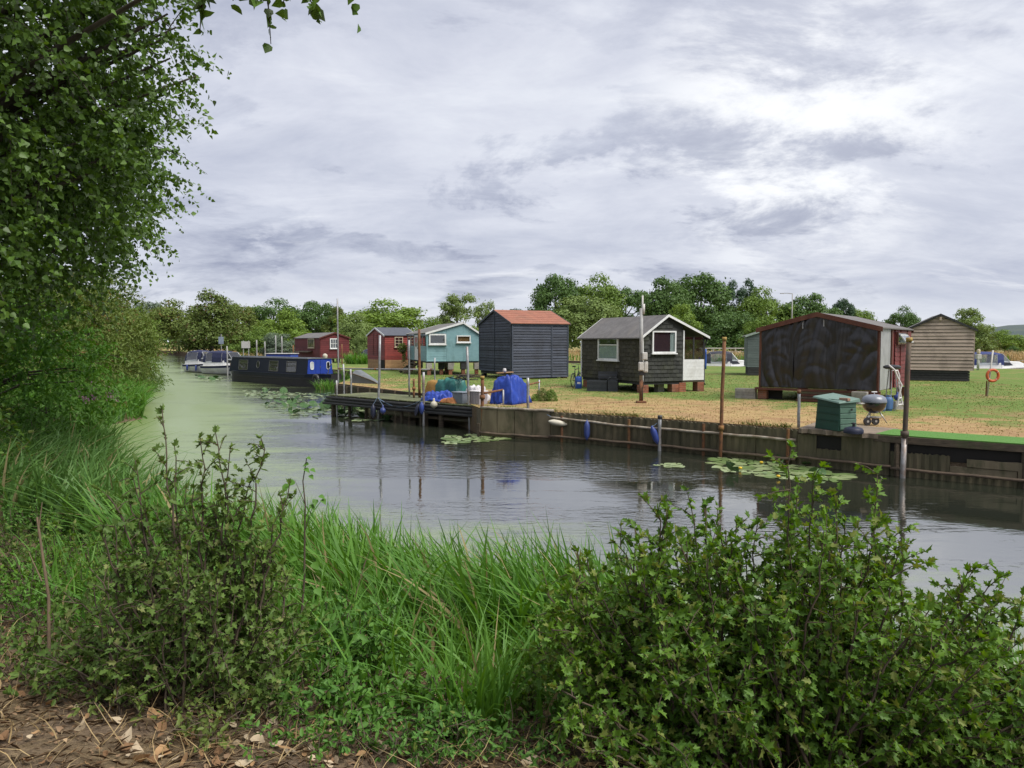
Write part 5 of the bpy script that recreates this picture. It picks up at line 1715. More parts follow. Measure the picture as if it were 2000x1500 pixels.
MB().tube([(-0.3, -0.12, 0.095), (0.03, -0.10, 0.095)], 0.008, 6).build('axle', M_alu, t)
a = atz(1667, 846, GZ + 0.036)
t = thing('barbecue_lid', 'dark barbecue lid lying flat on the broken slab by the bin', 'barbecue lid', tuple(a))
r = 18.5 * a.y / F
MB().lathe((0, 0, 0), [(r * 0.97, 0), (r, 0.03), (r * 0.99, 0.075), (r * 0.85, 0.115), (r * 0.5, 0.14), (0.02, 0.15)], 28).build('dome', M_fnavy, t, autosmooth=True)
MB().tube([(0, 0, 0.145), (0, 0, 0.19)], 0.03, 10).build('stem', M_blackplastic, t)
MB().lathe((0, 0, 0.19), [(0.02, 0), (0.05, 0.01), (0.05, 0.035), (0.02, 0.045)], 12).build('knob', M_blackplastic, t, autosmooth=True)

M_gas = pmat('gas_bottle_blue', (0.065, 0.155, 0.34), (0.05, 0.12, 0.27), 5, 0.5, dirt=(0.12, 0.15, 0.2), dirt_amt=0.5)
for px, py, wpx, hpx, lab in ((1735, 802, 17, 32, 'taller pale blue gas bottle behind the kettle barbecue'), (1722, 803, 15, 15, 'squat blue gas bottle nearest the kettle barbecue legs')):
    a = atz(px, py, GZ); u = a.y / F; r = wpx * u / 2; h = hpx * u
    t = thing('gas_bottle', lab, 'gas bottle', tuple(a))
    MB().lathe((0, 0, 0), [(r * 0.8, 0), (r * 0.8, 0.03), (r, 0.05), (r, h * 0.62), (r * 0.92, h * 0.74), (r * 0.6, h * 0.84), (r * 0.35, h * 0.87)], 20).build('body', M_gas, t, autosmooth=True)
    MB().tube([(0, 0, h * 0.85), (0, 0, h * 0.97)], 0.03, 8).build('valve', M_rust, t)
    MB().torus((0, 0, h * 0.93), r * 0.5, 0.012, 'z', 20, 6).build('collar', M_gas, t)
a = atz(1757, 800, GZ + 0.0); t = thing('blue_ball', 'small blue ball fender under the white step ladder', 'fender', (a.x, a.y + 0.15, GZ))
MB().lathe((0, 0, 0.36), [(0.01, -0.11)] + [(0.1 * math.cos(x), 0.1 * math.sin(x)) for x in np.linspace(-1.4, 1.2, 9)] + [(0.03, 0.12), (0.02, 0.16)], 14).build('ball', M_fblue, t, smooth=True)
MB().bar((-0.12, 0, 0.12), (0.14, 0.02, 0.12), 0.25, 0.24).build('plinth_block', M_block, t)

M_lad = pmat('white_tube', (0.60, 0.58, 0.57), (0.48, 0.46, 0.45), 10, 0.5, dirt=(0.3, 0.27, 0.24))
a = atz(1752, 803, GZ); u = a.y / F
t = thing('boat_ladder', 'white tubular boarding ladder leaning beside the tarpaulin hut', 'ladder', tuple(a))
X = lambda px: (px - 1752) * u
Z = lambda py: (803 - py) * u
for off, pts in ((0.0, [(1746, 803), (1753, 790), (1756, 765), (1760, 752), (1752, 738), (1745, 722), (1734, 713)]), (0.28, [(1776, 797), (1771, 790), (1766, 765), (1763, 750), (1764, 735), (1760, 724), (1748, 724)])):
    MB().tube([(X(p), off, Z(q)) for p, q in pts], 0.026, 8).build('rail', M_lad, t, smooth=True)
for (p, q), (p2, q2) in (((1754, 791), (1771, 791)), ((1755, 778), (1769, 778)), ((1756, 765), (1767, 764)), ((1757, 750), (1764, 750)), ((1746, 724), (1760, 724))):
    MB().tube([(X(p), 0, Z(q)), (X(p2), 0.28, Z(q2))], 0.024, 7).build('rung', M_lad, t, smooth=True)
t2 = thing('black_seat_pad', 'black round pad resting on a stand behind the white ladder', 'stool', (a.x + X(1763), a.y + 0.7, GZ))
h = (803 - 722) * u
MB().lathe((0, 0, h), [(0.18, 0), (0.25, 0.03), (0.25, 0.08), (0.18, 0.12), (0.02, 0.13)], 18).build('pad', M_blackplastic, t2, autosmooth=True)
for k in range(3):
    aa = k * 2.1
    MB().tube([(0.1 * math.cos(aa), 0.1 * math.sin(aa), h), (0.22 * math.cos(aa), 0.22 * math.sin(aa), 0)], 0.016, 6).build('leg', M_steel, t2)

# ------------------------------------------------------------------ lifebuoy and feeder on the right
a = atz(1928, 774, GZ); u = a.y / F
t = thing('lifebuoy', 'orange lifebuoy hung on a pale post on the lawn', 'lifebuoy', tuple(a))
M_orange = pmat('lifebuoy_orange', (0.50, 0.105, 0.030), (0.42, 0.085, 0.025), 5, 0.6)
zc = 41 * u
MB().torus((0.12, -0.10, zc), 11.0 * u, 2.6 * u, 'y', 30, 10).build('ring', M_orange, t, smooth=True)
for k in range(4):
    aa = k * math.pi / 2 + 0.7
    mb = MB(); cx, cz = 0.12 + math.cos(aa) * 11 * u, zc + math.sin(aa) * 11 * u
    mb.torus((0, 0, 0), 2.75 * u, 0.006, 'y', 12, 5)
    o = mb.build('band', M_wsheet, t)
    o.location = (cx, -0.10, cz); o.rotation_euler = (0, -aa, math.pi / 2); o.rotation_euler = (math.pi / 2, 0, 0) if False else (0, -aa + math.pi / 2, 0)
    o.rotation_euler = Matrix.Rotation(-aa, 3, 'Y').to_euler(); o.data.transform(Matrix.Rotation(math.pi / 2, 4, 'X'))
MB().tube([(0, 0, 0), (0.16, 0, 90 * u)], 0.03, 8).build('post', M_boxwhite, t, smooth=True)
MB().tube([(-0.03, 0.03, 0), (-0.02, 0.02, 30 * u)], 0.025, 8).build('stake', M_rust, t)
MB().tube([(0.0, -0.03, zc + 11 * u), (0.14, -0.1, zc + 13.4 * u)], 0.012, 6).build('hook', M_steel, t)
a = aty(1910, 724, 56); t = thing('mooring_bollard', 'small cream headed service post at the lawn edge before the cruiser', 'post', (a.x, a.y, GZ))
u = 56 / F
MB().tube([(0, 0, 0), (0, 0, 30 * u)], 0.09, 8).build('shaft', M_boxwhite, t, smooth=True)
MB().box(-0.16, 0.16, -0.14, 0.14, 22 * u, 31 * u).build('socket_box', M_boxwhite, t, bevel=0.02)
MB().lathe((0, 0, 31.5 * u), [(0.06, 0), (0.12, 0.05), (0.13, 0.25), (0.09, 0.33), (0.02, 0.36)], 14).build('lamp_head', M_cream, t, autosmooth=True)
a = aty(1378, 718, 58); pole('blue_post', 'thin blue post beside the cruiser seen past the shingled hut', 'post', 1379, 682, (a.x, 58, GZ), M_barrel, 0.07, 0.0)
a = aty(1378, 722, 42); t = thing('parasol', 'furled blue parasol standing behind the glazed porch of the shingled hut', 'parasol', (xat(1366, 42), 42, GZ))
u = 42 / F
MB().tube([(0, 0, 0), (0, 0, 36 * u)], 0.025, 6).build('pole', M_steel, t)
MB().lathe((0, 0, 17 * u), [(0.03, 0), (0.22, 0.04), (0.18, 0.3), (0.11, 0.5), (0.02, 0.75)], 10).build('canopy', M_fblue, t)
# lamp column far behind
a = Vector((xat(1545, 95), 95, GZ)); h = zat(573, 95) - GZ
t = thing('lamp_column', 'slender grey lamp column rising among the far trees', 'lamp post', tuple(a))
MB().tube([(0, 0, 0), (0, 0, h)], [0.09, 0.06], 8).build('column', M_postgrey, t, smooth=True)
MB().tube([(0, 0, h - 0.05), (-0.7, 0, h + 0.03), (-1.2, 0, h)], 0.04, 6).build('arm', M_postgrey, t)
MB().box(-1.5, -1.0, -0.12, 0.12, h - 0.05, h + 0.03).build('lantern', M_postgrey, t, bevel=0.02)
# plant hanging on the scarlet hut is built with the vegetation

# ------------------------------------------------------------------ boats
M_gel = pmat('white_gelcoat', (0.66, 0.66, 0.65), (0.58, 0.58, 0.57), 4, 0.25, spec=0.5, dirt=(0.4, 0.38, 0.32), dirt_amt=0.3)
M_canvas = pmat('navy_canvas', (0.022, 0.028, 0.075), (0.016, 0.02, 0.055), 6, 0.75, 0.2, 20)
M_clearpvc = glassmat('canopy_window', (0.75, 0.78, 0.80), 0.15, 0.1)


def cruiser(label, loc, rz, L=5.8, B=2.2, canvas=None, stripe=True, fenders=0, dark_windows=True, open_side=True, group='moored cruisers'):
    """x: bow at +L, transom at 0; near side is y = -B/2"""
    canvas = canvas or M_canvas
    t = thing('cabin_cruiser', label, 'boat', loc, rz, group)
    secs = []; deck = []
    for k in range(13):
        s = k / 12
        b = B / 2 * (1 - max(0, (s - 0.45) / 0.55) ** 2.2) * (0.93 + 0.07 * min(1, s * 4)) + 0.02
        sh = 0.72 + 0.30 * s ** 1.8
        kz = -0.30 + 0.25 * max(0, s - 0.75) / 0.25
        x = s * L
        fl = 0.80 - 0.35 * max(0, s - 0.5)
        secs.append([(x, -b, sh), (x, -b * 0.97, sh * 0.55), (x, -b * fl, 0.05), (x, 0, kz), (x, b * fl, 0.05), (x, b * 0.97, sh * 0.55), (x, b, sh)])
        deck.append((x, b, sh))
    MB().loft(secs).build('hull', M_gel, t, autosmooth=True)
    mb = MB(); mb.add([(x, -b + 0.01, z - 0.006) for x, b, z in deck] + [(x, b - 0.01, z - 0.006) for x, b, z in deck], [(i, i + 1, 13 + i + 1, 13 + i) for i in range(12)]); mb.build('deck', M_gel, t)
    if stripe:
        for s_ in (-1, 1):
            mb = MB()
            vs = []
            for x, b, z in deck:
                vs += [(x, s_ * (b + 0.008), z - 0.02), (x, s_ * (b * 0.985 + 0.008), z - 0.20)]
            mb.add(vs, [(2 * i, 2 * i + 1, 2 * i + 3, 2 * i + 2) for i in range(12)])
            mb.build('stripe', M_canvas, t)
    for s_ in (-1, 1):
        MB().tube([(x, s_ * (b + 0.012), z) for x, b, z in deck], 0.025, 6).build('gunwale', M_gel, t, smooth=True)
    # cabin trunk with side windows
    c0, c1, c2 = L * 0.42, L * 0.50, L * 0.86
    cb = B * 0.40
    z0, z1 = 0.80, 1.38
    cabin = MB().hexa([(c0, -cb, z0 - 0.05), (c2, -cb * 0.45, z0 + 0.1), (c2, cb * 0.45, z0 + 0.1), (c0, cb, z0 - 0.05), (c0, -cb * 0.88, z1), (c2 - 0.9, -cb * 0.5, z1 - 0.05), (c2 - 0.9, cb * 0.5, z1 - 0.05), (c0, cb * 0.88, z1)]).build('cabin', M_gel, t, bevel=0.05)
    for s_ in (-1, 1):
        mb = MB()
        def cp(u, v):
            a = Vector((c0, s_ * cb, z0 - 0.05)).lerp(Vector((c2, s_ * cb * 0.45, z0 + 0.1)), u)
            b = Vector((c0, s_ * cb * 0.88, z1)).lerp(Vector((c2 - 0.9, s_ * cb * 0.5, z1 - 0.05)), u)
            q = a.lerp(b, v); q.y += s_ * 0.012
            return q
        mb.add([cp(0.10, 0.4), cp(0.46, 0.42), cp(0.42, 0.85), cp(0.10, 0.85)], [(0, 1, 2, 3)])
        mb.build('cabin_window', M_enam, t)
    # windscreen
    wz = 1.95
    W0 = [(c1 + 0.25, -cb * 0.75, z1 - 0.02), (c1 + 0.25, cb * 0.75, z1 - 0.02), (c1 - 0.25, cb * 0.7, wz), (c1 - 0.25, -cb * 0.7, wz)]
    MB().add(W0, [(0, 1, 2, 3)]).build('windscreen', M_clearpvc, t)
    for a, b in ((0, 1), (1, 2), (2, 3), (3, 0)):
        MB().tube([W0[a], W0[b]], 0.025, 6).build('windscreen_frame', M_alu, t)
    for s_ in (-1, 1):
        q = [(c1 + 0.25, s_ * cb * 0.75, z1 - 0.02), (c1 - 0.25, s_ * cb * 0.7, wz), (c0 - 0.5, s_ * cb * 0.95, 1.45), (c0 - 0.3, s_ * cb * 0.98, 1.2)]
        MB().add(q, [(0, 1, 2, 3)]).build('side_screen', M_clearpvc, t)
    # cockpit coaming and canvas hood
    MB().hexa([(0.1, -cb, 0.7), (c0, -cb, 0.75), (c0, cb, 0.75), (0.1, cb, 0.7), (0.15, -cb * 0.95, 1.12), (c0, -cb * 0.95, 1.25), (c0, cb * 0.95, 1.25), (0.15, cb * 0.95, 1.12)]).build('coaming', M_gel, t, bevel=0.04)
    prof = [(-1, 1.05), (-0.97, 1.5), (-0.85, 1.9), (-0.45, 2.06), (0, 2.1), (0.45, 2.06), (0.85, 1.9), (0.97, 1.5), (1, 1.05)]
    secs2 = []
    for x, k, drop in ((0.12, 0.95, -0.28), (0.5, 1.0, -0.04), (1.2, 1.0, 0.02), (c0 - 0.3, 0.98, 0.0), (c1 - 0.22, 0.9, -0.10)):
        secs2.append([(x, y * cb * k, max(1.06, z + drop * (z - 1.0))) for y, z in prof])
    o = MB(); o.loft([s[2:7] for s in secs2], cap=False); hood = o.build('canopy', canvas, t, smooth=True)
    md = hood.modifiers.new('thickness', 'SOLIDIFY'); md.thickness = 0.015
    for s_ in (0, 1):
        rows = [(s[:3] if s_ == 0 else s[6:][::1]) for s in secs2]
        for i in range(4):
            mb = MB()
            mb.loft([rows[i], rows[i + 1]], cap=False)
            mb.build('side_curtain', canvas if i in (0, 3) or (i == 2 and not open_side) else M_clearpvc, t)
    mb = MB(); mb.loft([secs2[0][:9], [(0.06, p[1], 1.05) for p in secs2[0]]], cap=False); mb.build('rear_curtain', canvas, t)
    for x in (0.5, c0 - 0.3):
        MB().tube([(x, -cb, 1.1), (x, -cb * 0.88, 1.88), (x, 0, 2.09), (x, cb * 0.88, 1.88), (x, cb, 1.1)], 0.014, 5).build('hoop', M_alu, t)
    # pulpit rail
    MB().tube([(L * 0.72, -B * 0.34, 1.0), (L * 0.76, -B * 0.33, 1.35), (L * 0.99, 0, 1.5), (L * 0.76, B * 0.33, 1.35), (L * 0.72, B * 0.34, 1.0)], 0.014, 6).build('pulpit', M_alu, t)
    for k in range(fenders):
        x = L * (0.18 + 0.25 * k)
        MB().lathe((x, -B / 2 - 0.09, 0.45), [(0.02, -0.32), (0.07, -0.25), (0.09, -0.15), (0.09, 0.12), (0.07, 0.2), (0.02, 0.26)], 10).build('fender', M_fblue, t, smooth=True)
    return t


def bearing(px, Y, z=0.0):
    return (xat(px, Y), Y, z)


b1 = (-30.9, 76.0)
cruiser('white and navy cruiser moored farthest up the river, its canopy raised', (xat(376, 76), 76.0, 0), R(-36), 6.0, 2.3, fenders=3)
cruiser('white cruiser with navy hood moored between the farthest cruiser and the narrowboat', (xat(408, 71), 71.0, 0), R(-22), 6.2, 2.3, open_side=False)
cruiser('white cruiser with charcoal hood seen between the shingled hut and the sage hut', (xat(1376, 67), 67.0, 0), R(-12), 5.0, 2.2, canvas=pmat('charcoal_canvas', (0.035, 0.037, 0.055), None, 6, 0.75), stripe=False, group='cruisers in the channel behind the lawn')
cruiser('white cruiser with bright navy hood moored behind the lawn near the lifebuoy', (xat(1893, 62), 62.6, 0), R(-8), 5.6, 2.4, canvas=pmat('bright_navy_canvas', (0.025, 0.04, 0.15), None, 6, 0.75), stripe=False, group='cruisers in the channel behind the lawn')
t = cruiser('white hull just showing behind the lawn between the maroon and scarlet huts', (xat(712, 92), 92.0, 0), R(-30), 5.2, 2.1, stripe=False, group='cruisers in the channel behind the lawn')

# narrowboat
th = R(-43)
Yb = 50.0
nbo = thing('narrowboat', 'dark navy narrowboat with bright blue stern cabin moored beside lily pads', 'boat', (xat(598, Yb), Yb, 0), th)
M_nbnavy = pmat('narrowboat_navy', (0.009, 0.014, 0.032), (0.007, 0.011, 0.025), 3, 0.45, 0.05, dirt=(0.014, 0.017, 0.028), spec=0.25)
M_nbblue = pmat('narrowboat_blue', (0.024, 0.055, 0.30), (0.020, 0.046, 0.25), 3, 0.35, 0.05, spec=0.4)
M_nbblack = pmat('hull_blacking', (0.010, 0.010, 0.012), (0.018, 0.017, 0.016), 4, 0.6, 0.2)
Lc = -slen(Vector((xat(598, Yb), Yb)), th, 447)
B = 2.05
# local: x = 0 at the stern bulkhead, bow at -Lc..., y = 0 near side of the cabin, y = B far side
gz, rz_ = 0.78, 1.80
secs = []
xb = -Lc - 1.2
for k in range(15):
    s = k / 14
    x = xb + (1.9 - xb) * s
    fb = 1.0
    if s < 0.2: fb = 0.12 + 0.88 * math.sin(s / 0.2 * math.pi / 2)
    if s > 0.86: fb = 0.35 + 0.65 * math.cos((s - 0.86) / 0.14 * math.pi / 2)
    c = B / 2; hw = (B / 2 + 0.10) * fb
    sh = gz + 0.25 * max(0, (0.16 - s) / 0.16) ** 1.5 + 0.06 * max(0, (s - 0.8) / 0.2)
    secs.append([(x, c - hw, sh), (x, c - hw * 1.0, sh - 0.2), (x, c - hw * 0.97, -0.5), (x, c + hw * 0.97, -0.5), (x, c + hw, sh - 0.2), (x, c + hw, sh)])
MB().loft(secs).build('hull', M_nbblack, nbo, autosmooth=True)
for kk, zo in ((0, 0.0), (1, -0.32)):
    MB().tube([Vector(s[0]) + Vector((0, -0.015, zo)) for s in secs], 0.028, 6).build('rubbing_strake', M_nbnavy if kk == 0 else M_nbblack, nbo, smooth=True)
mb = MB()
for i in range(14):
    a, b_ = secs[i], secs[i + 1]
    o_ = Vector((0, -0.012, 0))
    mb.add([Vector(a[0]) + o_, Vector(b_[0]) + o_, Vector(b_[1]) + o_, Vector(a[1]) + o_], [(0, 1, 2, 3)])
mb.build('upper_strake', M_nbnavy, nbo)
tmb = 0.14   # tumblehome
MB().hexa([(-Lc, 0.03, gz), (0, 0.03, gz), (0, B - 0.03, gz), (-Lc, B - 0.03, gz), (-Lc + 0.35, tmb, rz_), (0.0, tmb, rz_), (0.0, B - tmb, rz_), (-Lc + 0.35, B - tmb, rz_)]).build('cabin', M_nbnavy, nbo, bevel=0.01)
MB().hexa([(-Lc + 0.25, tmb - 0.05, rz_), (0.08, tmb - 0.05, rz_), (0.08, B - tmb + 0.05, rz_), (-Lc + 0.25, B - tmb + 0.05, rz_), (-Lc + 0.3, B * 0.3, rz_ + 0.06), (0.06, B * 0.3, rz_ + 0.06), (0.06, B * 0.7, rz_ + 0.06), (-Lc + 0.3, B * 0.7, rz_ + 0.06)]).build('roof', pmat('narrowboat_roof', (0.075, 0.085, 0.09), None, 4, 0.6), nbo)
MB().tube([(-Lc + 0.5, tmb + 0.02, rz_ + 0.05), (-0.1, tmb + 0.02, rz_ + 0.05)], 0.016, 6).build('grab_rail', M_nbnavy, nbo)


def side_pt(x, z, o=0.0):
    f = (z - gz) / (rz_ - gz)
    return (x, 0.03 + (tmb - 0.03) * f - o, z)


M_brass = pmat('window_trim', (0.22, 0.22, 0.21), (0.16, 0.16, 0.15), 8, 0.4, metal=0.5)
cn = Vector((xat(598, Yb), Yb))
for pa_, pb_ in ((483, 466), (542, 525), (577, 559)):
    x0, x1 = -abs(slen(cn, th, pa_)), -abs(slen(cn, th, pb_))
    z0, z1 = gz + 0.13, rz_ - 0.2
    w_ = MB()
    w_.bar(side_pt(x0, z0, 0.01), side_pt(x1, z0, 0.01), 0.05, 0.035); w_.bar(side_pt(x0, z1, 0.01), side_pt(x1, z1, 0.01), 0.05, 0.035)
    w_.bar(side_pt(x0, z0, 0.01), side_pt(x0, z1, 0.01), 0.04, 0.05); w_.bar(side_pt(x1, z0, 0.01), side_pt(x1, z1, 0.01), 0.04, 0.05)
    w_.bar(side_pt(x0, z0 + (z1 - z0) * 0.66, 0.012), side_pt(x1, z0 + (z1 - z0) * 0.66, 0.012), 0.03, 0.025)
    wi = w_.build('window', M_brass, nbo)
    cb_ = MB().add([side_pt(x0, z0, 0.004), side_pt(x1, z0, 0.004), side_pt(x1, z1, 0.004), side_pt(x0, z1, 0.004)], [(0, 1, 2, 3)]); cb_.build('curtain', pmat('brown_curtain', (0.10, 0.085, 0.065), (0.05, 0.042, 0.035), 6, 0.9), wi)
    MB().add([side_pt(x0, z0, 0.014), side_pt(x1, z0, 0.014), side_pt(x1, z1, 0.014), side_pt(x0, z1, 0.014)], [(0, 1, 2, 3)]).build('pane', M_glass, wi)
xc = -abs(slen(cn, th, 503)); zc = (gz + rz_) / 2 + 0.02
pts = [side_pt(xc + 0.19 * math.cos(a), zc + 0.25 * math.sin(a), 0.015) for a in np.linspace(0, 2 * math.pi, 25)]
pw = MB().tube(pts, 0.022, 6, cap=False).build('porthole', M_brass, nbo, smooth=True)
MB().add(pts[:-1], [tuple(range(24))]).build('pane', M_enam, pw)
# stern bulkhead: two doors, two portlights
MB().hexa([(0.003, 0.05, gz), (0.03, 0.05, gz), (0.03, B - 0.05, gz), (0.003, B - 0.05, gz), (0.003, tmb + 0.01, rz_ - 0.015), (0.03, tmb + 0.01, rz_ - 0.015), (0.03, B - tmb - 0.01, rz_ - 0.015), (0.003, B - tmb - 0.01, rz_ - 0.015)]).build('bulkhead', M_nbblue, nbo)
for a, b_ in ((B * 0.34, B * 0.495), (B * 0.505, B * 0.66)):
    dd = MB().box(0.032, 0.055, a, b_, gz + 0.03, rz_ - 0.07).build('stern_door', M_nbblue, nbo, bevel=0.005)
    MB().box(0.056, 0.075, (b_ if a < B * 0.5 else a) - 0.03, (b_ if a < B * 0.5 else a) + 0.03, gz + 0.45, gz + 0.5).build('handle', M_brass, dd)
for yc in (B * 0.20, B * 0.80):
    pts = [(0.04, yc + 0.12 * (1 if math.cos(a) > 0 else -1) * abs(math.cos(a)) ** 0.5, (gz + rz_) / 2 + 0.05 + 0.24 * (1 if math.sin(a) > 0 else -1) * abs(math.sin(a)) ** 0.5) for a in np.linspace(0, 2 * math.pi, 25)]
    pw = MB().tube(pts, 0.022, 6, cap=False).build('portlight', M_white, nbo, smooth=True)
    MB().add([(0.036, p[1], p[2]) for p in pts[:-1]], [tuple(range(24))]).build('pane', M_enam if yc > 1 else M_curtain, pw)
MB().torus((1.35, -0.16, 0.5), 0.27, 0.10, 'y', 24, 10).build('tyre_fender', M_blackplastic, nbo, smooth=True)
MB().tube([(0.9, B * 0.5, gz), (1.1, B * 0.5, gz + 0.5), (1.4, B * 0.5, gz + 0.75)], 0.03, 8).build('tiller', M_steel, nbo)
MB().box(-Lc - 0.9, -Lc + 0.1, 0.5, B - 0.5, gz - 0.1, gz + 0.02).build('fore_deck', M_nbnavy, nbo)
mb = MB()
for y in (0.1, B - 0.1):
    mb.tube([(-Lc - 0.7, B / 2 + (y - B / 2) * 0.6, gz), (-Lc - 0.65, B / 2 + (y - B / 2) * 0.6, gz + 0.5), (-Lc + 0.1, y, gz + 0.55)], 0.016, 6)
mb.build('bow_rail', M_rust, nbo)

# tan covered boat and blue cabin boat beyond the narrowboat
a = (xat(455, 63.5), 63.5, 0)
t = thing('covered_dinghy', 'small boat under a tan ridge cover beyond the narrowboat bow', 'boat', a, R(-20))
secs = []; cov = []
Lx = 2.6
for k in range(9):
    s = k / 8; b = 0.75 * (1 - (2 * s - 1) ** 4 * 0.55)
    secs.append([(Lx * s, -b, 0.9), (Lx * s, -b * 0.8, 0.1), (Lx * s, 0, -0.25), (Lx * s, b * 0.8, 0.1), (Lx * s, b, 0.9)])
    hh = 1.25 + 0.42 * math.sin(math.pi * s) ** 0.7
    cov.append([(Lx * s, -b * 1.04, 0.92), (Lx * s, -b * 0.9, 1.15), (Lx * s, 0, hh), (Lx * s, b * 0.9, 1.15), (Lx * s, b * 1.04, 0.92)])
MB().loft(secs).build('hull', M_gel, t, autosmooth=True)
MB().loft(cov).build('cover', pmat('tan_canvas', (0.33, 0.21, 0.115), (0.27, 0.17, 0.09), 4, 0.85, 0.3), t, autosmooth=True)
a = (xat(512, 64.5), 64.5, 0)
t = thing('blue_cabin_boat', 'low bright blue cabin boat behind the narrowboat roof', 'boat', a, R(-10))
secs = []
for k in range(9):
    s = k / 8; b = 0.95 * (1 - max(0, (0.25 - s) / 0.25) ** 2 * 0.8)
    secs.append([(3.4 * s, -b, 0.8), (3.4 * s, -b * 0.9, 0.0), (3.4 * s, 0, -0.3), (3.4 * s, b * 0.9, 0.0), (3.4 * s, b, 0.8)])
MB().loft(secs).build('hull', M_nbblue, t, autosmooth=True)
MB().hexa([(0.5, -0.8, 0.78), (3.0, -0.8, 0.78), (3.0, 0.8, 0.78), (0.5, 0.8, 0.78), (0.75, -0.68, 1.9), (2.9, -0.68, 1.9), (2.9, 0.68, 1.9), (0.75, 0.68, 1.9)]).build('cabin', M_nbblue, t, bevel=0.03)
MB().box(0.65, 2.98, -0.75, 0.75, 1.905, 1.97).build('roof', M_boxwhite, t, bevel=0.02)
for x in (1.0, 1.8):
    MB().box(x, x + 0.5, -0.80, -0.74, 1.3, 1.65).build('cabin_window', M_enam, t)

# signs and mooring posts up the river
for px, y0, y1, w_, d, lab in ((433, 658, 672, 10, 84, 'small blue grey sign on a post beyond the cruisers'), (481, 667, 680, 17, 82, 'white notice board on two posts behind the tan covered boat')):
    u = d / F
    t = thing('notice_board', lab, 'sign', (xat(px, d), d, GZ - 0.6))
    zt = zat(y0, d) - GZ + 0.6; zb = zat(y1, d) - GZ + 0.6
    MB().box(-w_ * u / 2, w_ * u / 2, -0.08, -0.04, zb, zt).build('board', M_boxwhite if w_ > 12 else pmat('sign_blue_grey', (0.24, 0.29, 0.36), None, 5, 0.5), t, bevel=0.01)
    for x in ((-w_ * u * 0.3, w_ * u * 0.3) if w_ > 12 else (0,)):
        MB().tube([(x, 0, 0), (x, 0, zt + (0.1 if w_ > 12 else 0.3))], 0.05, 8).build('post', M_postgrey, t)
for px, yt, yb, d, lab in ((444, 676, 708, 66, 'white mooring post at the stern of the second cruiser'), (502, 664, 700, 70, 'grey mooring post left of the blue cabin boat'), (539, 655, 700, 69, 'taller mooring post behind the blue cabin boat'),
                           (551, 657, 702, 68, 'mooring post just right of the tallest one behind the blue cabin boat'), (573, 674, 702, 72, 'rust brown post at the left edge of the maroon hut'), (668, 672, 704, 70, 'thin rust red post before the gable of the maroon hut'), (518, 667, 690, 76, 'slim post near the dry field beyond the tan covered boat')):
    pole('mooring_post', lab, 'post', px, yt, (xat(px, d), d, -0.5), M_rust if 'rust' in lab else M_postgrey, 0.06, 0.0, z0=-0.6)
t = thing('garden_ornament', 'pale rounded ornament standing before the maroon hut', 'ornament', (xat(635, 62), 62, GZ))
u = 62 / F
MB().lathe((0, 0, 0), [(0.28, 0), (0.28, 0.1), (0.16, 0.2), (0.2, 0.4), (0.22, 0.55), (0.12, 0.7), (0.19, 0.85), (0.2, 1.0), (0.1, 1.1), (0.02, 1.12)], 14).build('body', M_fwhite, t, smooth=True)
MB().box(-0.34, 0.34, -0.3, 0.3, -0.02, 0.04).build('plinth', M_block, t, bevel=0.01)
# field fence seen far behind
t = thing('field_fence', 'low pale rail fence crossing the dry field behind the cruiser', 'fence', (xat(1370, 110), 110, GZ))
for k in range(8):
    MB().box(k * 1.6, k * 1.6 + 0.14, 0, 0.14, -0.05, 1.25).build('post', M_boxwhite, t)
for z in (0.6, 1.1):
    MB().box(-0.3, 11.6, -0.06, -0.004, z, z + 0.13).build('rail', M_boxwhite, t)

# ------------------------------------------------------------------ vegetation tools
RNG = np.random.default_rng(12)
SHAPES = {
    # (along, across, lift) and faces
    'diamond': ([(0, 0, 0), (0.42, 0.5, 0.10), (1, 0, -0.03), (0.42, -0.5, 0.10)], [(0, 2, 1), (0, 3, 2)]),
    'heart': ([(0, 0, 0), (0.06, 0.42, 0.06), (0.36, 0.5, 0.10), (1.05, 0, -0.10), (0.36, -0.5, 0.10), (0.06, -0.42, 0.06)], [(0, 3, 2, 1), (0, 5, 4, 3)]),
    'oval': ([(0, 0, 0), (0.3, 0.42, 0.09), (0.7, 0.34, 0.08), (1.0, 0, -0.05), (0.7, -0.34, 0.08), (0.3, -0.42, 0.09)], [(0, 3, 2, 1), (0, 5, 4, 3)]),
    'lobed': ([(0, 0, 0), (0.30, 0.46, 0.12), (0.43, 0.25, 0.07), (0.78, 0.42, 0.10), (0.76, 0.17, 0.03), (1.1, 0, -0.10), (0.76, -0.17, 0.03), (0.78, -0.42, 0.10), (0.43, -0.25, 0.07), (0.30, -0.46, 0.12)],
              [(0, 2, 1), (0, 4, 2), (2, 4, 3), (0, 5, 4), (0, 6, 5), (0, 8, 6), (6, 8, 7), (0, 9, 8)]),
}


def unit(a):
    return a / np.maximum(np.linalg.norm(a, axis=-1, keepdims=True), 1e-9)


def rand_dir(n, rng=RNG):
    return unit(rng.normal(size=(n, 3)))


def np_mesh(name, V, Fc, mat):
    """V (n,3), Fc (m,k)"""
    me = bpy.data.meshes.new(name)
    m, k = Fc.shape
    me.vertices.add(len(V)); me.vertices.foreach_set('co', np.ascontiguousarray(V, np.float32).ravel())
    me.loops.add(m * k); me.loops.foreach_set('vertex_index', np.ascontiguousarray(Fc, np.int32).ravel())
    me.polygons.add(m); me.polygons.foreach_set('loop_start', np.arange(0, m * k, k, dtype=np.int32))
    try:
        me.polygons.foreach_set('loop_total', np.full(m, k, np.int32))
    except Exception:
        pass
    me.update(calc_edges=True)
    me.validate()
    if mat:
        me.materials.append(mat)
    return me


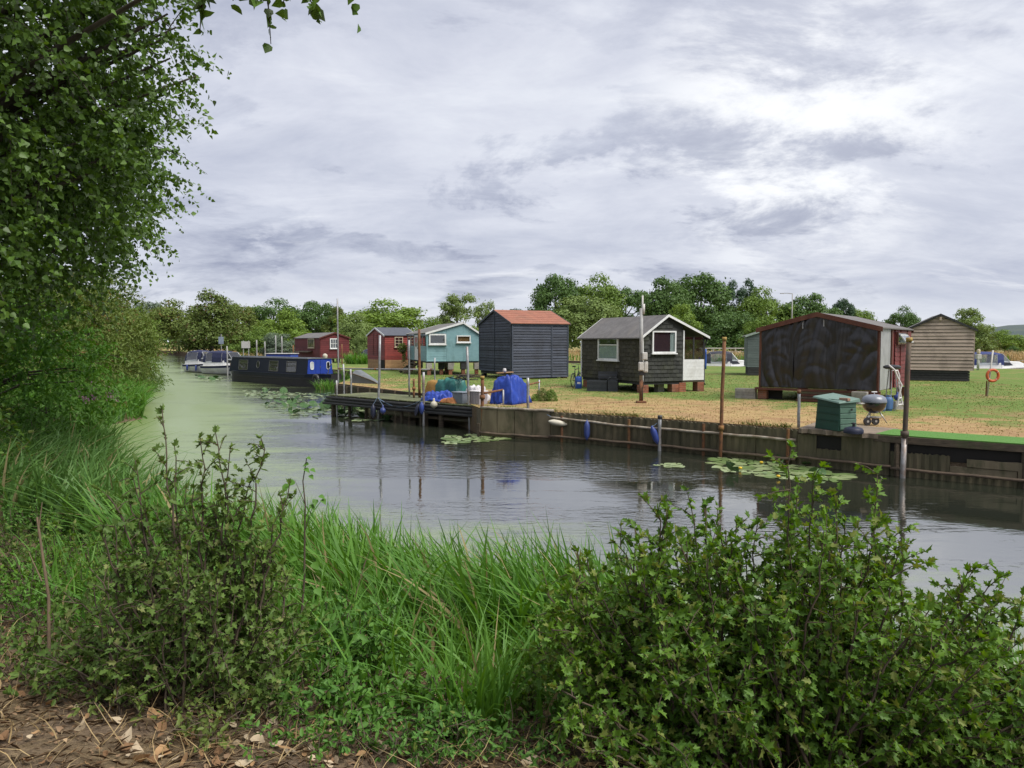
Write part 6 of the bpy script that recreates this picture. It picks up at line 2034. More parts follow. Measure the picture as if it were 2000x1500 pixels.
def leaf_mesh(name, P, D, N, L, W, shape, mat):
    tv, tf = SHAPES[shape]
    tv = np.array(tv, float); tf = np.array(tf)
    D = unit(D)
    S = unit(np.cross(D, N)); U = np.cross(S, D)
    L = np.broadcast_to(L, (len(P),)); W = np.broadcast_to(W, (len(P),))
    V = P[:, None, :] + D[:, None, :] * (tv[None, :, 0:1] * L[:, None, None]) + S[:, None, :] * (tv[None, :, 1:2] * W[:, None, None]) + U[:, None, :] * (tv[None, :, 2:3] * L[:, None, None])
    n = len(P); q = len(tv)
    Fc = (tf[None] + (np.arange(n) * q)[:, None, None]).reshape(-1, tf.shape[1])
    return np_mesh(name, V.reshape(-1, 3), Fc, mat)


def blade_mesh(name, B, H, W, lean, bend, mat, seg=4, rng=RNG):
    """grass blades: B bases (n,3); lean (n,2) horizontal lean per unit height; bend extra curvature at the tip"""
    n = len(B)
    t = np.linspace(0, 1, seg + 1)
    face = rng.uniform(0, 2 * np.pi, n)
    wd = np.stack([np.cos(face), np.sin(face), np.zeros(n)], -1)
    V = np.zeros((n, seg + 1, 2, 3))
    for i, s in enumerate(t):
        c = B.copy()
        hor = lean * (s * H)[:, None] + bend * (s ** 2.4 * H)[:, None]
        c[:, :2] += hor
        c[:, 2] += H * (s - 0.32 * s ** 3 * np.linalg.norm(bend, axis=1))
        w = W * (1 - s ** 1.8) * (0.75 + 0.5 * min(1, s * 3)) * 0.5 + 0.0006
        V[:, i, 0] = c - wd * w[:, None]; V[:, i, 1] = c + wd * w[:, None]
    idx = np.arange(n * (seg + 1) * 2).reshape(n, seg + 1, 2)
    Fc = np.stack([idx[:, :-1, 0], idx[:, :-1, 1], idx[:, 1:, 1], idx[:, 1:, 0]], -1).reshape(-1, 4)
    return np_mesh(name, V.reshape(-1, 3), Fc, mat)


def tubes_mesh(name, lines, mat, n=5):
    """lines: list of (pts, r0, r1)"""
    mb = MB()
    for pts, r0, r1 in lines:
        k = len(pts)
        mb.tube(pts, [r0 + (r1 - r0) * i / (k - 1) for i in range(k)], n, cap=False)
    me = bpy.data.meshes.new(name)
    me.from_pydata(mb.v, [], mb.f)
    me.polygons.foreach_set('use_smooth', [True] * len(me.polygons))
    me.materials.append(mat)
    return me


def sprays(starts, dirs, lens, nl, droop=0.5, spread=0.9, rng=RNG):
    """leaves strung along drooping twigs: returns positions, leaf directions, twig lines"""
    n = len(starts)
    t = (np.arange(nl) + 0.5) / nl
    t = t[None, :] + rng.uniform(-0.4, 0.4, (n, nl)) / nl
    P = starts[:, None] + dirs[:, None] * (t * lens[:, None])[..., None]
    P[..., 2] -= droop * (t ** 2) * lens[:, None]
    P = P + rng.normal(0, 0.03, P.shape) * lens[:, None, None]
    D = dirs[:, None] * 0.5 + rng.normal(0, spread, P.shape)
    D[..., 2] -= 0.45
    return P.reshape(-1, 3), D.reshape(-1, 3)


def to_local(o, me, base):
    me.transform(Matrix.Translation(-Vector(base)))


bark = pmat('bark', (0.085, 0.070, 0.052), (0.045, 0.038, 0.030), 6, 0.95, 0.8, 14, stretch=(1, 1, 0.3))
twigm = pmat('twig_bark', (0.095, 0.070, 0.045), (0.055, 0.042, 0.030), 9, 0.9)
LM = {
    'poplar': leafmat('poplar_leaf', (0.055, 0.113, 0.019), (0.132, 0.231, 0.038), (0.115, 0.165, 0.075), 0.25, 0.45, 0.3, 0.16),
    'ash': leafmat('ash_leaf', (0.058, 0.144, 0.024), (0.121, 0.260, 0.039), None, 0.3),
    'olive': leafmat('olive_leaf', (0.102, 0.146, 0.033), (0.139, 0.183, 0.042), (0.15, 0.10, 0.03), 0.25, third=0.05),
    'willow': leafmat('willow_leaf', (0.139, 0.200, 0.057), (0.184, 0.256, 0.076), None, 0.25),
    'lime': leafmat('lime_leaf', (0.129, 0.212, 0.035), (0.175, 0.263, 0.048), None, 0.25),
    'mid': leafmat('mid_leaf', (0.104, 0.173, 0.032), (0.140, 0.218, 0.040), None, 0.25),
    'deep': leafmat('deep_leaf', (0.062, 0.119, 0.032), (0.087, 0.155, 0.038), None, 0.2),
    'pine': leafmat('pine_leaf', (0.043, 0.084, 0.043), (0.058, 0.108, 0.052), None, 0.12),
    'grey': leafmat('grey_leaf', (0.107, 0.147, 0.096), (0.137, 0.181, 0.117), None, 0.2),
    'brown': leafmat('brownish_leaf', (0.092, 0.133, 0.031), (0.122, 0.171, 0.039), (0.12, 0.085, 0.035), 0.25, third=0.06),
    'haw': leafmat('hawthorn_leaf', (0.054, 0.124, 0.020), (0.137, 0.250, 0.029), (0.17, 0.21, 0.045), 0.32, 0.5, 0.25, 0.14),
    'hawdark': leafmat('hawthorn_leaf_dull', (0.057, 0.106, 0.024), (0.142, 0.221, 0.043), (0.19, 0.22, 0.07), 0.28, 0.55, 0.22, 0.08),
    'nettle': leafmat('nettle_leaf', (0.053, 0.142, 0.026), (0.119, 0.250, 0.045), (0.16, 0.22, 0.04), 0.3, third=0.08),
    'reed': leafmat('reed_blade', (0.054, 0.148, 0.023), (0.126, 0.266, 0.040), (0.30, 0.25, 0.12), 0.32, 0.5, 0.25, 0.045),
    'reedblue': leafmat('reed_blade_bluish', (0.064, 0.147, 0.037), (0.136, 0.253, 0.062), (0.30, 0.26, 0.13), 0.3, 0.5, 0.25, 0.05),
    'straw': leafmat('straw_blade', (0.30, 0.21, 0.095), (0.46, 0.35, 0.18), None, 0.2),
    'lawn': leafmat('lawn_blade', (0.060, 0.105, 0.022), (0.120, 0.165, 0.042), (0.28, 0.20, 0.09), 0.2, 0.7, 0.1, 0.30),
    'lawndry': leafmat('dry_lawn_blade', (0.21, 0.14, 0.06), (0.36, 0.26, 0.12), (0.16, 0.18, 0.055), 0.2, 0.8, 0.1, 0.25),
}


# ------------------------------------------------------------------ far trees: unit crowns shared, each tree an individual
def unit_crown(name, seed, kind, n=13000, leaf=0.031):
    rng = np.random.default_rng(seed)
    blobs = []
    if kind == 'dome':
        for k in range(80):
            d = unit(rng.normal(size=3)); d[2] = max(d[2], -0.85)
            c = np.array([0, 0, 0.52]) + d * np.array([0.36, 0.36, 0.40]) * rng.uniform(0.6, 1.0)
            blobs.append((c, rng.uniform(0.07, 0.16)))
    elif kind == 'tall':
        for k in range(46):
            z = rng.uniform(0.18, 0.92)
            r = 0.34 * math.sin(math.pi * min(1, (1.02 - z) * 0.9 + 0.12)) ** 0.6
            a = rng.uniform(0, 6.28)
            blobs.append((np.array([math.cos(a) * r, math.sin(a) * r, z]), rng.uniform(0.08, 0.14)))
    elif kind == 'airy':
        for k in range(60):
            z = rng.uniform(0.12, 0.92)
            r = rng.uniform(0.1, 0.42) * (1.15 - z * 0.75)
            a = rng.uniform(0, 6.28)
            blobs.append((np.array([math.cos(a) * r, math.sin(a) * r, z]), rng.uniform(0.055, 0.12)))
    else:  # bush: reaches the ground
        for k in range(80):
            d = unit(rng.normal(size=3)); d[2] = abs(d[2])
            c = np.array([0, 0, 0.08]) + d * np.array([0.38, 0.38, 0.74]) * rng.uniform(0.55, 1.0)
            blobs.append((c, rng.uniform(0.07, 0.16)))
    C = np.array([b[0] for b in blobs]); Rr = np.array([b[1] for b in blobs])
    w = Rr ** 2 / (Rr ** 2).sum()
    pick = rng.choice(len(blobs), n, p=w)
    d = rand_dir(n, rng)
    d[:, 2] = np.where(d[:, 2] < -0.3, -d[:, 2], d[:, 2])
    rad = Rr[pick] * rng.uniform(0.55, 1.08, n)
    P = C[pick] + d * rad[:, None]
    stray = rng.random(n) < 0.05
    P[stray] += rng.normal(0, 0.03, (stray.sum(), 3))
    rr_ = np.hypot(P[:, 0], P[:, 1])
    P[:, :2] *= 0.46 / np.percentile(rr_, 97)
    P[:, 2] *= 0.965 / np.percentile(P[:, 2], 99.3)
    P[:, 2] = np.maximum(P[:, 2], 0.01)
    N = unit(d + rng.normal(0, 0.32, (n, 3)))
    D = np.cross(N, rng.normal(size=(n, 3))); D[:, 2] -= 0.2
    L = leaf * rng.uniform(0.6, 1.4, n)
    return leaf_mesh(name, P, D, N, L, L * 0.75, 'diamond', LM['mid'])


def unit_trunk(name, seed, kind):
    rng = random.Random(seed)
    lines = [([(0, 0, -0.02), (0.01, 0, 0.2), (-0.005, 0.01, 0.45), (0.01, 0, 0.75)], 0.032, 0.008)]
    for k in range(9):
        z = rng.uniform(0.15, 0.55); a = rng.uniform(0, 6.28); r = rng.uniform(0.2, 0.36)
        lines.append(([(0, 0, z), (math.cos(a) * r * 0.5, math.sin(a) * r * 0.5, z + 0.1), (math.cos(a) * r, math.sin(a) * r, z + rng.uniform(0.15, 0.35))], 0.014, 0.003))
    return tubes_mesh(name, lines, bark)


CR = {k: [unit_crown('crown', 10 * i + j, k, 13000 if k != 'airy' else 7500) for j in range(3)] for i, k in enumerate(('dome', 'tall', 'airy', 'bush'))}
TR = [unit_trunk('trunk', s, '') for s in (1, 2, 3)]


def far_tree(label, px, ytop, wpx, Y, kind, mat, variant=0, name='tree', group='trees beyond the huts', zb=None, cat='tree', depth=None):
    zb = GZ - 0.1 if zb is None else zb
    h = (zat(ytop, Y) - zb) / 0.97
    wd = wpx * Y / F / 0.92
    t = thing(name, label, cat, (xat(px, Y), Y, zb), variant * 2.1 + px * 0.01, group)
    tr = link('trunk', TR[variant % 3], t, scl=(wd, wd, h))
    tr.scale = (min(wd, h), min(wd, h), h)
    c = link('crown', CR[kind][variant % 3], t, scl=(wd, wd, h))
    c.material_slots[0].link = 'OBJECT'
    c.material_slots[0].material = LM[mat]
    return t


TREES = [
    ('grey green tree closing the view at the far end of the river', 296, 592, 90, 205, 'dome', 'grey', 0),
    ('pale olive tree on the far bank where the river bends', 350, 590, 120, 170, 'dome', 'olive', 1),
    ('tall brownish green tree standing above the farthest cruisers', 415, 573, 135, 118, 'bush', 'brown', 2),
    ('yellow green tree just right of the brownish tree by the cruisers', 466, 597, 90, 150, 'dome', 'olive', 0),
    ('round dark green tree on the skyline left of the maroon hut', 535, 588, 125, 185, 'dome', 'deep', 1),
    ('bright lime green tree below the dark tree left of the maroon hut', 549, 609, 112, 132, 'bush', 'lime', 2),
    ('low grey green bush behind the blue cabin boat', 500, 640, 100, 112, 'bush', 'mid', 0),
    ('small grey green bush left of the maroon hut', 548, 652, 70, 108, 'bush', 'grey', 1),
    ('dark green tree on the skyline above the maroon hut', 622, 591, 90, 190, 'dome', 'deep', 2),
    ('brownish thin tree between the dark tree and the wide green dome', 660, 600, 60, 185, 'airy', 'brown', 0),
    ('wide bright green dome shaped tree behind the scarlet hut', 752, 589, 170, 128, 'dome', 'lime', 1),
    ('mid green bush right of the maroon hut', 695, 615, 100, 118, 'bush', 'willow', 2),
    ('small pale green bush close behind the scarlet hut', 712, 648, 46, 105, 'bush', 'willow', 0),
    ('dark low tree between the scarlet and teal huts', 828, 622, 90, 150, 'bush', 'mid', 1),
    ('tall airy pale willow above the teal hut', 893, 577, 105, 130, 'airy', 'willow', 1),
    ('thin airy pale tree right of the willow above the teal hut', 948, 591, 62, 138, 'airy', 'willow', 2),
    ('low mid green tree just behind the teal hut roof', 880, 625, 120, 165, 'bush', 'mid', 2),
    ('dark conifer tips left of the large wood', 1000, 606, 70, 200, 'tall', 'pine', 0),
    ('large dark green tree at the left end of the wood', 1085, 541, 115, 165, 'dome', 'deep', 0),
    ('second dark green tree of the wood above the light green dome', 1160, 543, 120, 172, 'dome', 'mid', 1),
    ('light green dome shaped tree beside the navy hut roof', 1143, 580, 140, 118, 'dome', 'willow', 2),
    ('dark tree of the wood just left of the utility post', 1222, 562, 100, 176, 'tall', 'deep', 1),
    ('broad mid green tree of the wood just right of the utility post', 1300, 547, 120, 160, 'dome', 'deep', 2),
    ('highest dark green tree in the middle of the wood', 1368, 538, 140, 168, 'dome', 'deep', 0),
    ('blackish conifer rising in the wood over the tarpaulin hut left eave', 1447, 551, 80, 172, 'tall', 'pine', 1),
    ('mid green tree of the wood left of the lamp column', 1495, 566, 110, 165, 'dome', 'mid', 1),
    ('mid green tree of the wood right of the lamp column', 1578, 577, 110, 165, 'dome', 'deep', 2),
    ('narrow dark conifer at the right end of the wood', 1640, 586, 50, 168, 'tall', 'pine', 2),
    ('yellow green young tree behind the shingled hut gable', 1330, 596, 90, 100, 'airy', 'lime', 0),
    ('dark understorey tree right of the shingled hut', 1415, 612, 130, 128, 'bush', 'deep', 1),
    ('dark understorey tree behind the shingled hut roof', 1240, 625, 130, 132, 'bush', 'deep', 2),
    ('pale thin birch beside the sage hut', 1468, 628, 60, 98, 'airy', 'mid', 2),
    ('mid green understorey tree above the sage hut', 1500, 620, 110, 128, 'bush', 'mid', 0),
    ('dark understorey tree showing left of the light green dome', 1060, 610, 110, 140, 'bush', 'deep', 0),
    ('pale green low tree behind the tarpaulin hut ridge', 1668, 606, 90, 170, 'dome', 'mid', 0),
    ('isolated round dark tree between the tarpaulin hut and the tan hut', 1757, 602, 66, 150, 'dome', 'deep', 1),
    ('loose pale green willow right of the tan hut', 1888, 604, 105, 105, 'airy', 'willow', 0),
    ('olive bush under the willow right of the tan hut', 1905, 640, 80, 112, 'bush', 'olive', 1),
    ('light green rounded tree at the right edge of the field', 1962, 646, 80, 150, 'bush', 'lime', 2),
    ('small dark bush in the golden field on the right', 1980, 676, 30, 120, 'bush', 'deep', 0),
    ('long low hedge tree on the far right skyline', 2040, 655, 110, 190, 'bush', 'mid', 1),
]
for (lab, px, yt, wp, Y, kind, mat, var) in TREES:
    far_tree(lab, px, yt, wp, Y, kind, mat, var)

# distant wood that reads as one mass, and the hill on the right
rng = np.random.default_rng(77)
n = 15000
wx = rng.uniform(-130, 130, n); yy = 235 + rng.uniform(-8, 8, n)
hh = 7 + 3.2 * np.sin(wx * 0.09) + 2.2 * np.sin(wx * 0.31 + 1) + 1.2 * np.sin(wx * 0.83)
P = np.stack([wx, yy, GZ + hh * rng.random(n) ** 0.7], -1)
N = unit(rng.normal(size=(n, 3)) + np.array([0, -0.8, 0.6]))
D = np.cross(N, rng.normal(size=(n, 3)))
L = rng.uniform(0.7, 1.5, n)
tag(link('distant_wood', leaf_mesh('distant_wood', P, D, N, L, L * 0.8, 'diamond', LM['deep'])), 'line of distant woodland closing the flat horizon', 'woodland', kind='stuff')
mb = MB()
hv = []
hillm = pmat('hill_mat', (0.045, 0.066, 0.072), (0.075, 0.095, 0.080), 0.02, 0.95)  # bluish distance haze is put into the hill colour
npt = 40
for i in range(npt + 1):
    x = 500 + 1500 * i / npt
    z = 2 + 34 * math.sin(math.pi * min(1, i / npt)) ** 0.8 + 6 * math.sin(i * 0.9)
    hv.append([(x, 1500, 0), (x, 1560, z * 0.7), (x, 1650, z), (x, 2100, 0)])
MB().loft(hv).build('hills', hillm, smooth=True)['kind'] = 'structure'

# ------------------------------------------------------------------ bank-side trees on the left
def spray_tree(name, label, cat, blobs, n_sprays, nl, leafL, mat, shape='heart', length=(0.5, 1.0), droop=0.5, trunk=None, seed=1, inner=0.35, spread=0.9, twigs=200, wl=0.85, parts=('crown', 'trunk'), limbs=True, limb_scale=1.0):
    """blobs: (centre, radii); leaves hang on sprays that grow outwards through the crown"""
    rng = np.random.default_rng(seed)
    C = np.array([b[0] for b in blobs], float); Rr = np.array([b[1] for b in blobs], float)
    w = Rr.prod(1) ** (2 / 3); w /= w.sum()
    pick = rng.choice(len(blobs), n_sprays, p=w)
    d = rand_dir(n_sprays, rng)
    rad = rng.uniform(inner, 1.0, n_sprays) ** 0.7
    S = C[pick] + d * Rr[pick] * rad[:, None] * 0.93
    S = S + rng.normal(0, 0.10, S.shape)
    dirs = unit(d + rng.normal(0, 0.45, d.shape) + np.array([0, 0, 0.15]))
    ln = rng.uniform(*length, n_sprays)
    P, D = sprays(S, dirs, ln, nl, droop, spread, rng)
    N = unit(np.repeat(d, nl, 0) * 0.6 + rng.normal(0, 0.6, P.shape) + np.array([0, 0, 0.5]))
    gz = bank_z(P[:, 0], P[:, 1])
    ok = P[:, 2] > np.maximum(gz, 0.05) + 0.03
    P, D, N = P[ok], D[ok], N[ok]
    L = leafL * rng.uniform(0.65, 1.35, len(P))
    base = trunk if trunk is not None else (C[0][0], C[0][1])
    bz = float(bank_z(base[0], base[1])) - 0.05
    t = thing(name, label, cat, (base[0], base[1], bz))
    me = leaf_mesh(parts[0], P, D, N, L, L * wl, shape, mat)
    me.transform(Matrix.Translation((-base[0], -base[1], -bz)))
    link(parts[0], me, t)
    lines = []
    B0 = Vector((base[0], base[1], bz))
    topc = Vector(C[np.argmax(C[:, 2])])
    tr_r = (0.05 + 0.022 * (topc.z - bz)) * limb_scale
    if limbs:
        ax = [Vector((0, 0, 0)), Vector((0.05, 0.05, (topc.z - bz) * 0.5)), Vector((0, 0, topc.z - bz))]
        lines.append((ax, tr_r, tr_r * 0.3))
        for c, r in zip(C, Rr):
            for q in range(5):
                e = Vector(c) + Vector(rng.normal(0, 0.45, 3) * r) - B0
                z0 = max(0.3, min(e.z * 0.55, (topc.z - bz) * 0.7))
                s = Vector((0.03, 0.03, z0))
                lines.append(([s, s.lerp(e, 0.5) + Vector((0, 0, 0.25)), e], tr_r * 0.35, 0.012))
    for i in rng.choice(n_sprays, min(twigs, n_sprays), replace=False):
        s = Vector(S[i]) - B0; dd = Vector(dirs[i])
        e = s + dd * ln[i] - Vector((0, 0, droop * ln[i] * 0.9))
        m = s + dd * ln[i] * 0.5 - Vector((0, 0, droop * ln[i] * 0.25))
        lines.append(([s - dd * 0.35, s, m, e], 0.010, 0.003))
    link(parts[1], tubes_mesh(parts[1], lines, bark), t)
    return t


spray_tree('poplar_tree', 'large poplar with heart shaped leaves overhanging the river from the upper left', 'tree',
           [((-6.9, 9.6, 6.9), (2.5, 3.4, 2.6)), ((-6.1, 8.6, 8.2), (2.3, 2.8, 2.0)), ((-8.8, 12.2, 5.0), (2.5, 3, 2.2)), ((-6.2, 10.2, 5.5), (1.15, 1.6, 1.4)), ((-8.0, 13.5, 6.5), (2.0, 2.4, 2.6)), ((-6.7, 12.2, 5.1), (1.0, 1.2, 1.0)), ((-7.4, 8.6, 4.6), (2.1, 2.4, 1.6)), ((-4.9, 10.4, 6.9), (0.6, 0.8, 0.6)), ((-4.7, 9.6, 8.0), (0.7, 0.8, 0.6)), ((-5.3, 10.6, 5.4), (0.5, 0.6, 0.4))],
           5600, 20, 0.066, LM['poplar'], 'heart', (0.4, 0.8), 0.4, (-8.2, 9.5), 5, 0.3, 0.8, 500)
# the limb reaching over the top of the picture belongs to a second poplar behind the camera's left shoulder
spray_tree('poplar_tree', 'poplar whose leafy twigs dip into the top of the picture', 'tree',
           [((-1.60, 5.3, 5.48), (0.26, 0.4, 0.10)), ((-1.36, 5.2, 5.42), (0.18, 0.3, 0.08)), ((-1.80, 5.1, 5.56), (0.22, 0.4, 0.15)), ((-3.4, 3.5, 6.8), (0.6, 0.7, 0.4)), ((-4.6, 1.0, 7.5), (0.8, 0.9, 0.6))],
           420, 12, 0.070, LM['poplar'], 'heart', (0.15, 0.36), 0.55, (-5.4, 0.6), 8, 0.2, 0.7, 300, limbs=True, limb_scale=0.4)
spray_tree('ash_bush', 'dense fresh green bush on the bank below the poplar', 'bush',
           [((-11.2, 15.5, 2.3), (2.9, 2.6, 2.2)), ((-9.4, 15.5, 1.9), (1.3, 1.6, 1.3)), ((-12.8, 17, 3.0), (2.2, 2.2, 2.4))], 1500, 18, 0.105, LM['ash'], 'oval', (0.4, 0.8), 0.3, None, 15, 0.4, 0.8, 150, 0.5)
spray_tree('elder_bush', 'dark green bush at the left edge above the reeds', 'bush',
           [((-8.9, 10.6, 2.0), (1.7, 1.6, 1.5)), ((-7.9, 9.9, 1.3), (0.8, 0.9, 0.9))], 650, 18, 0.08, LM['haw'], 'oval', (0.3, 0.6), 0.3, None, 16, 0.4, 0.8, 120, 0.55)
spray_tree('olive_willow', 'olive green willow tree leaning over the river beyond the reeds', 'tree',
           [((-21.2, 38, 3.6), (3.0, 3.5, 3.0)), ((-18.9, 37, 2.4), (1.5, 2.0, 1.7)), ((-20.2, 36, 4.6), (1.8, 2, 1.6)), ((-17.3, 29, 3.2), (2.6, 2.6, 2.6))], 1700, 16, 0.17, LM['olive'], 'oval', (0.6, 1.2), 0.45, None, 17, 0.4, 0.8, 120, 0.38)
spray_tree('river_willow', 'broad green willow on the left bank farther up the river', 'tree',
           [((-31.5, 60, 3.3), (3.6, 4, 3.0)), ((-29.2, 58, 2.0), (1.7, 2, 1.7)), ((-26.6, 48, 3.2), (2.4, 3, 2.8))], 1100, 14, 0.26, LM['mid'], 'oval', (0.7, 1.3), 0.4, None, 18, 0.4, 0.8, 60, 0.42)
spray_tree('river_alder', 'green alder overhanging the left bank near the river bend', 'tree',
           [((-47.5, 92, 3.6), (5, 5, 3.6)), ((-60, 112, 4.0), (5, 6, 3.8))], 900, 14, 0.36, LM['olive'], 'oval', (0.8, 1.6), 0.3, None, 19, 0.4, 0.8, 40, 0.5)
spray_tree('alder_tree', 'dark green alder at the waterside beyond the other left bank trees', 'tree',
           [((-74, 146, 4), (6, 6, 4)), ((-88, 172, 4.5), (7, 7, 4.2))], 700, 14, 0.5, LM['mid'], 'oval', (1, 2), 0.3, None, 29, 0.4, 0.8, 20, 0.55)
spray_tree('sallow_bush', 'low dark sallow bush spreading over the duckweed on the left', 'bush',
           [((-23.0, 45.5, 0.95), (1.9, 2.2, 1.2)), ((-21.6, 44.8, 0.6), (1.0, 1.2, 0.7))], 480, 16, 0.15, LM['hawdark'], 'oval', (0.5, 1.0), 0.2, None, 20, 0.3, 0.7, 100, 0.3)
# hedge of small trees on the far left behind everything
spray_tree('bank_thicket', 'mixed green thicket filling the bank behind the poplar', 'bush',
           [((-17, 22, 3.6), (3.2, 3, 3.2)), ((-22, 30, 4.5), (3.2, 4, 4)), ((-14.5, 20.5, 2.0), (1.8, 1.6, 1.6)), ((-13, 11, 4), (2.5, 3, 4)), ((-28, 42, 4.5), (4, 5, 4))], 1500, 16, 0.15, LM['mid'], 'oval', (0.6, 1.1), 0.35, None, 21, 0.4, 0.8, 80, 0.5)

# ------------------------------------------------------------------ reeds
def reed_bed(name, label, n, region, hgt, wid, lean, mat, seed, sd_rng, bendk=0.35):
    rng = np.random.default_rng(seed)
    x0, x1, y0, y1 = region
    X = rng.uniform(x0, x1, n * 8); Y = rng.uniform(y0, y1, n * 8)
    s = bank_sd(X, Y)
    clump = np.sin(X * 2.1 + 1.3 * np.sin(Y * 1.4)) + np.sin(Y * 2.7 + X)
    ok = (s > sd_rng[0]) & (s < sd_rng[1]) & (clump + rng.normal(0, 0.8, len(X)) > -0.9)
    X, Y = X[ok][:n], Y[ok][:n]
    Z = np.maximum(bank_z(X, Y), -0.15)
    H = rng.uniform(*hgt, len(X)) * (1 + 0.12 * np.sin(X * 1.7) * np.sin(Y * 1.1))
    W = rng.uniform(*wid, len(X))
    le = np.array(lean)[None] + rng.normal(0, 0.19, (len(X), 2))
    be = np.array(lean)[None] * 1.3 + rng.normal(0, bendk, (len(X), 2))
    flop = rng.random(len(X)) < 0.08
    be[flop] *= 2.2
    me = blade_mesh(name, np.stack([X, Y, Z], -1), H, W, le, be, mat, 5, rng)
    return tag(link(name, me), label, 'reeds', kind='stuff')


reed_bed('reeds', 'tall green reeds along the near water edge in front of the camera', 3800, (-4.3, 1.6, 5.6, 10.5), (0.75, 1.3), (0.026, 0.046), (-0.17, 0.02), LM['reed'], 31, (-0.55, 1.2), 0.24)
reed_bed('reeds', 'sparse reeds at the water edge beyond the large hawthorn', 700, (1.6, 5.2, 3.8, 6.6), (0.6, 1.0), (0.010, 0.018), (-0.05, 0.05), LM['reed'], 32, (-0.3, 0.9))
reed_bed('reeds', 'wind combed reed bed on the left bank beside the duckweed', 7000, (-13, -4.2, 9.2, 21.5), (0.8, 1.35), (0.034, 0.056), (0.07, -0.02), LM['reedblue'], 33, (-0.1, 2.6), 0.42)
reed_bed('reeds', 'bright green reed bed further along the left bank', 4200, (-19, -11, 20, 37), (0.8, 1.3), (0.045, 0.075), (0.05, 0.0), LM['reed'], 34, (0.0, 2.6), 0.42)
reed_bed('reeds', 'ragged grasses growing at the foot of the near bank', 1500, (-3.6, 1.0, 3.9, 7.0), (0.35, 0.75), (0.012, 0.02), (-0.05, 0.0), LM['reed'], 35, (1.0, 3.4))


def clump(name, label, c, n, hgt, wid, rad, mat, seed, lean=(0, 0), spreadk=0.35, cat='plant', kind=None, bendk=0.3):
    rng = np.random.default_rng(seed)
    a = rng.uniform(0, 6.28, n); r = rad * np.sqrt(rng.random(n))
    B = np.stack([np.cos(a) * r, np.sin(a) * r, np.full(n, -0.03)], -1)
    out = B[:, :2] / max(rad, 1e-6)
    le = out * spreadk + np.array(lean) + rng.normal(0, 0.08, (n, 2))
    be = out * spreadk * 1.2 + rng.normal(0, bendk, (n, 2))
    me = blade_mesh('blades', B, rng.uniform(*hgt, n), rng.uniform(*wid, n), le, be, mat, 5, rng)
    t = thing(name, label, cat, c)
    link('blades', me, t)
    return t


def hitbank(px, py):
    d = ray(px, py)
    s = 1.0
    under = lambda s: (CAMP + d * s).z < float(bank_z(*(CAMP + d * s)[:2]))
    while s < 60 and not under(s):
        s += 0.4
    lo, hi = s - 0.4, s
    for _ in range(9):
        m = (lo + hi) / 2
        lo, hi = (lo, m) if under(m) else (m, hi)
    return CAMP + d * hi


q = hitbank(925, 1425)
clump('iris_clump', 'upright clump of broad bright green blades in the near foreground', tuple(q), 120, (0.35, 0.75), (0.012, 0.02), 0.17, LM['reed'], 41, spreadk=0.25)
q = hitbank(1010, 1330); clump('sedge_clump', 'smaller clump of arching sedge beside the large hawthorn', tuple(q), 60, (0.3, 0.65), (0.009, 0.015), 0.12, LM['reed'], 42, spreadk=0.4)
for px, d, n_, hh_, lab in ((447, 90, 260, (1.2, 2.0), 'reed clump at the bank beyond the farthest cruiser'), (705, 72, 260, (0.8, 1.5), 'green reed clump between the maroon and scarlet huts')):
    clump('reed_clump', lab, (xat(px, d), d, GZ - 0.1 if px > 600 else 0.0), n_, hh_, (0.08, 0.14), 1.4, LM['reed'], int(px), spreadk=0.2)
q = atz(640, 760, 0.0); clump('reed_clump', 'reed clump growing in the water below the narrowboat stern', tuple(q), 200, (0.4, 0.85), (0.03, 0.05), 0.75, LM['reed'], 61, spreadk=0.25)
q = atz(672, 752, 0.0); clump('reed_clump', 'small reed clump beside the outer end of the jetty', (q.x, q.y, 0.2), 120, (0.6, 1.1), (0.03, 0.05), 0.5, LM['reed'], 62, spreadk=0.2)
t = thing('loosestrife', 'purple loosestrife flowering above the reeds on the left bank', 'flower', (xat(172, 25), 25.3, 0.4))
rng = np.random.default_rng(9)
lines = []; PP = []
for k in range(42):
    b0 = Vector((rng.normal(0, 0.28), rng.normal(0, 0.3), 0)); e = b0 + Vector((rng.normal(0, 0.15), 0, rng.uniform(0.75, 1.2)))
    lines.append(([b0, b0.lerp(e, 0.5), e], 0.008, 0.004))
    for s in np.linspace(0.62, 1, 26):
        PP.append(np.array(b0.lerp(e, s)) + rng.normal(0, 0.016, 3))
PP = np.array(PP)
link('stems', tubes_mesh('stems', lines, LM['olive'], 4), t)
D = rand_dir(len(PP), rng)
link('flower_spikes', leaf_mesh('flower_spikes', PP, D, rand_dir(len(PP), rng), 0.05, 0.045, 'diamond', leafmat('loosestrife_petal', (0.16, 0.05, 0.15), (0.30, 0.13, 0.27), (0.2, 0.14, 0.12), 0.3, third=0.25)), t)

